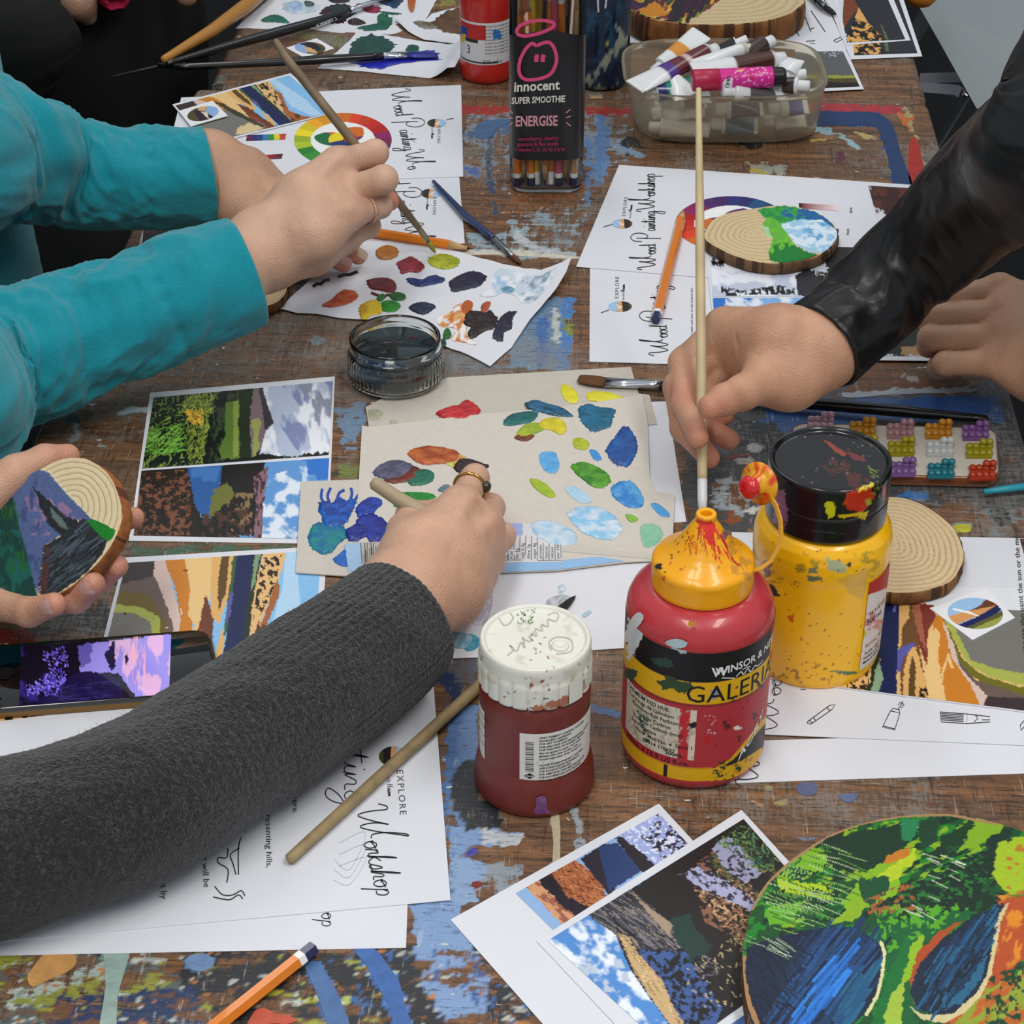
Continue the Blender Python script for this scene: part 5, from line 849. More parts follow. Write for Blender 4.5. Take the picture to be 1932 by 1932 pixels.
b3([(600, 955), (612, 946), (625, 950), (640, 938), (655, 945), (666, 940), (670, 955), (662, 968), (655, 985), (640, 992), (630, 1000), (612, 996), (606, 975)], '0a3a94', '1160c0', .0012); b3([(582, 1008), (592, 990), (610, 985), (632, 988), (650, 995), (652, 1015), (640, 1025), (628, 1040), (612, 1046), (596, 1040), (585, 1028)], '0a6a96', '0a8a88', .001); b3([(652, 1000), (668, 990), (678, 975), (700, 968), (716, 975), (730, 985), (733, 1005), (722, 1022), (700, 1026), (690, 1015), (672, 1022), (655, 1018)], '0c1c7c', '1a34a0', .0012); b3([(672, 958), (684, 945), (700, 938), (718, 942), (722, 952), (712, 962), (702, 975), (690, 970), (684, 982), (674, 974)], '0a2a8c', '1a48b0', .001); b3([(628, 1056), (640, 1046), (652, 1036), (656, 1050), (655, 1068), (640, 1066)], '1a62c0', None)
for q_ in ([(612, 950), (606, 938), (608, 922)], [(622, 948), (618, 935), (624, 920)], [(636, 942), (640, 930), (650, 924)], [(660, 944), (664, 932), (662, 920)], [(668, 946), (678, 932), (692, 926)], [(690, 944), (700, 932)]):
    V_, F_ = ribbon(None, smooth(q_, 4, False), 5, plane_surf(LY*4.4+.0004)); mesh('brush_mark', V_, F_, mat('blue_paint', '1246a4', .4), k3, smooth_=False)
# ============================================================ PENCILS AND BRUSHES
def at(x, y, h): return P(x, y, h)
ORANGE = mat('orange_lacquer', 'd9780f', .35, coat=.3); WOODT = mat('bare_pencil_wood', 'c39a6a', .6); NAVYL = mat('navy_lacquer', '1a2350', .3, coat=.3); WHL = mat('white_lacquer', 'e8e8e6', .35)
def hexa(name, a, b, r, m, parent, n=6, caps=True): 
    V, F = tube_vf([a, b], r, n, caps); return mesh(name, V, F, m, parent, smooth_=(n > 8))
def pencil(label, a, b, r=.0036, body=ORANGE, cap=None, tip=True, group=None, band=WHL):
    """a = blunt end, b = writing end"""
    a = Vector(a); b = Vector(b); L = (b-a).length; d = (b-a)/L
    t = thing('pencil', label, 'pencil', a, group); u = 0
    if cap: hexa('end_cap', a, a+d*.0075, r*1.0, cap, t, 6); hexa('band', a+d*.0075, a+d*.0115, r*1.01, band, t, 6); u = .0115
    e = L-(.02 if tip else 0)
    hexa('body', a+d*u, a+d*e, r, body, t)
    if tip:
        V, F = tube_vf([a+d*e, a+d*(L-.005)], [r*.96, r*.3], 12); mesh('sharpened_wood', V, F, WOODT, t)
        V, F = tube_vf([a+d*(L-.005), b], [r*.3, r*.05], 8); mesh('lead', V, F, mat('graphite', '2a2a2c', .4), t)
    return t
def brush(label, pts, rads, hm, ferrule=None, bristle=None, flat=False, fm=None, bm=None, group=None, extra=None):
    """pts = handle axis from its free end; ferrule/bristle = end points carrying on from it"""
    pts = [Vector(p) for p in pts]; t = thing('paintbrush', label, 'paintbrush', min(pts, key=lambda p: p.z), group)
    # resample
    q = []; R = []
    for i in range(len(pts)-1):
        for k in range(6): s = k/6; q.append(pts[i].lerp(pts[i+1], s)); R.append(rads[i]*(1-s)+rads[i+1]*s)
    q.append(pts[-1]); R.append(rads[-1])
    q = [q[0]-(q[1]-q[0]).normalized()*R[0]*.5]+q; R = [R[0]*.45]+R
    V, F = tube_vf(q, R, 16); h = mesh('handle', V, F, hm, t)
    last = pts[-1]; r = rads[-1]
    if ferrule is not None:
        f = Vector(ferrule); fl = (1.9, .55) if flat else (1, 1)
        c = [last.lerp(f, s) for s in (0, .12, .16, .2, .6, 1)]; rr = [r*1.02, r*1.02, r*.97, r*1.02, r*1.0, r*(1.0 if flat else .8)]
        V, F = tube_vf(c, rr, 24, flat=[(1, 1), (1, 1), (1, 1), (1, 1), ((1+fl[0])/2, (1+fl[1])/2), fl]); mesh('ferrule', V, F, fm or FERR, t)
        if bristle is not None:
            e = Vector(bristle); c = [f.lerp(e, s) for s in (0, .3, .6, .85, 1)]
            w_ = [1, 1.05, 1.02, .9, .75] if flat else [1, 1.15, .95, .55, .1]
            V, F = tube_vf(c, [r*.8*(1.2 if flat else 1)*k for k in w_], 24, flat=[fl if flat else (1, 1)]*5); mesh('bristles', V, F, bm or BRIS, t)
    if extra: extra(t)
    return t
FERR = mat('nickel_ferrule', 'c9ccd2', .18, metal=1); BRIS = mat('brown_bristle', '6a4424', .7, bump=1, bscale=1500, var=.3, vscale=900); BLK = mat('black_lacquer', '0c0c0e', .25, coat=.4); RAWW = mat('raw_beech_handle', 'b39a74', .55, var=.15, vscale=60); BLUEL = mat('blue_lacquer', '14305e', .3, coat=.4)
pencil('orange pencil with navy and white end, lying at the bottom edge of the near table', at(591, 1789, .0042), at(300, 2022, .004), .0039, cap=NAVYL)
pencil('orange pencil lying between the white page and the torn paint palette, behind the ringed hand', at(640, 428, .0058), at(893, 470, .0040), .0040, group=None)
pencil('orange pencil with round blue rubber end, on the right-hand workshop pages', at(1237, 603, .0052), at(1290, 395, .0052), .0038, cap=NAVYL)
brush('blue-handled paintbrush on bare wood between the two stacks of workshop pages', [at(818, 343, .004), at(880, 410, .0045), at(932, 450, .0042)], [.0018, .0033, .0026], BLUEL, at(968, 484, .003), at(984, 498, .0015), bm=BRIS, fm=mat('dull_ferrule', '8c9096', .35, metal=1))
brush('raw wooden paintbrush lying diagonally from the lower-left page to behind the white-lidded jar', [at(547, 1620, .0052), at(700, 1480, .0055), at(905, 1293, .0055), at(1005, 1200, .005)], [.0030, .0033, .0034, .0028], mat('stained_beech_handle', '94805c', .55, var=.25, vscale=90), at(1050, 1158, .004), at(1086, 1124, .002), bm=mat('dark_bristle', '1c1c1e', .6, bump=.8, bscale=1500), fm=mat('dark_ferrule', '6a6d72', .3, metal=1))
brush('flat brown-bristled paintbrush with silver ferrule and long black handle, by the reaching right hand', [at(1862, 791, .007), at(1700, 776, .0075), at(1480, 757, .0065), at(1245, 727, .0045)], [.0030, .0040, .0044, .0034], BLK, at(1142, 721, .0042), at(1092, 714, .004), flat=True)
bw = brush('thin raw wooden paintbrush held by the ringed hand, its tip in the yellow-green dab', [at(521, 78, .168), at(540, 110, .165), at(660, 260, .115), at(745, 373, .070), at(790, 430, .026)], [.0024, .0033, .0036, .0033, .0024], mat('grey_worn_handle', '7d6a52', .55, var=.3, vscale=40), at(808, 456, .012), at(822, 478, .0035), fm=mat('pale_ferrule', '9c9a86', .4, metal=.8), bm=mat('yellow_wet_bristle', '8a8a2a', .5))
brush('fat pale wooden paintbrush handle sticking out of the hand in the charcoal sleeve', [at(706, 911, .072), at(750, 940, .064), at(800, 968, .058), at(860, 985, .034), at(880, 965, .012)], [.0041, .0044, .0046, .0044, .003], mat('pale_beech_handle', 'a8957a', .5, var=.08, vscale=60), at(888, 940, .006), at(892, 925, .003))
tipD = at(1326, 1006, .004); topD = at(1318, 168, .205)
def onD(s): return topD.lerp(tipD, s)
def knot(t): pass
brush('long pale wooden paintbrush with white-painted end held upright behind the red bottle nozzle', [onD(0), onD(.35), onD(.62), onD(.8), onD(.885)], [.0019, .0031, .0033, .0034, .0031], mat('light_wood_handle', 'c4b188', .5, var=.14, vscale=50, stretch=(1, 1, .2)), onD(.955), onD(1.0), fm=mat('white_ferrule', 'd9dcdf', .3), bm=mat('white_bristle', 'd0d3d6', .6))
brush('tan thick-handled paintbrush overhanging the left edge of the far table', [at(309, 112, .02), at(400, 58, .018), at(468, 8, .016), at(520, -30, .01)], [.0036, .0062, .0072, .004], mat('tan_lacquer', 'b07a30', .4, coat=.3), at(560, -58, .006), at(590, -80, .003))
brush('black paintbrush with silver lettering lying across the far top-left palette', [at(316, 120, .016), at(420, 90, .013), at(520, 62, .010), at(600, 40, .008), at(660, 20, .006)], [.0028, .0042, .0050, .0046, .0030], BLK, at(725, -2, .005), at(760, -14, .003), extra=lambda t: text(t, '9 SERIES 7', plane_surf(.0135), (596, 47), (9, -3.6), (2.4, 8), m=mat('silver_ink', 'c4c8cc', .4)))
brush('black paintbrush with a paint-loaded flat blue tip on the far palette sheet', [at(300, 122, .012), at(345, 126, .012), at(440, 122, .011), at(600, 113, .009), at(722, 106, .006)], [.0026, .0032, .0034, .0042, .0036], BLK, at(766, 103, .0045), at(826, 104, .004), flat=True, bm=mat('ultramarine_paint', '111a86', .3, coat=.4))
brush('thin black paintbrush end poking out past the far table into the dark', [at(208, 146, .0), at(260, 134, .006), at(303, 124, .010), at(350, 121, .012)], [.0012, .0016, .0018, .0018], mat('dull_black', '1f1f22', .4))
brush('dark round paintbrush at the top edge beside the big wood slice', [at(1490, -60, .006), at(1520, -20, .006), at(1545, 5, .006)], [.003, .0035, .0035], BLK, at(1556, 14, .006), at(1578, 28, .004), fm=mat('dark_ferrule', '6a6d72', .3, metal=1), bm=mat('dark_bristle', '1c1c1e', .6, bump=.8, bscale=1500))
tag(tube('stirring_stick', [at(1856, 928, .006), at(1900, 922, .006), at(1990, 912, .006)], [.0018, .0024, .0024], mat('turquoise_plastic', '2f98ac', .35)), 'turquoise plastic stick entering from the right edge beside the bead tray', 'stick')
# ============================================================ WOOD SLICES
BARK = mat('bark', vcol=True, rough=.85, bump=1, bscale=260, var=.35, vscale=90, stretch=(1, 1, .25)); SLICE = mat('sanded_wood_face', vcol=True, rough=.55, var=.05, vscale=300)
def slice_(label, pts, h, th, ops, centre, ring=9, surf=None, down=None, ringcol='a8865a', base='d9bf92', barkcol=('6a4526', '8a6238', '4a2f1c'), rough_=.0006, nr=70, na=260, group=None, painted=None, k=1.0):
    s = surf or plane_surf(h+th); q = smooth(pts, 8); c = np.array(s(*centre), float); B = np.array([s(*p) for p in q])
    dn = np.array(down if down is not None else (0, 0, -1.0)); L = len(B); ii = np.linspace(0, L, na, endpoint=False)
    Bn = np.array([B[int(i) % L]*(1-(i % 1))+B[(int(i)+1) % L]*(i % 1) for i in ii])
    base_loc = c+dn*th
    t = thing('wood_slice', label, 'wood slice', tuple(base_loc), group)
    fr = np.linspace(0, 1, nr)**.8; V = np.concatenate([c+(Bn-c)*f for f in fr]); X, Y = px(V)
    C = paint(X, Y, [], (base, 1))[:, :3]
    RR = np.repeat(fr, na); AA = np.tile(np.arange(na)/na*2*np.pi, nr)
    ph = RR*ring+.25*np.sin(AA*3+1)+.2*fbm(X/30, Y/30, 3)*2; rg = (ph % 1)
    dark = np.clip(1-np.abs(rg-.5)/.13, 0, 1)*np.clip(RR*4, 0, 1)
    C = C*(1-.5*dark[:, None])+lin(ringcol)*.5*dark[:, None]; C *= (1-.12*(rg > .5)*(rg < .8))[:, None]
    if ops:
        Cp = paint(X, Y, ops, ('000000', 0)); m = Cp[:, 3:4]; C = C*(1-m)+Cp[:, :3]*m; V = V+np.array([-dn[0], -dn[1], -dn[2]])*(m*.0003*(1+fbm(X/5, Y/5, 2)[:, None]))
        V = V+dn*(dark*rough_)[:, None]*(1-m)
    else: V = V+dn*(dark*rough_)[:, None]
    i = np.arange(nr-1)[:, None]*na+np.arange(na)[None]; j = np.arange(nr-1)[:, None]*na+(np.arange(na)[None]+1) % na
    Fq = np.stack([i, j, j+na, i+na], -1).reshape(-1, 4)
    mesh('painted_face' if ops else 'sawn_face', V, Fq, SLICE, t, cols=C)
    # bark rim and back
    rows = [(0, 1.0), (.04, 1.012), (.3, 1.02), (.6, 1.022), (.9, 1.01), (1, .985)]; V = []; K = []
    for f, sc in rows:
        n = fbm(np.arange(na)/3.0, np.full(na, f*4.0), 4)
        V.append(c+(Bn-c)*(1+(sc-1)*k+(n-.5)*(.03*k if 0 < f < 1 else 0))[:, None]+dn*th*f)
        m = n[:, None]; K.append(lin(barkcol[0])*(1-m)+lin(barkcol[1])*m if f > .03 else np.tile(lin('c29a66'), (na, 1)))
    V = np.concatenate(V); K = np.concatenate(K); mm = fbm(np.tile(np.arange(na)/5.0, 6), np.zeros(6*na), 9)[:, None] > .58; K = np.where(mm, lin(barkcol[2]), K)
    n6 = len(rows); i = np.arange(n6-1)[:, None]*na+np.arange(na)[None]; j = np.arange(n6-1)[:, None]*na+(np.arange(na)[None]+1) % na
    Fq = np.stack([i, i+na, j+na, j], -1).reshape(-1, 4)
    o = mesh('bark', V, [tuple(f) for f in Fq]+[tuple((n6-1)*na+np.arange(na)[::-1])], BARK, t, cols=K)
    return t
def ell(cx, cy, rx, ry, n=16, wob=0, seed=0):
    r = random.Random(seed); return [(cx+rx*(1+r.uniform(-wob, wob))*math.cos(a*2*math.pi/n), cy+ry*(1+r.uniform(-wob, wob))*math.sin(a*2*math.pi/n)) for a in range(n)]
slice_('bare wood slice with fine rings standing right of the yellow bottle', [(1600, 975), (1640, 945), (1690, 938), (1735, 950), (1775, 975), (1805, 1005), (1817, 1040), (1812, 1070), (1790, 1098), (1750, 1112), (1700, 1118), (1650, 1112), (1600, 1095), (1570, 1060), (1575, 1010)], .0022, .0095, None, (1672, 1022), ring=13, ringcol='5e3c1c', base='d8be94', rough_=.0009)
SM = [('P', '1a8a3a', [(1428, 396), (1480, 388), (1540, 402), (1578, 430), (1540, 425), (1500, 420), (1475, 425), (1462, 440), (1450, 420)], 2), ('P', '1c5f9a', [(1480, 392), (1530, 396), (1560, 412), (1582, 440), (1560, 428), (1520, 420), (1470, 408)], 3), ('N', '2fa03c', [(1428, 396), (1500, 390), (1520, 410), (1470, 425)], 8, 6, 0, .5, .05), ('P', '9cc9e8', [(1472, 424), (1510, 414), (1550, 418), (1585, 440), (1575, 470), (1550, 478), (1525, 475), (1500, 460)], 2), ('N', 'd9e8f4', [(1472, 424), (1550, 415), (1585, 440), (1560, 478), (1500, 460)], 12, 7, 0, .46, .1), ('N', '5fa3d8', [(1490, 420), (1560, 420), (1575, 450), (1530, 460)], 10, 6, 20, .56, .08),
      ('P', '5fb03a', [(1446, 410), (1470, 420), (1482, 440), (1500, 462), (1470, 470), (1455, 490), (1450, 470), (1458, 450), (1440, 430)], 3), ('P', 'a8cf9a', [(1435, 425), (1452, 430), (1456, 450), (1445, 445)], 3), ('P', '0f7a2c', [(1462, 462), (1490, 458), (1520, 474), (1545, 482), (1530, 492), (1480, 500), (1452, 492), (1450, 480)], 2), ('N', '6ac02a', [(1446, 410), (1480, 430), (1500, 462), (1455, 480)], 7, 7, 0, .52, .06)]
slice_('small wood slice half painted with green hills and blue sky, on the right-hand pages', [(1330, 438), (1345, 415), (1375, 402), (1420, 394), (1470, 388), (1520, 394), (1555, 410), (1576, 432), (1578, 450), (1560, 472), (1530, 486), (1480, 496), (1430, 494), (1385, 482), (1350, 465), (1332, 452)], .0024, .010, SM, (1420, 440), ring=8, ringcol='8a6a44', base='d3bd92', barkcol=('5f4632', '7a5c40', '46321f'))
slice_('small bare wood slice peeking out below the teal sleeve cuff', [(450, 545), (470, 520), (500, 512), (530, 516), (541, 535), (535, 558), (510, 575), (470, 580), (450, 565)], .001, .008, None, (490, 545), ring=7, base='cdb48e')
LG = [('P', '6a2a1c', [(1180, -40), (1362, -40), (1358, 2), (1335, 20), (1310, 30), (1285, 40), (1255, 38), (1220, 30), (1195, 22)], 3), ('S', ['b0701c', 'c9922a', 'd9a83a', '7a8a2a', '3c5a24', '1c2a1c', '4a1c3a', '5c1830'], [(1185, -35), (1360, -38), (1352, 4), (1320, 24), (1290, 36), (1240, 36), (1195, 22)], 260, 26, 6, -55, 18), ('P', 'c07a1c', [(1200, 14), (1240, 8), (1265, 30), (1225, 32)], 4), ('P', '3a1838', [(1180, 0), (1215, 5), (1222, 16), (1190, 20)], 4), ('S', ['1f1a20', '3a1230'], [(1255, 38), (1275, 0), (1330, -30), (1340, 0), (1300, 34)], 60, 30, 7, -55, 12)]
slice_('very large thick wood slice with an ochre and purple painting, at the top edge', [(1184, 0), (1205, -50), (1270, -80), (1350, -88), (1430, -80), (1490, -50), (1517, -5), (1505, 15), (1470, 32), (1420, 42), (1350, 46), (1290, 44), (1230, 34), (1195, 20)], .0012, .026, LG, (1350, -15), ring=9, base='c9b38c', barkcol=('6f4420', '8f5f30', '4a2c16'), nr=90, na=300, rough_=.0002)
G = ['0b3d1a', '146a22', '2f8a1c', '6fa81a', 'a8c41c', '04301c', '0a2a1a']
BIGO = [('P', '0a4a20', [(1380, 1500), (2150, 1500), (2150, 2150), (1380, 2150)], 0), ('N', '157a20', None, 22, 14, -20, .52, .05), ('N', '7fa818', [(1450, 1560), (1930, 1540), (1932, 1640), (1700, 1720), (1560, 1700), (1480, 1790)], 22, 9, -22, .54, .04), ('N', '052a18', [(1440, 1560), (1960, 1530), (1932, 1740), (1560, 1740), (1440, 1780)], 30, 12, -30, .54, .04),
 ('P', '7fae18', [(1640, 1640), (1720, 1600), (1735, 1620), (1700, 1650), (1690, 1690), (1640, 1710), (1600, 1720), (1590, 1700)], 6), ('P', 'b0c41e', [(1660, 1650), (1725, 1605), (1730, 1618), (1690, 1660), (1640, 1690)], 5), ('P', 'c0741c', [(1655, 1628), (1690, 1605), (1715, 1600), (1715, 1612), (1680, 1630)], 4), ('P', '86ac18', [(1620, 1700), (1640, 1690), (1625, 1730), (1580, 1745), (1560, 1750)], 5),
 ('P', '06301c', [(1580, 1585), (1690, 1555), (1720, 1575), (1690, 1610), (1640, 1640), (1580, 1650), (1545, 1620)], 6), ('P', '0a3a20', [(1735, 1545), (1770, 1545), (1768, 1590), (1740, 1600), (1730, 1570)], 5), ('P', '1a7a4a', [(1697, 1548), (1735, 1545), (1725, 1580), (1705, 1590)], 4), ('P', '0a3316', [(1770, 1585), (1840, 1550), (1850, 1580), (1800, 1600), (1770, 1600)], 6), ('P', '7aa616', [(1840, 1545), (1900, 1556), (1880, 1580), (1840, 1600), (1810, 1610)], 5),
 ('P', '04281a', [(1690, 1680), (1780, 1640), (1880, 1590), (1895, 1620), (1850, 1680), (1840, 1720), (1780, 1740), (1700, 1720)], 7), ('N', '1c6a24', [(1690, 1680), (1880, 1590), (1850, 1700), (1700, 1720)], 9, 6, 0, .58, .04), ('P', '052a1e', [(1860, 1585), (1910, 1565), (1900, 1600), (1870, 1620)], 5), ('P', '9cb81a', [(1880, 1590), (1940, 1580), (1940, 1680), (1900, 1690), (1870, 1650), (1878, 1620)], 5), ('N', 'b0701c', [(1900, 1600), (1940, 1590), (1940, 1690), (1890, 1700)], 12, 9, 0, .6, .05), ('P', '0b4a2a', [(1620, 1660), (1680, 1655), (1670, 1690), (1640, 1710), (1625, 1690)], 5), ('N', '9a5a2a', [(1630, 1700), (1720, 1660), (1730, 1720), (1640, 1730)], 9, 7, 0, .54, .04), ('P', '5fa81e', [(1440, 1720), (1510, 1700), (1500, 1740), (1450, 1750)], 5), ('P', 'a8c41e', [(1460, 1660), (1560, 1670), (1570, 1700), (1520, 1690), (1470, 1680)], 4), ('P', '7ab01a', [(1530, 1600), (1560, 1610), (1550, 1650), (1500, 1640)], 5),
 ('P', '0c5a2c', [(1660, 1740), (1800, 1720), (1850, 1720), (1720, 1790), (1730, 1950), (1640, 1950), (1670, 1840), (1655, 1780)], 5), ('N', '52a01e', [(1650, 1720), (1850, 1700), (1720, 1790), (1670, 1800)], 9, 8, 0, .52, .04), ('P', '0a6a2c', [(1680, 1830), (1710, 1760), (1720, 1800), (1700, 1860), (1670, 1950), (1640, 1950)], 4), ('P', '8ab41c', [(1720, 1780), (1745, 1765), (1740, 1790), (1715, 1850), (1700, 1860)], 4), ('P', '9cb83a', [(1680, 1880), (1705, 1850), (1700, 1940), (1660, 1960)], 4),
 ('P', '0e1c38', [(1408, 1790), (1440, 1776), (1500, 1760), (1560, 1750), (1600, 1750), (1640, 1765), (1660, 1785), (1668, 1815), (1660, 1860), (1640, 1900), (1600, 1950), (1560, 2100), (1400, 2100)], 2), ('S', ['14345e', '1c4a80', '0b1a30', '1a3f66', '143050'], [(1500, 1780), (1600, 1755), (1655, 1785), (1660, 1840), (1630, 1900), (1560, 1980), (1440, 1980)], 230, 90, 6, -52, 5), ('S', ['1f6fc8', '2a80d8', '1a5aa8'], [(1560, 1800), (1600, 1790), (1590, 1860), (1520, 1940), (1490, 1940)], 34, 90, 6, -52, 4), ('S', ['16507a', '1c6080'], [(1600, 1850), (1655, 1820), (1620, 1920), (1580, 1960)], 40, 70, 6, -54, 4), ('S', ['0a1526', '16263e'], [(1412, 1800), (1520, 1770), (1480, 1900), (1420, 1920)], 90, 60, 2.4, 45, 30),
 ('L', 'd8d39a', [(1662, 1780), (1669, 1800), (1664, 1840), (1655, 1880), (1635, 1915)], 6, 2), ('P', 'a8471c', [(1726, 1900), (1715, 1850), (1730, 1800), (1770, 1760), (1820, 1735), (1780, 1770), (1750, 1820), (1732, 1860), (1724, 1905)], 3), ('P', 'b04a1e', [(1880, 1700), (1932, 1690), (1990, 1700), (1960, 1780), (1900, 1850), (1850, 1880), (1880, 1780), (1890, 1730)], 4), ('N', 'd8861e', [(1880, 1690), (1990, 1690), (1960, 1780), (1880, 1850), (1840, 1870)], 14, 30, 30, .6, .1), ('P', '8a9a2a', [(1850, 1870), (1900, 1850), (1990, 1800), (1990, 2000), (1800, 2000), (1800, 1930)], 6), ('N', 'b85a1e', [(1780, 1900), (1990, 1800), (1990, 2000), (1780, 2000)], 30, 10, -40, .56, .08), ('N', '0f3a20', [(1860, 1850), (1990, 1780), (1990, 2000), (1860, 1960)], 12, 12, 0, .54, .04),
 ('P', 'cfc08e', [(1904, 1702), (1888, 1740), (1880, 1790), (1870, 1840), (1850, 1880), (1820, 1912), (1780, 1932), (1740, 1925), (1715, 1900), (1740, 1915), (1790, 1915), (1840, 1870), (1860, 1820), (1868, 1770), (1880, 1730)], 1.5), ('P', '0d2238', [(1896, 1703), (1880, 1740), (1872, 1790), (1862, 1840), (1842, 1875), (1800, 1912), (1760, 1918), (1728, 1900), (1716, 1872), (1735, 1820), (1780, 1770), (1830, 1735)], 2), ('S', ['14446e', '0a1a2c', '1a5a80', '103050'], [(1880, 1720), (1865, 1790), (1840, 1860), (1770, 1905), (1735, 1880), (1760, 1810), (1830, 1750)], 150, 60, 5, -58, 6), ('P', '1f5f80', [(1862, 1800), (1850, 1850), (1810, 1895), (1780, 1905), (1830, 1850)], 4),
 ('S', ['b8c898', '9ac07a', '86a860', '06301c', '0a3a1c', '5a9a3a'], [(1440, 1700), (1470, 1650), (1530, 1600), (1600, 1600), (1620, 1640), (1570, 1720), (1480, 1760)], 110, 70, 1.6, 17, 8), ('S', ['d8e0cc', 'b8c8a8'], [(1730, 1620), (1820, 1600), (1840, 1650), (1740, 1680)], 12, 34, 1.6, 22, 8), ('S', ['a8b89a', '8a9c7c'], [(1400, 1770), (1440, 1750), (1500, 1790), (1450, 1810)], 12, 50, 1.8, 26, 10), ('S', ['c8d0b8'], [(1690, 1720), (1780, 1690), (1760, 1740)], 6, 40, 1.5, 24, 6),
 ('L', 'a37a50', [(1403, 1810), (1403, 1850), (1415, 1900), (1435, 1950)], 9, 3), ('L', 'a07c54', [(1420, 1715), (1450, 1665), (1500, 1620), (1560, 1580), (1620, 1556), (1700, 1541), (1790, 1538), (1880, 1556)], 5, 1.5)]
slice_('big oval wood slice painted with green hills and two dark blue lakes, bottom right corner', [(1401, 1810), (1408, 1760), (1420, 1712), (1448, 1665), (1500, 1618), (1560, 1580), (1620, 1557), (1700, 1541), (1790, 1537), (1880, 1554), (1970, 1590), (2060, 1660), (2100, 1760), (2110, 1880), (2060, 2000), (1960, 2100), (1800, 2150), (1640, 2140), (1520, 2080), (1440, 1985), (1410, 1900)], .003, .012, BIGO, (1740, 1840), ring=10, base='b08a5c', nr=230, na=540, rough_=.0001, k=.25, barkcol=('7a5632', '96703f', '5a3c22'))
# held slice, tilted towards us
R30 = math.radians(28); vb = np.array([0, -CP, SP]); vu = np.array([0, SP, CP]); vr = np.array([1.0, 0, 0])
nF = vb*math.cos(R30)+(-vr*.78+vu*.62)*math.sin(R30); nF /= np.linalg.norm(nF); cF = np.array(P(105, 1000, .085)); sF_ = tilt_surf(cF, nF)
HO = [('P', '4f5f8c', [(70, 885), (90, 890), (130, 935), (178, 983), (160, 985), (145, 980), (115, 1010), (85, 1030), (80, 1060), (75, 1120), (40, 1060), (20, 960), (20, 925)], 1), ('N', '8a6f96', [(40, 900), (100, 930), (160, 985), (100, 1010), (60, 1010)], 16, 12, 50, .5, .12), ('N', '3c4a78', [(20, 900), (70, 900), (80, 1100), (40, 1060)], 14, 20, 0, .55, .1), ('P', '0c3a34', [(-60, 900), (22, 928), (38, 1000), (55, 1060), (74, 1130), (-60, 1150)], 1), ('N', '0f5a50', [(-60, 1000), (40, 1000), (74, 1130), (-60, 1150)], 14, 26, 10, .48, .1), ('N', '1a5a24', [(0, 940), (30, 940), (60, 1080), (10, 1080)], 8, 20, 0, .55, .1),
 ('P', '1c2126', [(61, 917), (90, 942), (110, 962), (128, 975), (148, 983), (125, 1005), (117, 1010), (95, 995), (88, 978), (75, 955), (72, 935)], 2), ('P', '5f6f6c', [(94, 955), (105, 965), (125, 990), (130, 1000), (118, 996), (100, 975)], 2), ('P', '23282c', [(82, 1045), (83, 1030), (110, 1015), (120, 1008), (140, 988), (160, 978), (172, 985), (180, 1000), (203, 1020), (195, 1045), (160, 1085), (110, 1120), (80, 1128), (75, 1100), (80, 1070)], 2), ('S', ['38424c', '15181c', '4a5560', '2a3138'], [(88, 1045), (120, 1015), (160, 985), (200, 1020), (160, 1080), (100, 1118), (82, 1100)], 150, 34, 3.2, -38, 8), ('N', '4a2f2a', [(80, 1030), (95, 1030), (90, 1128), (76, 1128)], 6, 12, 0, .45, .1), ('P', '0f7a20', [(165, 982), (180, 981), (200, 990), (219, 1000), (214, 1015), (205, 1022), (190, 1012), (178, 1000)], 1), ('L', '7ab07a', [(0, 1112), (40, 1128), (74, 1132)], 3, 2)]
slice_('hand-held wood slice painted with a dark ship-like rock before a violet sky', [(75, 886), (110, 868), (150, 864), (185, 878), (210, 905), (225, 940), (229, 975), (222, 1003), (208, 1030), (180, 1066), (140, 1102), (105, 1122), (70, 1132), (30, 1126), (0, 1112), (-25, 1075), (-35, 1020), (-25, 970), (5, 930), (40, 905)], 0, .012, HO, (130, 960), ring=9, surf=sF_, down=tuple(-nF), ringcol='6f5636', base='dcc9a2', barkcol=('7a4420', 'a06430', '5a3018'), rough_=.0003)
# ============================================================ BOTTLES AND JARS
def ringpx(cx, cy, r, z, a0=-89, a1=89, n=24):
    A = np.radians(np.linspace(a0, a1, n)); V = np.stack([cx+r*np.sin(A), cy-r*np.cos(A), np.full(n, TZ+z)], -1); X, Y = px(V); return list(zip(X, Y))
def band(cx, cy, r, z0, z1, col, a0=-95, a1=95, j=0): return ('P', col, ringpx(cx, cy, r, z0, a0, a1)+ringpx(cx, cy, r, z1, a0, a1)[::-1], j)
def ctext(parent, s, cx, cy, r, a0, z0, size, m=None, slope=0, xs=1, bold=0, up=False):
    """lettering wrapped round a cylinder; a0 start angle (deg), size letter height in m; up = reading upwards"""
    def surf(x, y):
        if up: x, y = -y, x
        a = math.radians(a0)+x*size*xs/r; return Vector((cx+r*math.sin(a), cy-r*math.cos(a), TZ+z0+y*size+x*size*slope))
    return text(parent, s, surf, (0, 0), (1, 0), (0, 1), m=m, bold=bold)
BLKI = mat('label_black_ink', '101012', .5); WHI = mat('label_white_ink', 'e6e6e4', .5)
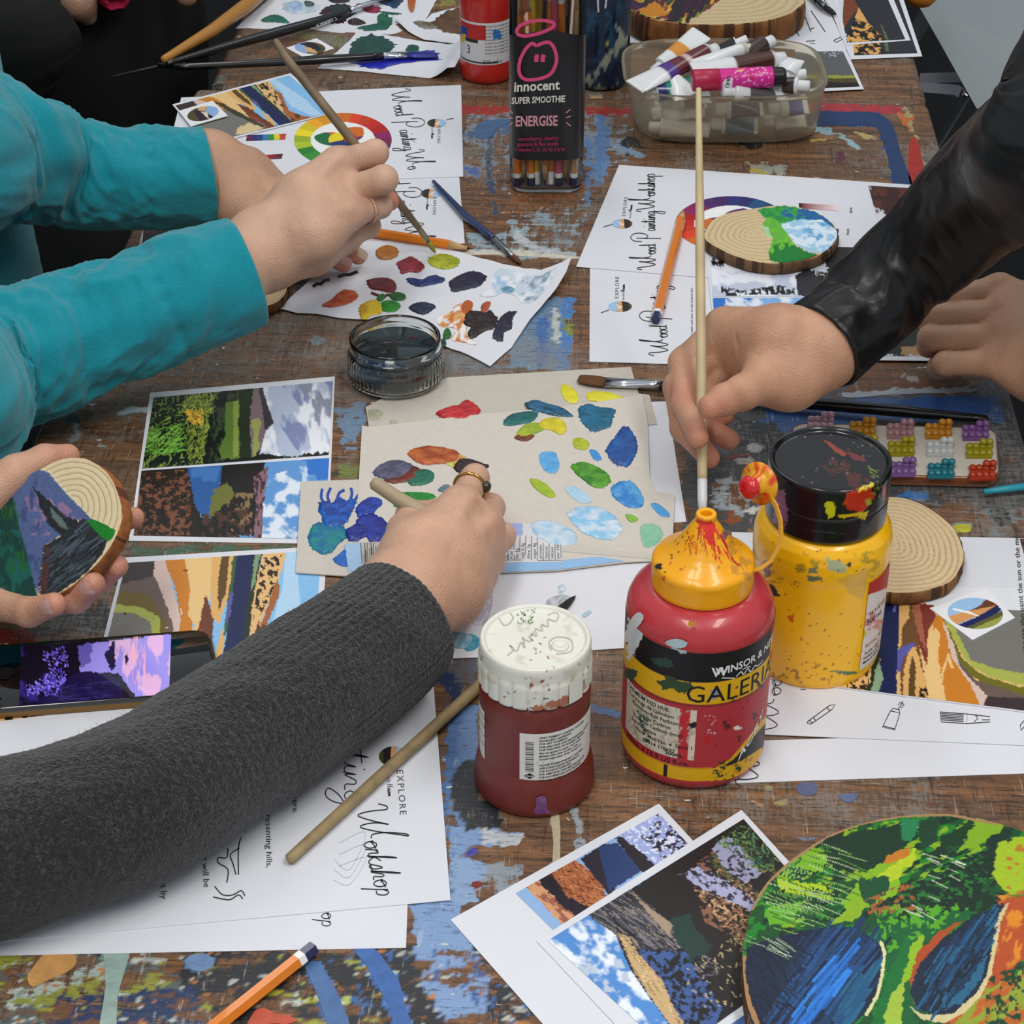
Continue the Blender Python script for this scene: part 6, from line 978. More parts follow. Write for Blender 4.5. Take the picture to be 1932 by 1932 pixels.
# ---- big red acrylic bottle
c = P(1305, 1405); CX, CY = c.x, c.y
REDP = mat('red_bottle_plastic', 'b2323a', .32, coat=.35, var=.06, vscale=30)
rb = thing('paint_bottle', 'tall red paint bottle with yellow pointed cap, nearest the middle of the front row', 'paint bottle', c)
lathe('body', CX, CY, [(.0, 0), (.034, 0), (.0375, .0015), (.0388, .005), (.039, .012), (.039, .094), (.0384, .099), (.0364, .104), (.032, .1085), (.0262, .1105), (.0, .1106)], REDP, rb, n=128)
def b_(z0, z1, col, a0=-95, a1=95, j=0): return band(CX, CY, .0391, z0, z1, col, a0, a1, j)
ops = [b_(.0745, .0935, '141416'), b_(.060, .0745, 'e0ac12'), b_(.008, .0165, 'e0ac12'), ('P', 'e0ac12', [(1353, 1447), (1380, 1430), (1470, 1320), (1480, 1400), (1400, 1470), (1360, 1472)], 0), ('P', '1b1b1e', [(1362, 1447), (1385, 1432), (1470, 1335), (1475, 1385), (1400, 1435), (1375, 1446)], 0), ('P', 'e0ac12', [(1355, 1449), (1400, 1438), (1470, 1400), (1475, 1425), (1400, 1468), (1340, 1474)], 0), b_(.008, .0165, '18181a', -27.5, -24.5), b_(.0165, .0173, 'c98a18', -80, 10),
 b_(.0585, .060, '8a2a26'), ('P', 'd8dad8', [(1186, 1160), (1196, 1160), (1215, 1195), (1190, 1240), (1184, 1250), (1180, 1200)], 5), ('P', 'a9c0c6', [(1262, 1212), (1285, 1206), (1300, 1214), (1295, 1232), (1270, 1226)], 4), ('P', 'c9cfd2', [(1190, 1200), (1200, 1180), (1208, 1200), (1195, 1240)], 3), ('P', '2f4a2a', [(1240, 1285), (1265, 1275), (1300, 1285), (1310, 1295), (1290, 1305), (1250, 1300)], 5), ('P', '24463c', [(1228, 1240), (1260, 1240), (1270, 1258), (1240, 1258)], 4), ('P', '2f4a3a', [(1176, 1255), (1200, 1265), (1195, 1290), (1180, 1280)], 5), ('P', '8890a0', [(1340, 1300), (1360, 1303), (1352, 1318), (1338, 1318)], 4),
 ('N', '5a2026', [(1340, 1300), (1440, 1290), (1440, 1400), (1350, 1410)], 14, 14, 0, .6, .06), ('S', ['d8a8b0', 'e0b8c0'], [(1330, 1350), (1350, 1350), (1350, 1385), (1335, 1385)], 14, 4, 1.6, 50, 60), ('P', 'e4e0e0', [(1385, 1372), (1400, 1370), (1398, 1376), (1388, 1377)], 2), ('P', '17171a', [(1300, 1366), (1312, 1362), (1314, 1372), (1303, 1374)], 2), ('P', 'c02028', [(1325, 1390), (1340, 1385), (1340, 1400), (1328, 1405)], 3), ('N', '1c3a2c', [(1350, 1440), (1470, 1400), (1400, 1470), (1340, 1474)], 7, 5, 20, .6, .03)]
patch('printed_label', CX, CY, .03912, -96, 96, .006, .0945, PRINT, rb, ops, 'b2323a', sp=.00055)
lb = patch('paper_label', CX, CY, .0393, -73, -4, .0225, .0565, PRINT, rb, [('P', 'c3262c', ringpx(CX, CY, .0393, .022, -17, -9)+ringpx(CX, CY, .0393, .058, -17, -9)[::-1], 0), ('P', 'e3cdb8', ringpx(CX, CY, .0393, .022, -9, -3)+ringpx(CX, CY, .0393, .058, -9, -3)[::-1], 0), ('N', 'b8ac98', None, 5, 9, 20, .6, .03), ('N', '4a6a58', [(1205, 1350), (1222, 1345), (1225, 1400), (1208, 1400)], 6, 8, 0, .55, .03), ('P', '1a1a1c', [(1300, 1366), (1313, 1361), (1315, 1372), (1303, 1375)], 2)], 'd3cbb4', sp=.0006)
for i, (tx, a) in enumerate((('CADMIUM RED HUE', -70), ('Ton rouge de cadmium', -68), ('Kadmium-Rot Farbton', -62), ('Rojo de Cadmio', -56), ('Rosso di Cadmio (imit)', -60), ('Semi Opaque', -62), ('Water Med No. 4  Serie 1', -58), ('0814 178697', -45))): ctext(rb, tx, CX, CY, .03945, a, .0525-.0038*i, .0034, BLKI, bold=.01)
ctext(rb, '500mL', CX, CY, .03945, -27, .0238, .0036, BLKI, bold=.02)
ctext(rb, '500mL e 16.9 US fl.oz.', CX, CY, .0393, -70, .0182, .0046, mat('dark_red_ink', '3a0f12', .5), bold=.012, xs=1.02)
ctext(rb, 'GALERIA', CX, CY, .0393, -14, .0618, .0155, BLKI, xs=.98)
ctext(rb, 'WINSOR & NEWTON', CX, CY, .0393, 8, .0795, .0066, WHI, slope=.06, bold=.02, xs=.92)
ctext(rb, 'W', CX, CY, .03935, 5, .0785, .0085, WHI, bold=.02)
def cylr(cx, cy, r): return lambda a, z: Vector((cx+r*math.sin(math.radians(a)), cy-r*math.cos(math.radians(a)), TZ+z))
lines(rb, [smooth([(22, .0765), (27, .0752), (31, .0775), (34, .075), (37, .0785), (41, .0755), (45, .078)], 4, False), [(16, .0762), (24, .0775), (18, .0785)], [(43, .0765), (52, .078)]], .0005 if 0 else .9, lambda x, y: cylr(CX, CY, .0393)(x, y), WHI, name='griffin_line') if 0 else None
def cyl_lines(parent, L, w_, cx, cy, r, m, name='printed_line'):
    V = []; F = []
    for q in L:
        q = [(math.radians(a)*r, z) for a, z in q]
        v, f = ribbon(None, q, w_, lambda x, y: Vector((cx+r*math.sin(x/r), cy-r*math.cos(x/r), TZ+y))); n = len(V); V += v; F += [tuple(i+n for i in t) for t in f]
    return mesh(name, V, F, m, parent, smooth_=False)
cyl_lines(rb, [smooth([(25, .0758), (29, .0782), (32, .0755), (35, .0785), (39, .0752), (43, .0778), (47, .0762), (53, .0775)], 4, False)], .0007, CX, CY, .0393, WHI)
cyl_lines(rb, [[(13, .0772), (24, .0752)]], .0006, CX, CY, .0393, WHI); cyl_lines(rb, [smooth([(30, .0792), (34, .0797), (38, .0788)], 4, False)], .0006, CX, CY, .0393, WHI)
ctext(rb, 'ACRY', CX, CY, .03935, 33, .0165, .0085, WHI, slope=.9, bold=.02, xs=.9)
YCAP = mat('yellow_cap_plastic', vcol=True, rough=.3, coat=.2)
def scal(r, z, th): return r*(1+(.02*abs(math.sin(th*3.5+.4))**.8-.012 if .122 < z < .131 else 0))
cp = [(0.0, .1107), (.0255, .1107), (.0264, .1112), (.0266, .113), (.0264, .1235), (.0262, .125), (.0248, .1265), (.0225, .128), (.0195, .1303), (.0162, .1335), (.0132, .1372), (.0105, .1412), (.0082, .1452), (.0062, .1482), (.0052, .1497), (.0051, .1505), (.0054, .1513), (.0053, .153), (.0047, .1537), (.0032, .1537), (.0027, .153), (.0024, .149), (0, .1488)]
YO = [('E', '1a1410', 1242, 1069, 8, 6, 0, 2), ('P', 'c8321a', [(1247, 1090), (1256, 1086), (1254, 1098)], 1), ('S', ['c8281a', 'd83a1c', 'b02a18'], [(1300, 1000), (1365, 1000), (1385, 1060), (1300, 1060)], 26, 30, 2.6, 75, 22), ('P', 'd42a22', [(1328, 1000), (1345, 998), (1350, 1030), (1335, 1025)], 3), ('P', 'd8301c', [(1312, 980), (1350, 985), (1352, 1005), (1340, 1000), (1320, 998)], 3), ('L', 'b0281a', [(1360, 1010), (1372, 1035), (1385, 1060), (1398, 1068)], 4, 1), ('S', ['3a3428', '8a5a2a', 'b8601c'], [(1270, 1010), (1400, 1010), (1420, 1080), (1250, 1080)], 60, 4, 1.8, 80, 60), ('P', '7f5a6a', [(1362, 1000), (1374, 1002), (1372, 1018), (1364, 1014)], 2), ('N', 'c98a28', [(1370, 1010), (1420, 1060), (1420, 1100), (1380, 1080)], 10, 10, 0, .5, .1)]
lathe('cap', CX, CY, cp, YCAP, rb, n=128, mod=scal, ops=[('eea50c', 1)]+YO)
tube('strap', [P(1416, 1078, .1225), P(1436, 1072, .124), P(1455, 1058, .128), P(1468, 1035, .134), P(1474, 1008, .140), P(1472, 980, .146), P(1464, 955, .150), P(1452, 935, .153)], .0011, mat('yellow_strap', 'dca01a', .3, trans=.2), rb, n=10, flat=[(1.6, .6)]*8)
pc = P(1433, 912, .156); ax = (P(1404, 924, .158)-pc).normalized(); V, F = tube_vf([pc-ax*.0015, pc-ax*.0006, pc+ax*.0006, pc+ax*.0012, pc+ax*.0025, pc+ax*.007], [.0105, .0115, .0115, .0085, .0062, .0052], 32)
X, Y = px(V); mesh('plug', V, F, YCAP, rb, cols=paint(X, Y, [('N', 'd8401c', None, 6, 5, 0, .55, .02), ('L', 'b02a12', [(1425, 890), (1440, 930)], 3, 1)], ('e2a114', 1))[:, :3])
V, F = tube_vf([pc+ax*.0065, pc+ax*.009, pc+ax*.0115, pc+ax*.0125], [.0056, .0064, .0052, .002], 24); mesh('paint_crust', V, F, mat('wet_red_paint', 'c8141c', .12, coat=.6, bump=.8, bscale=350), rb)
V, F = lathe_vf(*P(1416, 1098, .108)[:2], [(.0001, -.001), (.0045, 0), (.0042, .001), (0, .0014)], 20, TZ+.1075)
blob(rb, [(1408, 1110), (1418, 1088), (1430, 1090), (1434, 1105), (1425, 1122), (1412, 1128)], '17171a', '222226', 0, .0006, surf=lambda x, y: P(x, y, .1068), name='paint_drip')
for q, col in (([(1298, 1176), (1306, 1172), (1310, 1180), (1302, 1184)], 'e0a020'), ([(1190, 1170), (1205, 1155), (1214, 1166), (1200, 1185)], 'e6e6e6'), ([(1255, 1212), (1275, 1206), (1296, 1212), (1290, 1222), (1270, 1222)], 'b9cdd0')):
    blob(rb, q, col, None, 0, .0005, surf=cyl_surf(CX, CY, .0392), name='paint_drip')
# ---- yellow bottle with black lid
c = P(1530, 1228); CX, CY = c.x, c.y
yb = thing('paint_bottle', 'large yellow paint bottle with wide black screw lid, right of the red bottle', 'paint bottle', c)
YB = mat('yellow_bottle_plastic', vcol=True, rough=.3, coat=.4)
yo = [('N', 'b8920f', [(1440, 1040), (1660, 1040), (1660, 1100), (1440, 1100)], 16, 10, 0, .64, .06), ('P', 'a9b08a', [(1555, 1050), (1600, 1065), (1600, 1085), (1565, 1075)], 5), ('P', '6f7a5a', [(1522, 1072), (1545, 1070), (1545, 1085), (1525, 1080)], 4), ('P', '5f6a4a', [(1520, 1086), (1550, 1090), (1548, 1098), (1525, 1096)], 3), ('P', 'b59020', [(1502, 1062), (1520, 1060), (1518, 1080), (1504, 1080)], 4), ('E', '3a2a14', 1602, 1066, 4, 4, 0, 1), ('P', 'd06018', [(1487, 1160), (1500, 1158), (1498, 1172), (1490, 1172)], 3), ('P', '2a2f3a', [(1445, 1100), (1462, 1108), (1475, 1125), (1462, 1128), (1450, 1115)], 4), ('P', '8a4a2a', [(1435, 1060), (1455, 1055), (1455, 1085), (1440, 1090)], 5), ('N', 'a8701c', [(1450, 1245), (1560, 1250), (1580, 1290), (1450, 1290)], 9, 7, 0, .63, .03), ('P', '3a6a4a', [(1560, 1265), (1625, 1268), (1600, 1275)], 2), ('S', ['8a6a14', 'b06a1c', '5a4a1c'], [(1445, 1020), (1670, 1010), (1640, 1280), (1450, 1280)], 70, 4, 2, 40, 80), ('P', 'dca830', [(1580, 1090), (1640, 1075), (1630, 1130), (1600, 1120)], 6)]
lathe('body', CX, CY, [(0, 0), (.034, 0), (.0368, .0015), (.038, .005), (.0383, .012), (.0383, .072), (.0386, .0745), (.0388, .080), (.0385, .086), (.0372, .0915), (.0345, .0955), (.0315, .0975), (0, .0976)], YB, yb, n=160, ops=[('f8ba06', 1)]+yo)
lo = [('P', 'b01418', [(1600, 1040), (1700, 1020), (1700, 1095), (1660, 1115), (1600, 1135)], 0), ('P', 'c8b83a', [(1618, 1085), (1628, 1080), (1632, 1095), (1622, 1102)], 3), ('N', 'c88a88', [(1600, 1160), (1680, 1130), (1660, 1220), (1600, 1240)], 12, 12, 0, .55, .1), ('P', 'c8b40e', [(1610, 1185), (1628, 1178), (1632, 1200), (1620, 1215), (1608, 1205)], 4), ('E', '8a8a1a', 1619, 1188, 5, 5, 0, 1), ('L', 'dcb020', [(1602, 1230), (1618, 1224)], 5, 1)]
patch('paper_label', CX, CY, .0388, 36, 80, .0105, .0715, PRINT, yb, lo, 'd9cfca', sp=.0006)
for tx, a, z, s_ in (('16.9 FL OZ', 40, .0478, .0038), ('500 mL', 38, .0418, .0052), ('ROYAL YELLOW', 40, .0250, .0036), ('Acrylic colour', 40, .0200, .0028), ('Student acrylic', 39, .0168, .0028), ('Made in France', 39, .0136, .0028)): ctext(yb, tx, CX, CY, .0389, a, z, s_, BLKI if z > .03 or z < .021 else mat('tan_ink', '8a6a2a', .5), bold=.012)
LIDM = mat('black_lid_plastic', vcol=True, rough=.22, coat=.3, bump=.25, bscale=90)
lop = [('N', '4a2018', [(1545, 875), (1580, 860), (1640, 900), (1620, 925), (1580, 905)], 12, 8, 30, .5, .06), ('P', '8a3a28', [(1556, 830), (1568, 836), (1600, 855), (1590, 862), (1562, 842)], 3), ('P', '6a2a24', [(1598, 850), (1630, 862), (1640, 870), (1610, 868)], 3), ('S', ['6a7f2a', '8a9a2a'], [(1640, 880), (1662, 880), (1660, 900), (1640, 900)], 16, 4, 2, 40, 60), ('S', ['5a5a60', '77777c'], [(1490, 820), (1670, 815), (1660, 920), (1500, 915)], 30, 4, 1.6, 20, 60), ('P', '14141a', [(1470, 840), (1540, 830), (1560, 870), (1500, 900)], 4)]
lid_side = [('P', 'b83018', [(1590, 950), (1600, 930), (1645, 922), (1650, 935), (1636, 958), (1625, 965), (1600, 960)], 3), ('P', 'd8b820', [(1615, 922), (1648, 910), (1648, 918), (1620, 928)], 1.5), ('P', 'c8c81c', [(1556, 950), (1568, 944), (1578, 955), (1574, 972), (1565, 978), (1558, 965)], 2), ('P', 'd0b010', [(1580, 972), (1620, 968), (1640, 963), (1632, 982), (1618, 974), (1585, 978)], 1.5), ('P', 'a0a020', [(1632, 945), (1642, 940), (1645, 952), (1636, 955)], 2), ('P', 'b8401c', [(1665, 920), (1672, 918), (1671, 945), (1666, 945)], 2), ('P', '8a5070', [(1462, 925), (1480, 925), (1485, 965), (1478, 1000), (1462, 985)], 5), ('S', ['7a8a2a', '3a4a1a'], [(1645, 910), (1665, 900), (1662, 945), (1645, 950)], 18, 4, 2, 40, 60), ('L', '34343a', [(1440, 970), (1520, 1000), (1600, 1008), (1690, 985)], 1.5, 0)]
lathe('lid', CX, CY, [(0, .0978), (.0325, .0978), (.0334, .0984), (.0336, .1), (.0336, .1135), (.0333, .1138), (.0336, .1141), (.0337, .131), (.0334, .1328), (.0326, .1335), (.0316, .1333), (.0309, .1322), (.0306, .131), (.02, .1306), (0, .1304)], LIDM, yb, n=160, ops=[('121214', 1)]+lid_side+lop)
# ---- low brown jar with white fluted lid
c = P(1008, 1470); CX, CY = c.x, c.y
wj = thing('paint_jar', 'squat maroon-brown paint jar with fluted white lid in front of the cards', 'paint jar', c)
JB = mat('maroon_jar_plastic', '6f2a22', .42, coat=.1, bump=.15, bscale=1400)
lathe('body', CX, CY, [(0, 0), (.029, 0), (.0312, .001), (.0322, .003), (.0322, .006), (.0315, .014), (.0303, .0205), (.0294, .0235), (.029, .026), (.029, .06), (.0292, .064), (.0288, .0675), (.027, .0705), (0, .071)], JB, wj, n=128)
WL = mat('white_lid_plastic', vcol=True, rough=.4, coat=.1)
def flut(r, z, th): return r*(1+(.04*(abs(math.sin(th*11))**.4)-.036 if .0695 < z < .0872 else 0))
wop = [('S', ['3a6a1c', '4a7a2a', '2a4a1a'], [(975, 1155), (1010, 1148), (1010, 1178), (978, 1180)], 40, 3.5, 2, 40, 70), ('S', ['55504a', '6a6258'], [(985, 1195), (1030, 1190), (1030, 1240), (960, 1245)], 16, 4, 2, 40, 70), ('S', ['8a5a4a', '7a3a30', '6a3028'], [(900, 1235), (1112, 1235), (1110, 1345), (960, 1345)], 34, 6, 2.2, 40, 70), ('P', '8a3a30', [(1000, 1288), (1028, 1284), (1026, 1290), (1008, 1292), (1000, 1300)], 2), ('P', 'a86a50', [(1005, 1335), (1060, 1318), (1100, 1300), (1098, 1312), (1060, 1335), (1015, 1345)], 4), ('E', '6a5a50', 1030, 1318, 5, 2.5, 0, 1), ('E', '6a5a50', 1100, 1288, 3, 5, 0, 1), ('N', 'cfc9b8', None, 30, 20, 0, .62, .1), ('P', 'b8a088', [(1075, 1300), (1105, 1285), (1108, 1296), (1080, 1315)], 4)]
lathe('lid', CX, CY, [(0, .0712), (.0288, .0712), (.0296, .0715), (.0296, .0735), (.0296, .0845), (.0290, .0860), (.0288, .0874), (.0288, .0935), (.0284, .0958), (.0276, .0968), (.0266, .0967), (.0258, .0956), (.0254, .0948), (.02, .0946), (.01, .0946), (0, .0946)], WL, wj, n=264, mod=flut, ops=[('dedcd2', 1)]+wop)
S3 = plane_surf(.0949)
V, F = lathe_vf(*P(1057, 1219, .0948)[:2], [(.0045, -.0003), (.0045, .0005), (.0032, .0012), (.0026, .0006), (0, .0003)], 32, TZ+.0948); mesh('button', V, F, mat('white_plastic', 'dddbd2', .4), wj)
EMB = mat('embossed_white', 'c2bfb4', .5)
for q in ([(1040, 1226), (1036, 1212), (1046, 1203), (1062, 1202), (1078, 1208), (1078, 1228), (1050, 1234)], [(958, 1236), (968, 1226), (962, 1218), (975, 1228), (982, 1212), (990, 1222), (988, 1206), (1000, 1210), (1002, 1195), (1012, 1200), (1010, 1186), (1022, 1190), (1022, 1178), (1034, 1182), (1034, 1168), (1048, 1172), (1054, 1160), (1046, 1156), (1034, 1160)], [(944, 1170), (938, 1160), (952, 1152), (968, 1164), (955, 1180), (944, 1172)]):
    pp = [S3(*k) for k in smooth(q, 4, False)]; tube('embossed_line', pp, .0004, EMB, wj, n=6)
V, F = tube_vf([P(905, 1176, .0965), P(925, 1186, .0962)], .001, 8)
tabp = [(-36, .0712), (-36, .0855), (-24, .0855), (-24, .0712)]
patch('hinge_tab', CX, CY, .0304, 34, 52, .0722, .0862, WL, wj, [], 'dedcd2', sp=.002)
jl = patch('paper_label', CX, CY, .0292, -16, 86, .0222, .0560, PRINT, wj, [('N', 'a9c08a', [(1020, 1390), (1060, 1390), (1060, 1440), (1010, 1440)], 5, 5, 0, .62, .02)], 'dcd9d2', sp=.001)
patch('paper_label', CX, CY, .0292, -88, -64, .0245, .0570, PRINT, wj, [], 'dcd9d2', sp=.002)
for i in range(18): cyl_lines(wj, [[(-10, .0505-i*.00115), (-1.5, .0505-i*.00115)]], (.0004, .0007, .0003)[i % 3], CX, CY, .02935, mat('bar_ink', '3a3a40', .6), name='barcode_bar')
ctext(wj, '5011386075485', CX, CY, .02935, -12, .0500, .0026, BLKI, up=True) if 0 else None
cyl_lines(wj, [[(-10, .0272), (-4, .0290)]], .0012, CX, CY, .02935, BLKI, 'diamond_mark')
V = [cylr(CX, CY, .02936)(a, z) for a, z in ((-11, .0278), (-5.5, .0298), (0, .0278), (-5.5, .0258))]; mesh('diamond_mark', V, [(0, 3, 2, 1)], BLKI, wj, smooth_=False); ctext(wj, 'DALER', CX, CY, .02938, -9, .0272, .0014, WHI, bold=.02)
TXT = ['HIGH PIGMENT LOADING. DURABLE.', 'EXCELLENT ADHESION.', 'FOR ART STUDENTS', 'FOR AMATEUR AND PROFESSIONAL ARTISTS', 'FOR PAINTING OF SCENERY, MODELS', 'May be applied to paper, card, canvas', 'Mixable with other acrylics, water', 'Soluble with water. Dries waterproof', '', 'HOHER PIGMENTGEHALT, HALTBAR', 'HERVORRAGENDE ADHAESION', 'FUR KUNSTSTUDENTEN', 'FUR AMATEUR UND BERUFSKUNSTLER', 'FUR DAS BEMALEN VON BUHNEN', 'Auftragbar auf Papier, Karton, Leinwand']
for i, tx in enumerate(TXT):
    if tx: ctext(wj, tx, CX, CY, .02935, 4, .0528-i*.00205, .0017, BLKI, bold=.02)
for i, tx in enumerate(('Made by Crown Works,', 'Bracknell, Berkshire,', 'England', 'Telephone 0344 424621')): ctext(wj, tx, CX, CY, .02935, -14, .0246-i*.0, .0011, BLKI) if i == 0 else None
for i, tx in enumerate(('SMOOTH MATT', 'CUTS COST', 'paint for art', 'Burnt Sienna')): ctext(wj, tx, CX, CY, .02935, -84, .052-i*.006, .0022, BLKI)
blob(wj, [(1010, 1508), (1020, 1502), (1030, 1506), (1032, 1530), (1036, 1534), (1008, 1535), (1012, 1520)], '6f4478', '8a5a90', 0, .0004, surf=cyl_surf(CX, CY, .0322), name='paint_drip')
# ---- ribbed glass jar of dirty water
c = P(748, 716); CX, CY = c.x, c.y
GL = mat('clear_glass', 'eef4f2', .02, trans=1, ior=1.48)
gj = thing('glass_jar', 'low ribbed glass jar of dark blue-grey rinse water on the cream card', 'glass jar', c)
def ribs(r, z, th): return r*(1+(.012*abs(math.cos(th*26)) if .003 < z < .0225 and r > .0318 else 0))
lathe('glass', CX, CY, [(0, 0.0022), (.0285, .0022), (.031, .0028), (.0330, .0045), (.0338, .0075), (.0338, .0205), (.0334, .0222), (.0318, .0238), (.0314, .0255), (.0321, .0270), (.0321, .0290), (.0316, .0300), (.0320, .0325), (.0319, .0345), (.0311, .0352), (.0302, .0345), (.0299, .0320), (.0300, .0262), (.0304, .0235), (.0314, .0215), (.0316, .0070), (.0300, .0052), (0, .0050)], GL, gj, n=312, mod=ribs)
WAT = mat('murky_water', '16272c', .04, coat=.5); 
lathe('water', CX, CY, [(0, .0054), (.0294, .0056), (.0308, .0075), (.0311, .0100), (.0311, .0212), (.0301, .0235), (.0297, .0262), (.0295, .0264), (0, .0262)], WAT, gj, n=96)
patch('paint_smear', CX, CY, .0303, -50, 12, .0272, .0305, mat('blue_smear', vcol=True, rough=.3, alpha=.75), gj, [('N', 'c3d3de', None, 6, 6, 0, .5, .05)], '2a4a8a', sp=.001)
# ---- far red bottle
c = P(918, 142); CX, CY = c.x, c.y
fb = thing('paint_bottle', 'small red paint bottle with white label, far back left of the pencil bottle', 'paint bottle', c)
lathe('body', CX, CY, [(0, 0), (.022, 0), (.0240, .0015), (.0248, .006), (.0248, .014), (.0240, .020), (.0238, .06), (.0244, .066), (.0246, .085), (.022, .094), (.013, .1), (0, .1)], mat('red_paint_plastic', 'b5241c', .3, coat=.3, var=.05), fb)
fo = [('P', 'b02420', ringpx(CX, CY, .024, .0575, -90, 0)+ringpx(CX, CY, .024, .043, -90, 0)[::-1], 0), ('P', '1c1c22', ringpx(CX, CY, .024, .043, -90, -18)+ringpx(CX, CY, .024, .0395, -90, -18)[::-1], 0), ('P', '1a3a8a', [(866, 52), (880, 50), (882, 72), (868, 74)], 3), ('P', 'd8a820', [(870, 64), (880, 66), (876, 80), (870, 80)], 2), ('P', '2f7ac0', [(930, 56), (945, 56), (947, 75), (930, 75)], 3), ('P', '1c1c22', ringpx(CX, CY, .024, .0225, -90, 30)+ringpx(CX, CY, .024, .0205, -90, 30)[::-1], 0)]
patch('paper_label', CX, CY, .0242, -88, 80, .0195, .0595, PRINT, fb, fo, 'd0d0d2', sp=.0008)
ctext(fb, '3', CX, CY, .0243, -48, .029, .011, mat('dark_ink', '2a2a2e', .5)); ctext(fb, '300 ml e', CX, CY, .0243, -8, .0205, .0055, mat('dark_ink', '2a2a2e', .5))
for i in range(9): ctext(fb, 'lavable sans danger eau', CX, CY, .0243, -2, .0555-i*.0032, .0026, mat('dark_ink', '2a2a2e', .5))
# ---- clear bottle full of pencils with its black sleeve label
c = P(1030, 338); CX, CY = c.x, c.y
sb = thing('plastic_bottle', 'tall clear square bottle with black printed sleeve, holding pencils point down', 'bottle', c)
CLP = mat('clear_plastic', 'f2f4f4', .03, trans=1, ior=1.12, coat=.25)
HW = .0305
lathe('bottle', CX, CY, [(.026, .0005), (.0292, .0015), (.0303, .005), (HW, .012), (HW, .175), (HW-.0007, .175), (HW-.0007, .012), (.0292, .006), (.0262, .003), (0, .0025)], CLP, sb, n=128, se=4.6)
lathe('cut_rim', CX, CY, [(HW+.0002, .174), (HW+.0002, .1765), (HW-.0009, .1765), (HW-.0009, .174)], CLP, sb, n=128, se=4.6)
SLV = mat('black_sleeve', '17161a', .35, coat=.1)
n = 192; V = []; hs = np.linspace(0, 1, 24)
for h_ in hs:
    for k in range(n):
        th = 2*math.pi*k/n; r = (HW+.0004)/((abs(math.cos(th))**4.6+abs(math.sin(th))**4.6)**(1/4.6)); top = .1365+.0055*math.cos(2*th+math.pi)*1.0
        V.append((CX+r*math.cos(th), CY+r*math.sin(th), TZ+.031+(top-.031)*h_))
F = [(i*n+k, i*n+(k+1) % n, (i+1)*n+(k+1) % n, (i+1)*n+k) for i in range(23) for k in range(n)]
mesh('sleeve_label', V, F, SLV, sb)
VS = tilt_surf((CX, CY-HW-.0007, TZ), (0, -1, 0)); PK = mat('pink_ink', 'd8487c', .5); PK2 = mat('pale_pink_ink', 'cf94a0', .5); PK3 = mat('deep_pink_ink', 'a02a52', .5); CRM = mat('cream_ink', 'd8d6cc', .5)
halo = smooth([(975, 62), (982, 48), (1010, 39), (1040, 41), (1044, 50), (1020, 62), (990, 68)], 6); lines(sb, [halo+[halo[0]]], 6.5, VS, PK, name='printed_halo')
face = smooth([(1012, 86), (1004, 82), (992, 92), (981, 115), (980, 138), (992, 150), (1020, 148), (1040, 138), (1050, 115), (1046, 92), (1036, 80), (1022, 82)], 6); lines(sb, [face+[face[0]]], 6.5, VS, PK, name='printed_face')
for ex in (1012, 1024): lines(sb, [smooth([(ex+2, 103), (ex, 110), (ex, 117)], 3, False)], 8, VS, PK, name='printed_eye')
text(sb, 'innocent', VS, (969, 173), (24.5, -1.3), (1, -26), CRM, bold=.025); text(sb, 'SUPER SMOOTHIE', VS, (965, 196), (12.6, -.5), (.6, -17), CRM, bold=.025)
text(sb, 'ENERGISE', VS, (972, 238), (18.5, -.3), (.5, -27), PK2, bold=.025)
for L_ in ([[(962, 208), (967, 214)]], [[(959, 222), (967, 223)]], [[(962, 236), (967, 231)]], [[(1068, 213), (1076, 206)]], [[(1068, 222), (1077, 219)]], [[(1068, 231), (1077, 238)]]): lines(sb, L_, 2, VS, PK2, name='printed_dash')
text(sb, 'strawberry, cherry,', VS, (979, 266), (9.6, -.3), (0, -11), PK3, bold=.02); text(sb, 'guarana & flax seeds', VS, (976, 276), (9.4, -.2), (0, -11), PK3, bold=.02); text(sb, '+ vitamins C, B1, B2, B3, E & B6', VS, (972, 286), (7.2, -.1), (0, -10), PK3, bold=.02)
PENC = [('orange_lacquer', 'd9780f'), ('yellow_lacquer', 'e0b81c'), ('pink_lacquer', 'c05068'), ('light_wood_lacquer', 'b08a5a'), ('brown_lacquer', '4a3428'), ('white_pencil', 'd0ccc4'), ('blue_pencil', '2a4a8a')]
rr = random.Random(4); cols = [0, 0, 0, 1, 0, 0, 2, 0, 3, 4, 0, 5, 1, 0, 6, 3, 0, 0]; bx = [-.024, -.019, -.013, -.008, -.002, .004, .010, .016, .022]
for i, ci_ in enumerate(cols):
    x0 = bx[i % 9]+rr.uniform(-.0006, .0006); y0 = -.022+.012*(i//9)+.004*(i % 2)+(i//9)*.006; x1 = max(-.024, min(.024, x0*.9+rr.uniform(-.007, .007))); y1 = y0*.6+rr.uniform(-.003, .003)
    nm, hx = PENC[ci_]; m_ = mat(nm, hx, .35, coat=.3); up = i % 3 == 1
    a = Vector((CX+x0, CY+y0, TZ+.0045)); b = Vector((CX+x1, CY+y1, TZ+.172+rr.uniform(-.01, .012)))
    pencil(nm.replace('_lacquer', '').replace('_pencil', '').replace('_', ' ')+(' pencil standing point down' if not up else ' pencil standing point up')+(' at the front' if i < 9 else ' at the back')+' inside the clear square bottle', a if not up else b, b if not up else a, .0034, m_, cap=(NAVYL if i % 2 == 0 else WHL), group='pencils in the clear bottle', band=WHL)
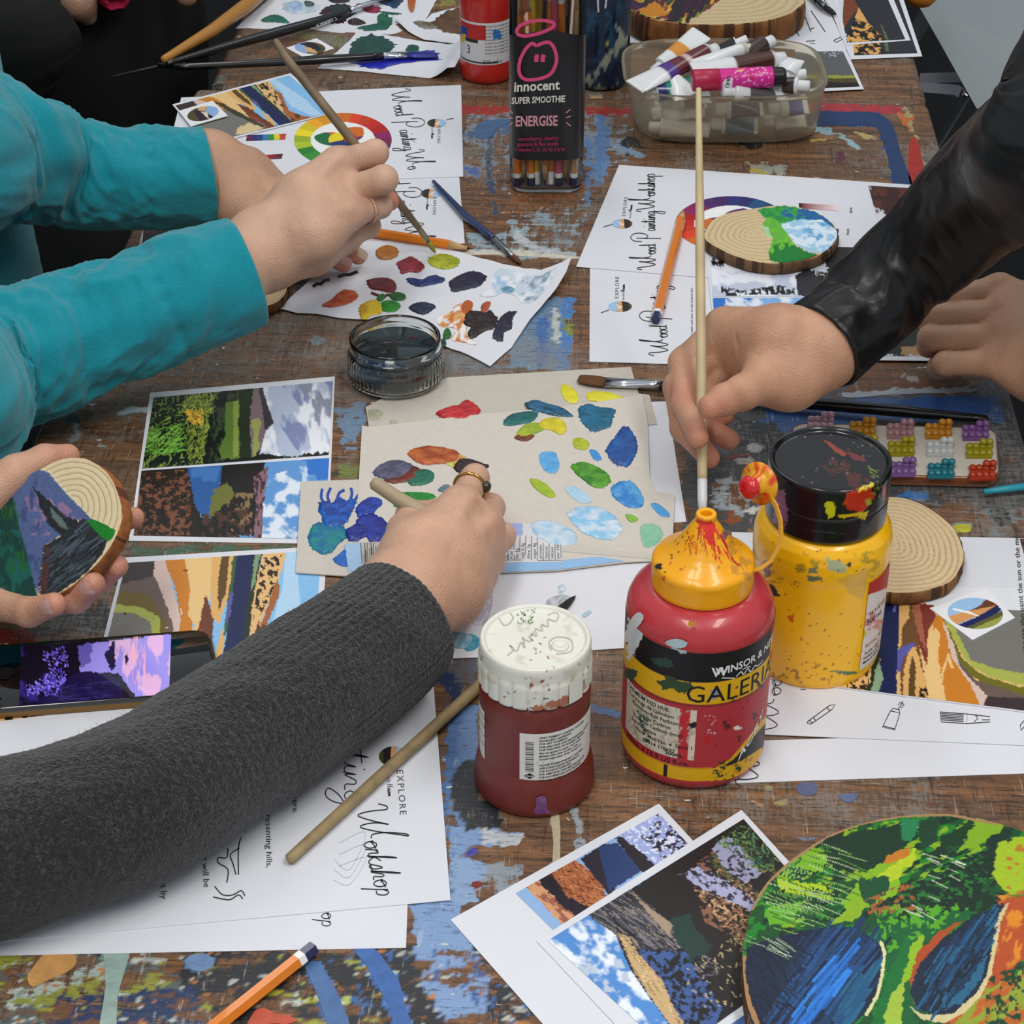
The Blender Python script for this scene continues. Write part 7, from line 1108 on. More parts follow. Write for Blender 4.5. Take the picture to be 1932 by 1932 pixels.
# ---- dark paint-smeared glass behind
c = P(1130, 152); CX, CY = c.x, c.y
dj = thing('glass_jar', 'tall navy paint-streaked glass jar behind the pencil bottle', 'glass jar', c)
V, F = lathe_vf(CX, CY, [(0, 0.002), (.024, .002), (.0265, .004), (.0272, .01), (.0272, .10), (.026, .105), (.0255, .105), (.0262, .1), (0, .098)], 128)
V2, F2 = lathe_vf(CX, CY, [(0, 0.001)]+[(.0268, .002+.004*i) for i in range(26)]+[(0, .108)], 180); X, Y = px(V2)
K = paint(X, Y, [('N', '1f4a6a', None, 14, 14, 0, .52, .06), ('P', 'a8a894', [(1165, 40), (1178, 70), (1170, 95), (1150, 115), (1140, 135), (1120, 150), (1105, 160), (1095, 150), (1120, 130), (1145, 100), (1160, 80)], 8), ('P', '9a9a84', [(1105, 150), (1150, 168), (1170, 150), (1160, 172), (1120, 175)], 5), ('N', '142a48', None, 10, 8, -40, .56, .04), ('P', 'c8b440', [(1142, 80), (1150, 78), (1148, 86), (1142, 88)], 2)], ('101f3a', 1))[:, :3]
mesh('paint_coating', V2, F2, mat('dried_paint_coat', vcol=True, rough=.4, bump=.3, bscale=200), dj, cols=K)
lathe('glass', CX, CY, [(.0274, .0015), (.0276, .004), (.0276, .115), (.0272, .115)], mat('thin_glass_wall', 'eef2f4', .02, trans=1, ior=1.1, coat=.4), dj)
# ============================================================ TUB OF PAINT TUBES
TUBM = mat('frosted_tub_plastic', 'f0ead8', .16, trans=.9, ior=1.1, coat=.15)
fy = P(1370, 274, 0).y; tx0 = P(1204, 250, 0).x; tx1 = P(1538, 250, 0).x; tcx = (tx0+tx1)/2; bw_ = (tx1-tx0)/2
ty0 = P(1370, 186, .055).y; ty1 = P(1370, 77, .055).y; rx = (P(1553, 130, .055).x-P(1177, 130, .055).x)/2; rcx = (P(1553, 130, .055).x+P(1177, 130, .055).x)/2; rcy = (ty0+ty1)/2; ry = (ty1-ty0)/2
tub = thing('plastic_tub', 'frosted rounded plastic tub filled with paint tubes on the near table', 'tub', (tcx, fy+.045, TZ))
def sq(cx_, cy_, ax_, ay_, z, n=120, se=3.6): return [(cx_+ax_*math.copysign(abs(math.cos(t))**(2/se), math.cos(t)), cy_+ay_*math.copysign(abs(math.sin(t))**(2/se), math.sin(t)), TZ+z) for t in [2*math.pi*k/n for k in range(n)]]
by = (fy+P(1370, 274, 0).y+.09)/2; rows = []
for f in (0, .04, .1, .3, .6, .9, 1):
    g = f**.7; cxm = tcx*(1-f)+rcx*f; cym = by*(1-f)+rcy*f; w1 = bw_*(1-g)+rx*g; d1 = .045*(1-g)+ry*g; ins = .004*(1-min(1, f/.1))
    rows.append(sq(cxm, cym, w1-ins, d1-ins, .001+.054*f))
rows.append(sq(rcx, rcy, rx+.0016, ry+.0016, .0555)); rows.append(sq(rcx, rcy, rx+.0016, ry+.0016, .057)); rows.append(sq(rcx, rcy, rx-.0008, ry-.0008, .057))
for f in (.97, .9, .6, .3, .1, .04):
    g = f**.7; cxm = tcx*(1-f)+rcx*f; cym = by*(1-f)+rcy*f; rows.append(sq(cxm, cym, bw_*(1-g)+rx*g-.0012-.003*(1-min(1, f/.1)), .045*(1-g)+ry*g-.0012-.003*(1-min(1, f/.1)), .001+.054*f+(.001 if f < .05 else 0)))
V = [p for r in rows for p in r]; n = 120; F = [(i*n+k, i*n+(k+1) % n, (i+1)*n+(k+1) % n, (i+1)*n+k) for i in range(len(rows)-1) for k in range(n)]+[tuple(range(n-1, -1, -1)), tuple((len(rows)-1)*n+k for k in range(n))]
mesh('shell', V, F, TUBM, tub)
TB = mat('tube_enamel', vcol=True, rough=.28, coat=.3); CAPW = mat('white_cap_plastic', 'dcdde0', .35)
def ptube(label, capp, crimp, r, bands, capm=None, caplen=.012, group=None, wide=1.5, up=(0, -.3, 1), capr=.62):
    a = Vector(capp); b = Vector(crimp); L = (b-a).length; d = (b-a)/L; u = Vector(up); u = (u-d*u.dot(d)).normalized(); s = d.cross(u)
    t = thing('paint_tube', label, 'paint tube', a, group); V = []; K = []; n = 28; st = []
    st += [(0, r*.45, r*.45), (.012, r*.95, r*.95)]+[(x, r*(1+(wide-1)*x*.9), r*(1-x)**.75+.0006) for x in np.linspace(.03, .97, 32)]+[(1, r*wide*.92, .0008)]
    for f, w1, h1_ in st:
        for k in range(n):
            th = 2*math.pi*k/n; V.append(a+d*(caplen*.8+(L-caplen*.8)*f)+s*w1*math.cos(th)+u*h1_*math.sin(th)); cc = 'dcdee0'
            for b0, b1_, c_ in bands:
                if b0 <= f < b1_: cc = c_
            K.append(lin(cc))
    F = [(i*n+k, i*n+(k+1) % n, (i+1)*n+(k+1) % n, (i+1)*n+k) for i in range(len(st)-1) for k in range(n)]+[tuple(range(n-1, -1, -1)), tuple((len(st)-1)*n+k for k in range(n))]
    mesh('tube_body', V, F, TB, t, cols=K)
    V = []; n = 32
    for q, rr_ in ((0, .85), (.06, 1), (.8, 1.04), (.9, 1.1), (1, 1.1)):
        for k in range(n): th = 2*math.pi*k/n; k2 = 1+(.05 if k % 2 else 0)*(0 < q < .85); V.append(a+d*caplen*q+(s*math.cos(th)+u*math.sin(th))*r*capr*rr_*k2)
    F = [(i*n+k, i*n+(k+1) % n, (i+1)*n+(k+1) % n, (i+1)*n+k) for i in range(4) for k in range(n)]+[tuple(range(n-1, -1, -1)), tuple(4*n+k for k in range(n))]
    mesh('cap', V, F, capm or CAPW, t); return t
TG = 'paint tubes in the plastic tub'
ptube('white paint tube with maroon and purple bands slanting up at the left of the tub', P(1352, 92, .066), P(1196, 164, .058), .0085, [(.06, .5, '5a1a20'), (.5, .62, '4a2480'), (.3, .34, 'c8a8a8')], group=TG, wide=1.3)
ptube('white paint tube with orange band, its crimped end standing highest in the tub', P(1232, 138, .050), P(1324, 62, .074), .008, [(.3, .55, 'd08a2c')], group=TG, wide=1.5)
ptube('white paint tube with black square and brown label across the tub middle', P(1481, 112, .064), P(1306, 130, .066), .0085, [(.05, .5, '4a2620'), (.56, .66, 'dcdee0')], group=TG, wide=1.1, capr=.75)
ptube('cream-white paint tube lying just behind the brown-labelled one', P(1421, 88, .064), P(1308, 120, .066), .006, [(.05, .12, 'b8b49a')], capm=mat('ivory_cap', 'cfccb0', .4), group=TG, wide=1.1)
ptube('paint tube with dark brown label and white cap at the back right of the tub', P(1459, 76, .066), P(1375, 118, .056), .0085, [(.03, .9, '3a2a26')], group=TG)
ptube('small paint tube with black label and short white cap at the back of the tub', P(1411, 74, .066), P(1340, 108, .050), .007, [(.05, .8, '26262a')], group=TG)
ptube('white paint tube with its flat crimp pointing up at the right of the tub', P(1478, 160, .050), P(1494, 110, .066), .0085, [], group=TG, wide=1.4)
ptube('paint tube with dark label and white cap at the far right of the tub', P(1528, 163, .058), P(1440, 158, .056), .0075, [(.1, .45, '3a2a28')], group=TG, wide=1.1)
ptube('short white paint tube with plain white cap beside the dark-labelled tube at the right', P(1522, 140, .056), P(1450, 150, .050), .0075, [], group=TG, wide=1.1)
ptube('white paint tube at the front of the tub under the pink glue stick', P(1362, 172, .060), P(1478, 176, .052), .0075, [(.3, .8, '5a5458')], group=TG, wide=1.2)
ptube('paint tube with teal-green band at the front left of the tub', P(1262, 150, .052), P(1300, 182, .050), .009, [], group=TG)
ptube('green-banded paint tube lying low at the front left of the tub', P(1215, 178, .046), P(1318, 156, .054), .009, [(.25, .95, '14806a'), (.05, .25, '2a2a6a')], group=TG, wide=1.1)
for i, (x0, y0, h0, x1, y1, h1_, bd) in enumerate(((1230, 215, .020, 1330, 205, .026, []), (1225, 240, .010, 1340, 245, .012, []), (1245, 190, .034, 1340, 180, .036, [(.3, .7, '9a6a6a')]), (1340, 235, .012, 1430, 238, .012, [(.1, .9, '3a6a9a')]), (1350, 205, .028, 1440, 205, .028, [(.1, .9, '4a3a58')]), (1440, 230, .012, 1520, 225, .014, []), (1450, 205, .028, 1525, 200, .030, [(.3, .8, '5a5a9a')]), (1235, 200, .010, 1330, 190, .012, []), (1420, 170, .016, 1520, 160, .016, []))):
    ptube(('plain white', 'plain white', 'dull pink banded', 'blue-labelled', 'dark purple labelled', 'plain white', 'violet-labelled', 'plain white', 'plain white')[i]+' paint tube seen dimly through the '+('left', 'left', 'left', 'middle', 'middle', 'right', 'right', 'left', 'right')[i]+' of the frosted tub wall', P(x0, y0, h0), P(x1, y1, h1_), .0085, bd, group=TG, wide=1.2)
# glue stick
ga, gb = P(1306, 152, .068), P(1481, 144, .068); d = (gb-ga).normalized(); L = (gb-ga).length
gs = thing('glue_stick', 'bright pink glue stick with black ribbed end lying on top of the tubes', 'glue stick', ga)
V, F = tube_vf([ga, ga+d*.0006, ga+d*.0012, ga+d*L*.28, ga+d*L*.284], [.0082, .0088, .0092, .0092, .0088], 40); mesh('cap', V, F, mat('crimson_plastic', 'b02048', .35), gs)
V, F = tube_vf([ga+d*L*f for f in np.linspace(.284, .86, 40)], .0089, 60); X, Y = px(V)
mesh('barrel', V, F, PRINT, gs, cols=paint(X, Y, [('P', 'f0c0d8', [(1351, 120), (1356, 120), (1356, 180), (1351, 180)], 0), ('P', 'e8e4e8', [(1366, 150), (1383, 147), (1380, 168), (1362, 168)], 0), ('S', ['e88ac8', 'f0b0d8', '8a2a9a', 'c01c1c'], [(1385, 128), (1455, 126), (1455, 168), (1385, 168)], 110, 5, 1.8, 0, 90), ('L', 'e8c060', [(1392, 134), (1402, 132)], 3, 0)], ('d0208c', 1))[:, :3])
text(gs, 'UHU', lambda x, y: P(x, y, .0755), (1368, 166), (2, -11), (10, 1), BLKI, bold=.03)
V, F = tube_vf([ga+d*L*f for f in (.86, .87, .97, 1)], [.0074, .0082, .0080, .0066], 24); mesh('ribbed_knob', V, F, mat('black_plastic', '111113', .4), gs, smooth_=False)
# ============================================================ PHONE
def rr_outline(corn, h, rad, n=8):
    c = [np.array(P(*q, h)) for q in corn]; U = c[1]-c[0]; W = c[3]-c[0]; lu, lw = np.linalg.norm(U), np.linalg.norm(W); u, w2 = U/lu, W/lw; out = []
    for (ox, oy, sx, sy, a0) in ((0, 0, 1, 1, 180), (lu, 0, -1, 1, 270), (lu, lw, -1, -1, 0), (0, lw, 1, -1, 90)):
        for k in range(n+1):
            a = math.radians(a0+90*k/n); x = ox+sx*rad+rad*math.cos(a); y = oy+sy*rad+rad*math.sin(a); out.append(c[0]+u*x+w2*y)
    return out
def rslab(name, corn, h, rad, th, m, parent, bev=.0008, cols=None):
    o = rr_outline(corn, h, rad); n = len(o); cen = sum(o)/n; V = []
    for dz, ins in ((-th, bev), (-th+bev, 0), (-bev, 0), (0, bev)):
        for p in o: dd = cen-p; dd[2] = 0; dd /= np.linalg.norm(dd); q = p+dd*ins; V.append((q[0], q[1], p[2]+dz))
    F = [(i*n+k, i*n+(k+1) % n, (i+1)*n+(k+1) % n, (i+1)*n+k) for i in range(3) for k in range(n)]+[tuple(range(n-1, -1, -1)), tuple(3*n+k for k in range(n))]
    return mesh(name, V, F, m, parent)
PC = [(-40, 1219), (396, 1186), (410, 1307), (-34, 1343)]
ph = thing('phone', 'black smartphone with gold edge showing a violet sunset picture, lower left', 'phone', P(180, 1265, .001))
rslab('frame', PC, .0074, .010, .0062, mat('gold_phone_edge', '8a6a40', .3, metal=.9), ph)
rslab('front_glass', [(-36, 1222), (393, 1189.5), (406, 1304), (-30, 1339)], .0090, .009, .0034, mat('phone_glass', '060608', .05, coat=1), ph, bev=.0003)
po = [('N', '2c1f6a', [(40, 1205), (130, 1200), (140, 1330), (30, 1330)], 30, 30, 0, .55, .1), ('P', '8a7fd0', [(160, 1215), (330, 1195), (325, 1330), (270, 1335), (225, 1270), (150, 1268)], 3), ('N', 'c9a0c8', [(200, 1210), (330, 1195), (325, 1330), (265, 1335)], 14, 40, 4, .48, .1), ('N', 'e0a0b0', [(250, 1200), (275, 1200), (272, 1330), (250, 1330)], 9, 40, 4, .4, .15), ('P', '5a50a0', [(150, 1218), (175, 1212), (170, 1250), (150, 1260)], 4), ('P', '1c1838', [(206, 1255), (196, 1235), (205, 1225), (212, 1208), (217, 1210), (218, 1260), (208, 1268)], 2), ('P', '1c1838', [(235, 1240), (240, 1232), (243, 1245), (238, 1255)], 1), ('P', '14103a', [(60, 1335), (95, 1300), (150, 1268), (180, 1268), (226, 1280), (238, 1330), (230, 1340), (60, 1345)], 3), ('S', ['2a2460', '1c1848'], [(100, 1300), (220, 1280), (230, 1330), (90, 1335)], 40, 40, 2, -5, 8), ('S', ['6a58c8', '8a78e0', '4a3aa8'], [(75, 1230), (120, 1220), (130, 1250), (120, 1290), (70, 1310), (50, 1300), (95, 1265)], 200, 4, 2.4, 0, 90), ('S', ['5a48b8', '7a68d8'], [(50, 1290), (130, 1280), (110, 1310), (50, 1320)], 60, 4, 2.2, 0, 90)]
quad('display', [(40, 1217.5), (323, 1196), (319, 1309.5), (36, 1331.5)], .00935, mat('lit_display', vcol=True, rough=.1, emit=.5, coat=.6), ph, ops=po, base='0c0a1c', sp=1.6)
cc = P(8, 1270, .00935); V, F = lathe_vf(cc.x, cc.y, [(.0052, 0), (.0054, .00012), (.0050, .00012), (.0048, -.0001), (0, -.0001)], 40, TZ+.00925); mesh('home_button', V, F, mat('button_rim', '3a3a40', .2, metal=.8), ph)
# ============================================================ BEAD TRAY
TC = [(1494, 797), (1880, 806), (1902, 911), (1486, 893)]
tr = thing('bead_tray', 'white tray with amber rim carrying clusters of coloured beads, behind the black lid', 'bead tray', P(1700, 870, .001))
rslab('rim', TC, .0085, .010, .0075, mat('amber_plastic', '8a4a18', .2, coat=.4, trans=.2), tr, bev=.001)
rslab('white_top', [(1497, 799), (1877, 808), (1898, 906), (1490, 889)], .0092, .0095, .0018, mat('cream_plastic', 'c9c1b4', .4), tr, bev=.0004)
BC = [(1548, 802, 'c9a0b0'), (1627, 812, 'c88a1c'), (1698, 816, 'b88a90'), (1770, 816, 'd08a20'), (1840, 819, '8a5a9a'), (1560, 842, 'b8a418'), (1630, 846, 'b8a418'), (1700, 849, 'b3a514'), (1773, 850, 'dfe2de'), (1847, 853, 'b0a412'), (1630, 884, '9a70b0'), (1702, 888, '9068a8'), (1775, 891, '2a8a98'), (1853, 894, 'c8401c')]
bead_me = None
for (bx_, by_, col) in BC:
    m_ = mat('bead_'+col, col, .12, trans=.35, coat=.5, ior=1.4); cu, cv = P(bx_+24, by_, .0092)-P(bx_-24, by_, .0092), P(bx_, by_-13, .0092)-P(bx_, by_+13, .0092); c0 = P(bx_, by_, .0092); cu, cv = cu*.5, cv*.5
    V = [c0-cu-cv, c0+cu-cv, c0+cu+cv, c0-cu+cv]; V = [tuple(v) for v in V]+[(v[0], v[1], v[2]+.0016) for v in V]
    cl = mesh('bead_cluster', V, [(0, 1, 2, 3)[::-1], (4, 5, 6, 7), (0, 1, 5, 4), (1, 2, 6, 5), (2, 3, 7, 6), (3, 0, 4, 7)], m_, tr, smooth_=False)
    key = 'bm'+col; bm_ = bmesh.new(); bmesh.ops.create_uvsphere(bm_, u_segments=14, v_segments=8, radius=.0026); me = bpy.data.meshes.new('bead'); bm_.to_mesh(me); bm_.free(); me.polygons.foreach_set('use_smooth', [True]*len(me.polygons)); me.materials.append(m_)
    for i in range(4):
        for j in range(2):
            for l in range(2 if j == 1 and i > 1 else 1):
                o = bpy.data.objects.new('bead', me); SC.collection.objects.link(o); o.parent = cl; org = Vector(absloc(tr)); o.location = c0+cu*(-.78+.52*i)+cv*(-.5+1.0*j)+Vector((0, 0, .0018+.0036*l))-org
# ============================================================ PEOPLE
def nets(f, lo, h):
    """closed surface of a distance field sampled on a grid"""
    ins = f < 0; nx, ny, nz = f.shape
    c = [ins[dx:nx-1+dx, dy:ny-1+dy, dz:nz-1+dz] for dx in (0, 1) for dy in (0, 1) for dz in (0, 1)]
    s = sum(x.astype(np.int8) for x in c); act = (s > 0) & (s < 8); I = np.argwhere(act)
    vals = np.stack([f[I[:, 0]+dx, I[:, 1]+dy, I[:, 2]+dz] for dx in (0, 1) for dy in (0, 1) for dz in (0, 1)], 1)
    off = np.array([(dx, dy, dz) for dx in (0, 1) for dy in (0, 1) for dz in (0, 1)], float)
    acc = np.zeros((len(I), 3)); cnt = np.zeros(len(I))
    for a in range(8):
        for b in range(a+1, 8):
            if abs(off[a]-off[b]).sum() != 1: continue
            m = (vals[:, a] < 0) != (vals[:, b] < 0); t = vals[m, a]/(vals[m, a]-vals[m, b])
            acc[m] += off[a]+(off[b]-off[a])*t[:, None]; cnt[m] += 1
    V = (I+acc/cnt[:, None])*h+lo
    idx = np.full(act.shape, -1, np.int64); idx[act] = np.arange(len(I)); Fs = []
    for ax in range(3):
        sl0 = [slice(None)]*3; sl1 = [slice(None)]*3; sl0[ax] = slice(0, -1); sl1[ax] = slice(1, None)
        A = ins[tuple(sl0)]; B = ins[tuple(sl1)]; E = np.argwhere(A != B); o1, o2 = [(1, 2), (2, 0), (0, 1)][ax]
        E = E[(E[:, o1] > 0) & (E[:, o2] > 0) & (E[:, o1] < f.shape[o1]-1) & (E[:, o2] < f.shape[o2]-1)]
        flip = A[E[:, 0], E[:, 1], E[:, 2]]
        def g(d1, d2): e = E.copy(); e[:, o1] -= d1; e[:, o2] -= d2; return idx[e[:, 0], e[:, 1], e[:, 2]]
        q = np.stack([g(1, 1), g(0, 1), g(0, 0), g(1, 0)], 1); q[~flip] = q[~flip][:, ::-1]; Fs.append(q)
    F = np.concatenate(Fs); F = F[(F >= 0).all(1)]
    return V, F
def smin(a, b, k):
    h_ = np.clip(.5+.5*(b-a)/k, 0, 1); return b*(1-h_)+a*h_-k*h_*(1-h_)
class Field:
    def __init__(s, lo, hi, h):
        s.lo = np.array(lo, float); s.h = h; s.n = np.ceil((np.array(hi)-s.lo)/h).astype(int)+1; s.ax = [s.lo[i]+np.arange(s.n[i])*h for i in range(3)]
    def new(s): return np.full(tuple(s.n), .03, np.float32)
    def cone(s, f, a, b, ra, rb, k):
        a = np.array(a, float); b = np.array(b, float); m = max(ra, rb)+k+.006; lo = np.minimum(a, b)-m; hi = np.maximum(a, b)+m
        i0 = np.maximum(((lo-s.lo)/s.h).astype(int), 0); i1 = np.minimum(((hi-s.lo)/s.h).astype(int)+2, s.n)
        if (i1 <= i0).any(): return
        X, Y, Z = np.meshgrid(s.ax[0][i0[0]:i1[0]], s.ax[1][i0[1]:i1[1]], s.ax[2][i0[2]:i1[2]], indexing='ij', sparse=True)
        d = b-a; L = d.dot(d)+1e-12; t = np.clip(((X-a[0])*d[0]+(Y-a[1])*d[1]+(Z-a[2])*d[2])/L, 0, 1)
        D = np.sqrt((X-a[0]-t*d[0])**2+(Y-a[1]-t*d[1])**2+(Z-a[2]-t*d[2])**2)-(ra+(rb-ra)*t)
        sl = tuple(slice(i0[i], i1[i]) for i in range(3)); f[sl] = smin(f[sl], D.astype(np.float32), k)
def onray(prev, x, y, L, side):
    d = ray(x, y); d = d/np.linalg.norm(d); w_ = np.array(prev)-CAM; t0 = w_.dot(d); m = np.linalg.norm(w_-d*t0)
    return CAM+d*(t0+side*math.sqrt(max(L*L-m*m, 0)))
def chain(spec):
    """joints: (x, y, height, radius) or (x, y, ('L', bone length, side), radius), measured in the photo"""
    out = []
    for q in spec:
        if len(q) == 2: out.append((np.array(q[0], float)+np.array([0, 0, TZ]), q[1])); continue      # world position, height over the table
        x, y, h, r = q
        p = np.array(P(x, y, h)) if not isinstance(h, tuple) else onray(out[-1][0], x, y, h[1], h[2])
        out.append((p, r))
    return out
SKIN = None
def skin_mat():
    m = bpy.data.materials.new('skin'); m.use_nodes = True; nt = m.node_tree; N = nt.nodes; L = nt.links; b = N['Principled BSDF']
    b.inputs['Roughness'].default_value = .5; b.inputs['Subsurface Weight'].default_value = .18; b.inputs['Subsurface Radius'].default_value = (1, .35, .2); b.inputs['Subsurface Scale'].default_value = .004
    at_ = N.new('ShaderNodeVertexColor'); at_.layer_name = 'Col'; tc = N.new('ShaderNodeTexCoord')
    n1 = N.new('ShaderNodeTexNoise'); n1.inputs['Scale'].default_value = 55; n1.inputs['Detail'].default_value = 5; L.new(tc.outputs['Object'], n1.inputs['Vector'])
    mr = N.new('ShaderNodeMapRange'); mr.inputs['From Min'].default_value = .3; mr.inputs['From Max'].default_value = .7; mr.inputs['To Min'].default_value = .9; mr.inputs['To Max'].default_value = 1.08; L.new(n1.outputs['Fac'], mr.inputs[0])
    v = N.new('ShaderNodeVectorMath'); v.operation = 'SCALE'; L.new(at_.outputs[0], v.inputs[0]); L.new(mr.outputs[0], v.inputs['Scale']); L.new(v.outputs[0], b.inputs['Base Color'])
    vo = N.new('ShaderNodeTexVoronoi'); vo.inputs['Scale'].default_value = 900; L.new(tc.outputs['Object'], vo.inputs['Vector']); n2 = N.new('ShaderNodeTexNoise'); n2.inputs['Scale'].default_value = 350; n2.inputs['Detail'].default_value = 3; L.new(tc.outputs['Object'], n2.inputs['Vector'])
    ad = N.new('ShaderNodeMath'); ad.operation = 'ADD'; L.new(vo.outputs['Distance'], ad.inputs[0]); L.new(n2.outputs['Fac'], ad.inputs[1])
    bp = N.new('ShaderNodeBump'); bp.inputs['Strength'].default_value = .4; bp.inputs['Distance'].default_value = .0007; L.new(ad.outputs[0], bp.inputs['Height']); L.new(bp.outputs[0], b.inputs['Normal'])
    return m
SKIN = skin_mat()
def hand_mesh(palm, fingers, h=.0013, kp=.010, kf=.006, kc=.0016, red=(), tone='c99d82', ridges=(), creases=(), extra_dark=()):
    P_ = [chain(c) if not isinstance(c[0][0], np.ndarray) else c for c in palm]; Fg = [chain(c) if not isinstance(c[0][0], np.ndarray) else c for c in fingers]
    pts = np.array([p for c in P_+Fg for p, r in c]); rm = max(r for c in P_+Fg for p, r in c)
    fd = Field(pts.min(0)-rm-.008, pts.max(0)+rm+.008, h)
    fp = fd.new()
    for c in P_:
        for (a, ra), (b, rb) in zip(c[:-1], c[1:]): fd.cone(fp, a, b, ra, rb, kp)
    for c in ridges:
        for (a, ra), (b, rb) in zip(c[:-1], c[1:]): fd.cone(fp, a, b, ra, rb, .0045)
    tot = fp.copy()
    for c in Fg:
        ff = fd.new()
        for (a, ra), (b, rb) in zip(c[:-1], c[1:]): fd.cone(ff, a, b, ra, rb, .0035)
        tot = smin(tot, smin(fp, ff, kf), kc)
    for c in creases:      # fold lines pressed into the skin
        c = chain(c); fc = fd.new()
        for (a, ra), (b, rb) in zip(c[:-1], c[1:]): fd.cone(fc, a, b, ra, rb, .001)
        tot = -smin(-tot, fc, .0022)
    V, F = nets(tot, fd.lo, h)
    return V, F, P_, Fg
def tend(chains, n, d=.0004):
    n = np.array(n, float); n /= np.linalg.norm(n)
    return [[(a*.35+b*.65+n*((ra*.35+rb*.65)-d), .0018), (b*.5+c*.5+n*((rb+rc)/2-d), .0022), (c+n*(rc-.0012-d), .0030)] for (a, ra), (b, rb), (c, rc) in chains]
def skin_cols(V, Fg, red, tone):
    base = lin(tone); C = np.tile(base, (len(V), 1)); rc = lin('c4705c')
    pts = [(c[-1][0], .010, .5) for c in Fg]+[(c[-2][0], .006, .22) for c in Fg if len(c) > 2]+[(np.array(p), r, a) for p, r, a in red]
    for p, r, a in pts:
        w_ = a*np.exp(-((V-p)**2).sum(1)/(2*r*r)); C = C*(1-w_[:, None])+rc*w_[:, None]
    n = fbm(V[:, 0]*90, V[:, 1]*90+V[:, 2]*70, 3, 3)[:, None]; return C*(1+(n-.5)*.12)
def join(parts):
    V = []; F = []; C = []; n = 0
    for v, f, c in parts: V.append(v); F.append(np.asarray(f)+n); C.append(c); n += len(v)
    return np.concatenate(V), np.concatenate(F), np.concatenate(C)
NAIL = mat('fingernail', 'c99a90', .22, coat=.4)
def nail(parent, tip, prev, r, normal, col=None, ln=.010):
    tip = np.array(tip, float); d = tip-np.array(prev); d /= np.linalg.norm(d); n = np.array(normal, float); n -= d*n.dot(d); n /= np.linalg.norm(n); s = np.cross(d, n); V = []
    for i in range(9):
        u = i/8
        for j in range(9):
            v = (j/8-.5)*2; wd = .66*(1-.25*(u > .8)*(u-.8)*5-.15*(u < .2)*(1-u*5)); a = v*wd*1.15
            V.append(tip+d*(-ln*.62+ln*u)+s*math.sin(a)*r*.99+n*(math.cos(a)*r*1.02+(.0002 if u > .1 else -.0004)-max(0, (u-.6))**2*r*.9))
    F = [(i*9+j, i*9+j+1, (i+1)*9+j+1, (i+1)*9+j) for i in range(8) for j in range(8)]
    return mesh('fingernail', V, F, col or NAIL, parent)
def limb(spec, n=200, m=140, disp=None, minz=TZ+.0012, cuff=.0022, hem=0, closed=False, flat=1.0):
    """cloth tube through measured (x, y, h, radius) stations, open at its last station, which turns in as a cuff"""
    c = chain(spec); pts = np.array([p for p, r in c]); rr_ = np.array([r for p, r in c]); s = np.concatenate([[0], np.cumsum(np.linalg.norm(np.diff(pts, axis=0), axis=1))]); L = s[-1]
    u = np.linspace(0, 1, n); k = len(pts)
    sm = smooth([tuple(p)+(r,) for p, r in c], 12, False); sm = np.array(sm); ss = np.concatenate([[0], np.cumsum(np.linalg.norm(np.diff(sm[:, :3], axis=0), axis=1))]); ss /= ss[-1]
    Q = np.stack([np.interp(u, ss, sm[:, i]) for i in range(4)], 1); T = np.gradient(Q[:, :3], axis=0); T /= np.linalg.norm(T, axis=1)[:, None]
    up = np.array([0, 0, 1.0]); V = np.zeros((n, m, 3)); TH = np.linspace(0, 2*np.pi, m, endpoint=False)
    for i in range(n):
        a = np.cross(T[i], up); a /= np.linalg.norm(a); b = np.cross(a, T[i])
        r = Q[i, 3]; dr = disp(u[i]*L, TH, u[i]) if disp else 0
        V[i] = Q[i, :3]+(np.cos(TH)[:, None]*a+np.sin(TH)[:, None]*b*flat)*(r+dr)[:, None] if disp else Q[i, :3]+(np.cos(TH)[:, None]*a+np.sin(TH)[:, None]*b)*r
    rows = [V[i] for i in range(n)]
    e = V[-1]; cen = e.mean(0); t = T[-1]
    for ins, back in ((.0008, -.0012), (cuff, -.0010), (cuff+.0010, .0010), (cuff+.0012, .012), (cuff+.0014, .030)):
        dd = cen-e; dd /= np.linalg.norm(dd, axis=1)[:, None]; rows.append(e+dd*ins-t*back)
    A = np.concatenate(rows); A[:, 2] = np.maximum(A[:, 2], minz); N_ = len(rows); i = np.arange(N_-1)[:, None]*m+np.arange(m)[None]; j = np.arange(N_-1)[:, None]*m+(np.arange(m)[None]+1) % m
    
    F = np.stack([i, i+m, j+m, j], -1).reshape(-1, 4); c0 = len(A); A = np.concatenate([A, [A[:m].mean(0)]])
    if closed: A = np.concatenate([A, [A[(N_-1)*m:N_*m].mean(0)]])
    k_ = np.arange(m); F = np.concatenate([F, np.stack([k_, (k_+1) % m, np.full(m, c0), np.full(m, c0)], -1)])
    if closed: F = np.concatenate([F, np.stack([(N_-1)*m+(k_+1) % m, (N_-1)*m+k_, np.full(m, c0+1), np.full(m, c0+1)], -1)])
    return A, F
def cloth(name, label, parts, m, parent, cols=None):
    V = []; F = []; n = 0
    for v, f in parts: V.append(v); F.append(f+n); n += len(v)
    F = [tuple(f[:3]) if f[2] == f[3] else tuple(f) for f in np.concatenate(F).tolist()]
    return mesh(name, np.concatenate(V), F, m, parent, cols=cols)
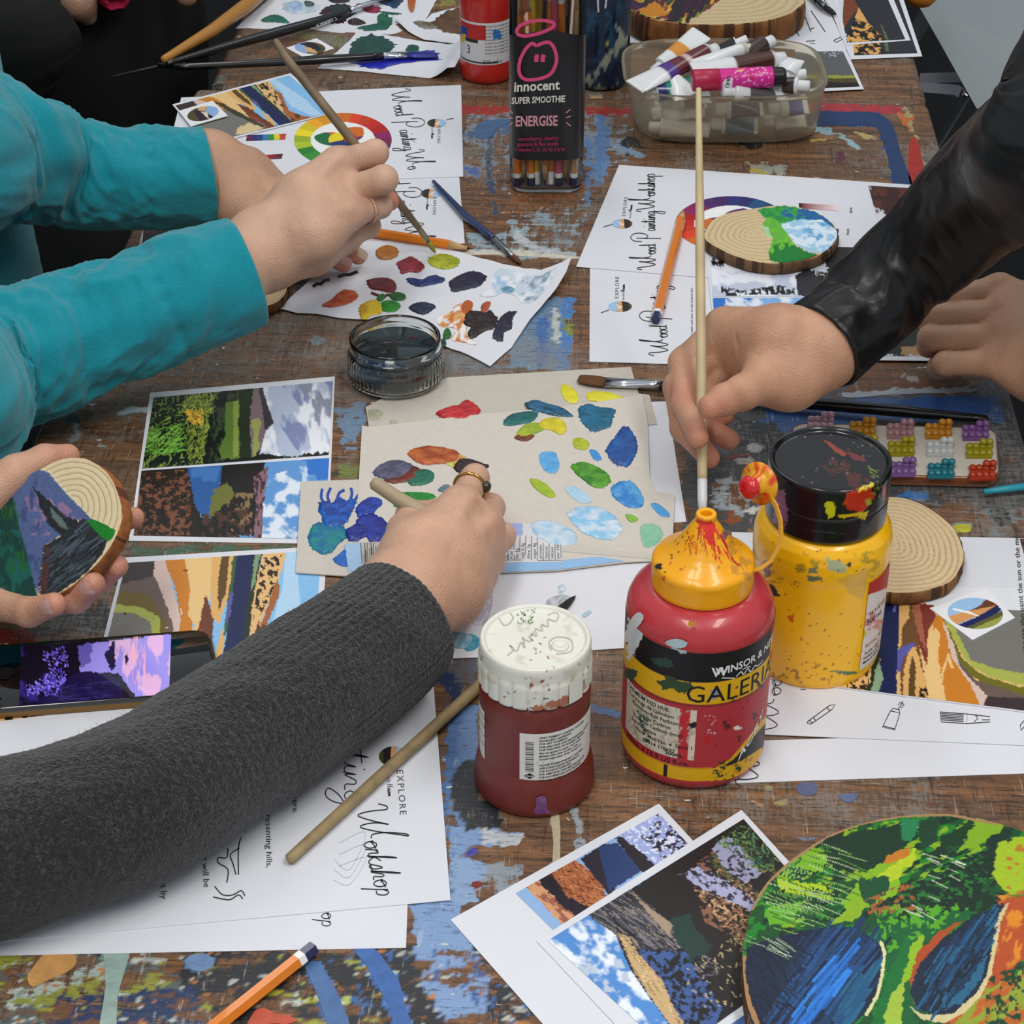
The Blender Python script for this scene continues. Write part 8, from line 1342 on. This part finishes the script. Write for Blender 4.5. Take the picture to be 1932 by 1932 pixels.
def folds(amp, fs, ft, seed, grow=None, ridge=1):
    def d(s, th, u):
        w_ = 1 if grow is None else grow(u)
        a = fbm(np.full(th.shape, s*fs)+np.cos(th+seed)*.9, np.cos(th)*ft+np.sin(th)*ft*.7, seed, 3); b = 1-np.abs(a-.5)*5*ridge
        return amp*w_*(np.clip(b, -1, 1)*.6+(fbm(np.full(th.shape, s*fs*.5), np.cos(th+1)*ft+3, seed+4, 2)-.5)*1.6)
    return d
# ------------------------------------------------------------ person in the charcoal jumper (lower left)
pA_ = thing('person', 'person in a fuzzy charcoal knit jumper, painting and holding up a painted wood slice', 'person', P(-420, 1500, -.3))
W = (768, 1128, .046, .0235)
palmA = [[(560, 1290, .052, .030), (680, 1200, .050, .028), W], [W, (815, 1040, ('L', .038, 1), .0205), (868, 957, ('L', .040, 1), .0125)], [W, (845, 1060, ('L', .040, 1), .019), (912, 995, ('L', .040, 1), .0120)], [W, (850, 1085, ('L', .038, 1), .018), (912, 1050, ('L', .036, 1), .0118)], [W, (845, 1120, ('L', .032, 1), .018), (892, 1095, ('L', .034, 1), .0115)], [W, (775, 1060, ('L', .030, 1), .017), (766, 1004, ('L', .026, 1), .0105)]]
cA = [chain(c) for c in palmA]; iM, mM, rM, pM_, tM = [c[-1] for c in cA[1:]]
def fin(base, *spec):
    out = [base]
    for x, y, h, r in spec:
        p = np.array(P(x, y, h)) if not isinstance(h, tuple) else onray(out[-1][0], x, y, h[1], h[2]); out.append((p, r))
    return out
def rad(b, r): return (b[0], r)
fA = [fin(rad(iM, .0100), (896, 902, ('L', .040, 1), .0083), (880, 915, .030, .0078), (868, 935, .014, .0066)), fin(rad(mM, .0100), (925, 958, ('L', .038, 1), .0086), (905, 965, .026, .0078), (885, 960, .012, .0066)), fin(rad(rM, .0098), (946, 1012, ('L', .036, 1), .0083), (925, 1010, .022, .0075), (905, 1000, .011, .0064)), fin(rad(pM_, .0092), (927, 1062, ('L', .030, 1), .0078), (905, 1062, .016, .0068), (880, 1050, .010, .0060)), fin(rad(tM, .0102), (776, 972, ('L', .018, 1), .0088), (820, 968, .036, .0080), (855, 955, .020, .0070))]
vA, fa, _, FgA = hand_mesh(cA, fA, ridges=tend(cA[1:4], (.45, -.45, .78)))
redA = [(iM[0], .008, .25), (mM[0], .008, .28), (rM[0], .008, .22), (np.array(P(810, 1010, .08)), .018, .12)]
colA = skin_cols(vA, FgA, redA, 'cda389')
# left hand holding the painted slice
Wf = (-75, 960, .060, .0260)
palmF = [[(-260, 1020, .05, .034), Wf], [Wf, (-10, 985, .060, .0190), (25, 905, .082, .0130)], [Wf, (-10, 1040, .050, .0180), (50, 1060, .048, .0120)], [Wf, (-20, 1090, .048, .0170), (30, 1105, .045, .0115)]]
cF_ = [chain(c) for c in palmF]
fF = [fin((np.array(P(-30, 940, .088)), .0125), (30, 893, .098, .0105), (85, 868, .100, .0088), (128, 860, .098, .0070)),
      fin((np.array(P(60, 1000, .058)), .0105), (140, 990, .056, .0092), (215, 985, .062, .0082), (252, 976, .070, .0062)),
      fin((np.array(P(50, 1050, .050)), .0105), (120, 1080, .048, .0092), (185, 1090, .055, .0084), (220, 1068, .068, .0066)),
      fin((np.array(P(20, 1090, .046)), .0105), (80, 1130, .046, .0090), (140, 1128, .054, .0086), (176, 1102, .068, .0068)),
      fin((np.array(P(-30, 1100, .046)), .0105), (-5, 1140, .048, .0090), (55, 1155, .054, .0080), (102, 1140, .066, .0066))]
vF, ff_, _, FgF = hand_mesh(cF_, fF)
colF = skin_cols(vF, FgF, [], 'c79a80')
V, F, C = join([(vA, fa, colA), (vF, ff_, colF)]); bodyA = mesh('body', V, F, SKIN, pA_, cols=C)
def T(f): return f[-1][0]
for f, nn in ((fF[3], (.25, -.75, .55)), (fF[4], (.15, -.8, .5)), (fF[1], (.9, -.3, .5))): nail(pA_, f[-1][0], f[-2][0], f[-1][1], nn)
KN = bpy.data.materials.new('charcoal_wool'); KN.use_nodes = True
def knit(m, c1, c2, c3):
    nt = m.node_tree; N = nt.nodes; L = nt.links; b = N['Principled BSDF']; b.inputs['Roughness'].default_value = .95; b.inputs['Sheen Weight'].default_value = .25; b.inputs['Sheen Roughness'].default_value = .5
    tc = N.new('ShaderNodeTexCoord')
    def nz(s, d): n = N.new('ShaderNodeTexNoise'); n.inputs['Scale'].default_value = s; n.inputs['Detail'].default_value = d; n.inputs['Distortion'].default_value = 1.2; L.new(tc.outputs['Object'], n.inputs['Vector']); return n.outputs['Fac']
    r = N.new('ShaderNodeValToRGB'); e = r.color_ramp.elements; e[0].position = .36; e[0].color = (*lin(c1), 1); e[1].position = .72; e[1].color = (*lin(c3), 1); x = e.new(.52); x.color = (*lin(c2), 1)
    L.new(nz(480, 6), r.inputs[0]); L.new(r.outputs[0], b.inputs['Base Color'])
    bp = N.new('ShaderNodeBump'); bp.inputs['Strength'].default_value = 1; bp.inputs['Distance'].default_value = .0022; L.new(nz(420, 5), bp.inputs['Height']); L.new(bp.outputs[0], b.inputs['Normal'])
knit(KN, '0a0a0c', '19191c', '424246')
rowsK = lambda s, th, u: .00028*np.abs(np.sin(s*620))*(1-.5*(u > .85))+.0011*np.abs(np.sin(th*26))**.6*np.clip((u-.80)*9, 0, 1)
gA = folds(.0040, 22, 1.3, 3, lambda u: .35+.65*(1-u))
def dispK(s, th, u):
    low = np.clip(-np.sin(th)*0+np.cos(th), 0, 1)
    return rowsK(s, th, u)+gA(s, th, u)+.0016*np.sin(s*150+th*2)*np.clip(1-u*1.3, 0, 1)*low
sl = limb([((-.56, .80, .33), .075), ((-.50, .78, .20), .062), ((-.40, .77, .075), .050), (-150, 1600, .044, .0440), (60, 1582, .042, .0410), (260, 1512, .042, .0405), (430, 1405, .043, .0405), (590, 1295, .045, .0395), (690, 1225, .047, .0380), (755, 1170, .048, .0355)], n=600, m=300, disp=dispK)
tA = limb([((-.68, .95, -.35), .15), ((-.70, .95, -.1), .16), ((-.68, .93, .15), .165), ((-.64, .92, .36), .13), ((-.62, .92, .46), .07)], n=60, m=60, minz=.3, closed=True)
sl2 = limb([((-.60, 1.05, .33), .075), ((-.56, 1.06, .18), .060), ((-.48, 1.08, .07), .048), ((-.40, 1.09, .055), .042), ((-.37, 1.09, .055), .040)], n=200, m=120, disp=dispK)
knitO = cloth('knitted_jumper', None, [sl, sl2, tA], KN, pA_)
# wool fuzz standing off the sleeve
rs = np.random.RandomState(5); SV, SF = sl; vis = rs.choice(len(SV)-300*8, 9000, replace=False); fv = []; ff2 = []
cen = SV[:600*300].reshape(600, 300, 3).mean(1)
for q in vis:
    p = SV[q]; ci_ = min(q//300, 599); nr_ = p-cen[ci_]; nr_ /= np.linalg.norm(nr_)+1e-9
    if nr_[2]*.5-nr_[1]*.6 < -.2: continue
    a = rs.normal(size=3); a -= nr_*a.dot(nr_)*.3; a /= np.linalg.norm(a); d = (nr_*.35+a*.9); d /= np.linalg.norm(d); ln = rs.uniform(.0012, .0042); sd_ = np.cross(d, nr_); sd_ /= np.linalg.norm(sd_)+1e-9; sd_ *= .00006
    b_m = p+d*ln*.5+nr_*.0005; e_ = p+d*ln; n0 = len(fv); fv += [p-sd_, p+sd_, b_m+sd_, b_m-sd_, e_+sd_*.3, e_-sd_*.3]; ff2 += [(n0, n0+1, n0+2, n0+3), (n0+3, n0+2, n0+4, n0+5)]
tag(mesh('wool_fuzz', np.array(fv), np.array(ff2), mat('wool_fibre', '505054', .9), pA_, smooth_=False), kind='stuff')
# gold ring
def finger_ring(label, a, b, t, r, m, tilt=(0, 0, 0), stone=None, w_=.0011, name='finger_ring', parent=None):
    a = np.array(a); b = np.array(b); d = (b-a)/np.linalg.norm(b-a)+np.array(tilt); d /= np.linalg.norm(d); c_ = a+(b-a)*t; u = np.cross(d, [0, 0, 1.0]); u /= np.linalg.norm(u); v = np.cross(u, d); V = []; n = 64; k = 10
    for i in range(n):
        th = 2*math.pi*i/n; o = u*math.cos(th)+v*math.sin(th)
        for j in range(k): ph_ = 2*math.pi*j/k; V.append(c_+o*(r+.0007*math.cos(ph_))+d*w_*math.sin(ph_))
    F = [(i*k+j, ((i+1) % n)*k+j, ((i+1) % n)*k+(j+1) % k, i*k+(j+1) % k) for i in range(n) for j in range(k)]
    t_ = thing(name, label, 'ring', c_) ; mesh('band', V, F, m, t_)
    return t_, c_, d, u, v
GOLD = mat('gold', 'c9a050', .15, metal=1)
t_, c_, d_, u_, v_ = finger_ring('thin gold ring with a dark stone on the charcoal-sleeved painting hand', iM[0], fA[0][1][0], .66, .0098, GOLD)
q = c_+(u_*.55+v_*.83)*0; th = math.radians(10)
so = c_+(np.array([1, 0, 0])*.0096)+np.array([0, -.002, .002]); V, F = tube_vf([so+d_*-.0028, so+d_*-.002, so+d_*.002, so+d_*.0028], [.0012, .0032, .0032, .0012], 20); mesh('stone', V, F, mat('dark_green_stone', '2c2c14', .08, coat=.6), t_)
# ------------------------------------------------------------ person in the teal fleece (upper left)
pB_ = thing('person', 'seated person in a teal fleece jacket holding a thin brush, pink ring on one finger', 'person', P(-300, 700, -.3))
WB = (500, 470, .088, .0245)
palmB = [[(300, 577, .074, .025), (420, 525, .084, .0262), WB], [WB, (575, 380, ('L', .044, 1), .0200), (637, 310, ('L', .038, 1), .0125)], [WB, (585, 410, ('L', .038, -1), .0190), (650, 362, ('L', .036, 1), .0125)], [WB, (590, 440, ('L', .038, -1), .0180), (655, 405, ('L', .032, 1), .0120)], [WB, (585, 468, ('L', .034, 1), .0175), (650, 448, ('L', .032, 1), .0115)]]
cB = [chain(c) for c in palmB]; iB, mB, rB, pB2 = [c[-1] for c in cB[1:]]
fB = [fin(rad(iB, .0104), (708, 288, ('L', .033, 1), .0092), (690, 330, .070, .0080), (728, 355, .072, .0066)), fin(rad(mB, .0104), (724, 338, ('L', .034, -1), .0096), (718, 350, .070, .0080), (735, 372, .070, .0066)), fin(rad(rB, .0100), (716, 388, ('L', .030, 1), .0088), (705, 395, .070, .0076), (690, 400, .068, .0064)), fin(rad(pB2, .0094), (697, 427, ('L', .026, 1), .0078), (690, 425, .062, .0068), (680, 420, .058, .0060)), fin((np.array(P(560, 400, .075)), .013), (640, 400, .060, .0105), (690, 385, .062, .0085), (735, 380, .068, .0072))]
vB, fb_, _, FgB = hand_mesh(cB, fB, kc=.0010, ridges=tend(cB[1:4], (.1, -.72, .69)))
colB = skin_cols(vB, FgB, [(iB[0], .008, .12), (mB[0], .009, .3), (rB[0], .009, .2)], 'cba38a')
WC = (392, 322, .060, .0262)
palmC = [[(200, 340, .064, .024), (320, 335, .060, .0265), WC], [WC, (460, 335, .052, .0215), (540, 375, .040, .0130)], [WC, (458, 360, .048, .0195), (545, 410, .036, .0120)], [WC, (450, 385, .044, .0175), (530, 440, .032, .0120)], [WC, (440, 368, .050, .0165), (470, 415, .036, .0125)]]
cC = [chain(c) for c in palmC]
fC = [fin((cC[1][-1][0], .0105), (600, 430, .034, .0092), (645, 465, .022, .0080), (676, 484, .012, .0064)), fin((cC[2][-1][0], .0105), (585, 455, .030, .0092), (615, 480, .020, .0080), (648, 497, .011, .0066)), fin((cC[3][-1][0], .0100), (560, 480, .026, .0090), (585, 500, .017, .0078), (605, 508, .0105, .0064)), fin((cC[3][-1][0], .0095), (530, 480, .024, .0085), (545, 505, .016, .0074), (560, 515, .0105, .0062)), fin((cC[4][-1][0], .0110), (490, 470, .026, .0095), (510, 500, .018, .0080), (520, 520, .013, .0066))]
vC, fc_, _, FgC = hand_mesh(cC, fC, creases=[[(415, 352, .076, .0010), (440, 375, .070, .0012), (462, 392, .062, .0010)]])
colC = skin_cols(vC, FgC, [(fC[0][-2][0], .012, .5), (fC[1][-2][0], .012, .5)], 'bf957a')
V, F, C = join([(vB, fb_, colB), (vC, fc_, colC)]); mesh('body', V, F, SKIN, pB_, cols=C)
nail(pB_, fC[0][-1][0], fC[0][-2][0], .0066, (.3, -.4, .8), mat('pale_fingernail', 'cdb69a', .2, coat=.5), .013); nail(pB_, fC[1][-1][0], fC[1][-2][0], .0068, (.3, -.5, .8))
finger_ring('pale pink beaded ring on the hand holding the thin brush', rB[0], fB[2][1][0], .62, .0102, mat('pink_ring_metal', 'd9aa9c', .25, metal=.6, bump=1, bscale=1200), w_=.0016)
TEAL = mat('teal_fleece', '008a99', .92, bump=.7, bscale=900, var=.06, vscale=300, sheen=.25)
gr = lambda u: .12+.88*(1-u)**.6
seam = lambda s, th, u, L=1: -.0013*np.exp(-((u-.925)/.004)**2)*(1+.4*np.sin(th*140))+.0007*(u > .93)
d1 = folds(.0105, 36, 1.5, 11, gr, 1.6); d2 = folds(.0125, 32, 1.6, 21, gr, 1.6)
def dt1(s, th, u): return d1(s, th, u)+seam(s, th, u)
def dt2(s, th, u): return d2(s, th, u)+seam(s, th, u)
s1 = limb([((-.62, 1.56, .26), .070), (-170, 250, .15, .058), (-50, 275, .122, .0540), (30, 290, .104, .0505), (110, 322, .078, .0440), (230, 335, .066, .0395), (330, 337, .062, .0378), (392, 330, .062, .0368)], n=300, m=160, disp=dt1)
s2 = limb([((-.58, 1.38, .34), .078), ((-.54, 1.33, .20), .068), (-190, 725, .10, .058), (-60, 700, .066, .0475), (90, 655, .060, .0440), (230, 603, .068, .0425), (360, 550, .080, .0400), (462, 512, .087, .0385)], n=320, m=160, disp=dt2)
body = limb([((-.53, 1.46, -.40), .140), ((-.535, 1.47, -.2), .150), ((-.54, 1.48, 0), .155), ((-.56, 1.50, .2), .155), ((-.60, 1.51, .36), .12), ((-.61, 1.51, .44), .06)], n=100, m=90, disp=folds(.006, 12, 1.4, 31), minz=.2, closed=True)
cloth('fleece_jacket', None, [s1, s2, body], TEAL, pB_)
legs = limb([((-.55, 1.42, -.30), .085), ((-.42, 1.43, -.17), .08), ((-.30, 1.44, -.17), .075), ((-.20, 1.44, -.22), .065)], n=80, m=80, minz=.2, closed=True)
cloth('trousers', None, [legs], mat('navy_trousers', '0e1018', .9, bump=.3, bscale=400), pB_)
inner = limb([(300, 332, .062, .034), (352, 332, .061, .0335), (378, 330, .060, .0325)], n=40, m=80)
cloth('undersleeve', None, [inner], mat('black_undersleeve', '0a0b0d', .9), pB_)
# ------------------------------------------------------------ person in black (right)
pD_ = thing('person', 'person in a shiny black jacket holding a long pale brush upright', 'person', P(2300, 600, -.3))
WD = (1548, 655, .082, .0222)
palmD = [[(1690, 530, .112, .020), (1630, 592, .090, .022), WD], [WD, (1470, 640, .090, .0200), (1368, 620, .078, .0138)], [WD, (1475, 665, .080, .0195), (1362, 652, .066, .0132)], [WD, (1470, 690, .072, .0190), (1385, 680, .056, .0120)], [WD, (1490, 712, .070, .0190), (1445, 718, .074, .0150)]]
cD = [chain(c) for c in palmD]
fD = [fin((cD[1][-1][0], .0120), (1290, 684, .060, .0098), (1292, 762, .050, .0086), (1317, 826, .055, .0068)),
      fin((cD[2][-1][0], .0118), (1280, 730, .050, .0098), (1290, 808, .034, .0086), (1338, 864, .024, .0070)),
      fin((cD[3][-1][0], .0115), (1302, 742, .042, .0092), (1325, 802, .030, .0082), (1376, 830, .026, .0068)),
      fin((cD[3][-1][0], .0110), (1325, 725, .048, .0088), (1345, 765, .040, .0076), (1368, 785, .034, .0062)),
      fin((cD[4][-1][0], .0140), (1402, 740, .078, .0110), (1368, 754, .080, .0098), (1340, 768, .080, .0080))]
vD, fd_, _, FgD = hand_mesh(cD, fD, creases=[[(1384, 628, .092, .0012), (1392, 650, .086, .0016), (1384, 685, .076, .0016)], [(1404, 655, .092, .0010), (1428, 668, .092, .0012)]])
colD = skin_cols(vD, FgD, [(np.array(P(1385, 640, .13)), .013, .3), (np.array(P(1420, 660, .12)), .014, .25), (fD[0][2][0], .014, .3), (fD[1][-1][0], .010, .3)], 'c39478')
WE = (2010, 700, .045, .0270)
palmE = [[(2180, 740, .05, .033), WE], [WE, (1945, 595, .062, .0190), (1886, 548, .068, .0120)], [WE, (1940, 630, .057, .0185), (1888, 592, .063, .0120)], [WE, (1940, 662, .050, .0180), (1886, 638, .053, .0118)], [WE, (1938, 695, .042, .0175), (1880, 684, .043, .0110)]]
cE = [chain(c) for c in palmE]
fE = [fin((cE[1][-1][0], .0108), (1800, 562, .064, .0088), (1782, 585, .044, .0080), (1805, 590, .032, .0070)), fin((cE[2][-1][0], .0106), (1766, 595, .054, .0090), (1757, 612, .036, .0080), (1790, 618, .026, .0070)), fin((cE[3][-1][0], .0104), (1757, 638, .043, .0090), (1753, 652, .025, .0080), (1790, 652, .018, .0070)), fin((cE[4][-1][0], .0098), (1784, 686, .034, .0082), (1772, 693, .022, .0078), (1795, 698, .0125, .0068)), fin((np.array(P(1920, 640, .04)), .013), (1850, 650, .030, .0105), (1820, 640, .024, .0085))]
vE, fe_, _, FgE = hand_mesh(cE, fE, kf=.0045, kc=.0008, ridges=[[(c[-1][0]+np.array([-.001, -.004, .0085]), .004), (c[-1][0]+np.array([.004, -.004, .008]), .003)] for c in cE[1:4]])
colE = skin_cols(vE, FgE, [(c[-1][0]+np.array([0, -.004, .008]), .008, .15) for c in cE[1:]], 'c89a7c')
V, F, C = join([(vD, fd_, colD), (vE, fe_, colE)]); mesh('body', V, F, SKIN, pD_, cols=C)
BJ = mat('black_jacket', '0b0a0c', .42, coat=.05, bump=.3, bscale=160)
s3 = limb([((.60, 1.38, .42), .095), ((.52, 1.42, .34), .085), (2070, 225, .27, .058), (1940, 312, .215, .0430), (1856, 372, .180, .0380), (1775, 444, .145, .0345), (1695, 510, .118, .0330), (1620, 596, .092, .0325), (1549, 655, .082, .0318)], n=320, m=160, disp=folds(.0062, 24, 1.2, 41, lambda u: .45+.55*(1-u)))
s4 = limb([((.74, 1.12, .36), .080), ((.70, 1.10, .2), .065), ((.56, 1.19, .06), .048), (2120, 735, .05, .042)], n=120, m=120, disp=folds(.004, 24, 1.2, 43))
t4 = limb([((.86, 1.25, -.4), .16), ((.86, 1.25, -.1), .17), ((.84, 1.27, .2), .17), ((.80, 1.3, .42), .13), ((.80, 1.3, .5), .06)], n=60, m=80, minz=.2, closed=True)
cloth('jacket', None, [s3, s4, t4], BJ, pD_)
# ------------------------------------------------------------ person in black coat (far top left)
pG_ = thing('person', 'person in a dark coat at the far top left, only a bare wrist showing', 'person', P(60, 0, -.4))
BK_ = mat('black_coat', '060607', .9, bump=.4, bscale=500)
c1 = limb([((-.50, 2.0, -.5), .15), ((-.50, 2.02, -.25), .16), ((-.48, 2.06, 0), .16), ((-.5, 2.1, .2), .15), ((-.52, 2.1, .32), .08)], n=120, m=120, disp=folds(.006, 12, 1.4, 51), minz=.2, closed=True)
c1b = limb([((-.5, 1.85, -.28), .10), ((-.36, 1.86, -.2), .10), ((-.24, 1.88, -.18), .09)], n=60, m=80, minz=.2, closed=True)
c2 = limb([(-150, 160, -.02, .10), (-60, 140, .0, .080), (0, 110, .03, .060), (50, 75, .05, .046), (92, 40, .06, .038)], n=160, m=120, disp=folds(.004, 16, 1.4, 55), minz=.2)
cloth('coat', None, [c1, c1b, c2], BK_, pG_)
wG = [[(165, 30, .03, .009), (150, 5, .045, .0150), (140, -40, .06, .020), (150, -120, .08, .022)], [(150, -120, .08, .022), (300, -90, .06, .014), (352, -8, .035, .0105)]]
vG, fg_, _, _ = hand_mesh(wG, [], h=.002); mesh('body', vG, fg_, SKIN, pG_, cols=skin_cols(vG, [], [], 'a58068'))
cG = limb([(215, -60, .06, .020), (212, -25, .055, .018), (216, 0, .05, .010)], n=30, m=40, disp=folds(.003, 60, 1.4, 57), minz=.2); cloth('scarf', None, [cG], mat('magenta_cloth', 'a8103f', .8), pG_)
bt = P(78, 170, -.02); V, F = lathe_vf(bt.x, bt.y-.02, [(0, .0), (.008, .0), (.0085, .002), (.006, .0025), (.005, .0015), (0, .0018)], 24, bt.z+.02); mesh('button', V, F, mat('brass_button', '3a3528', .35, metal=.8), pG_)
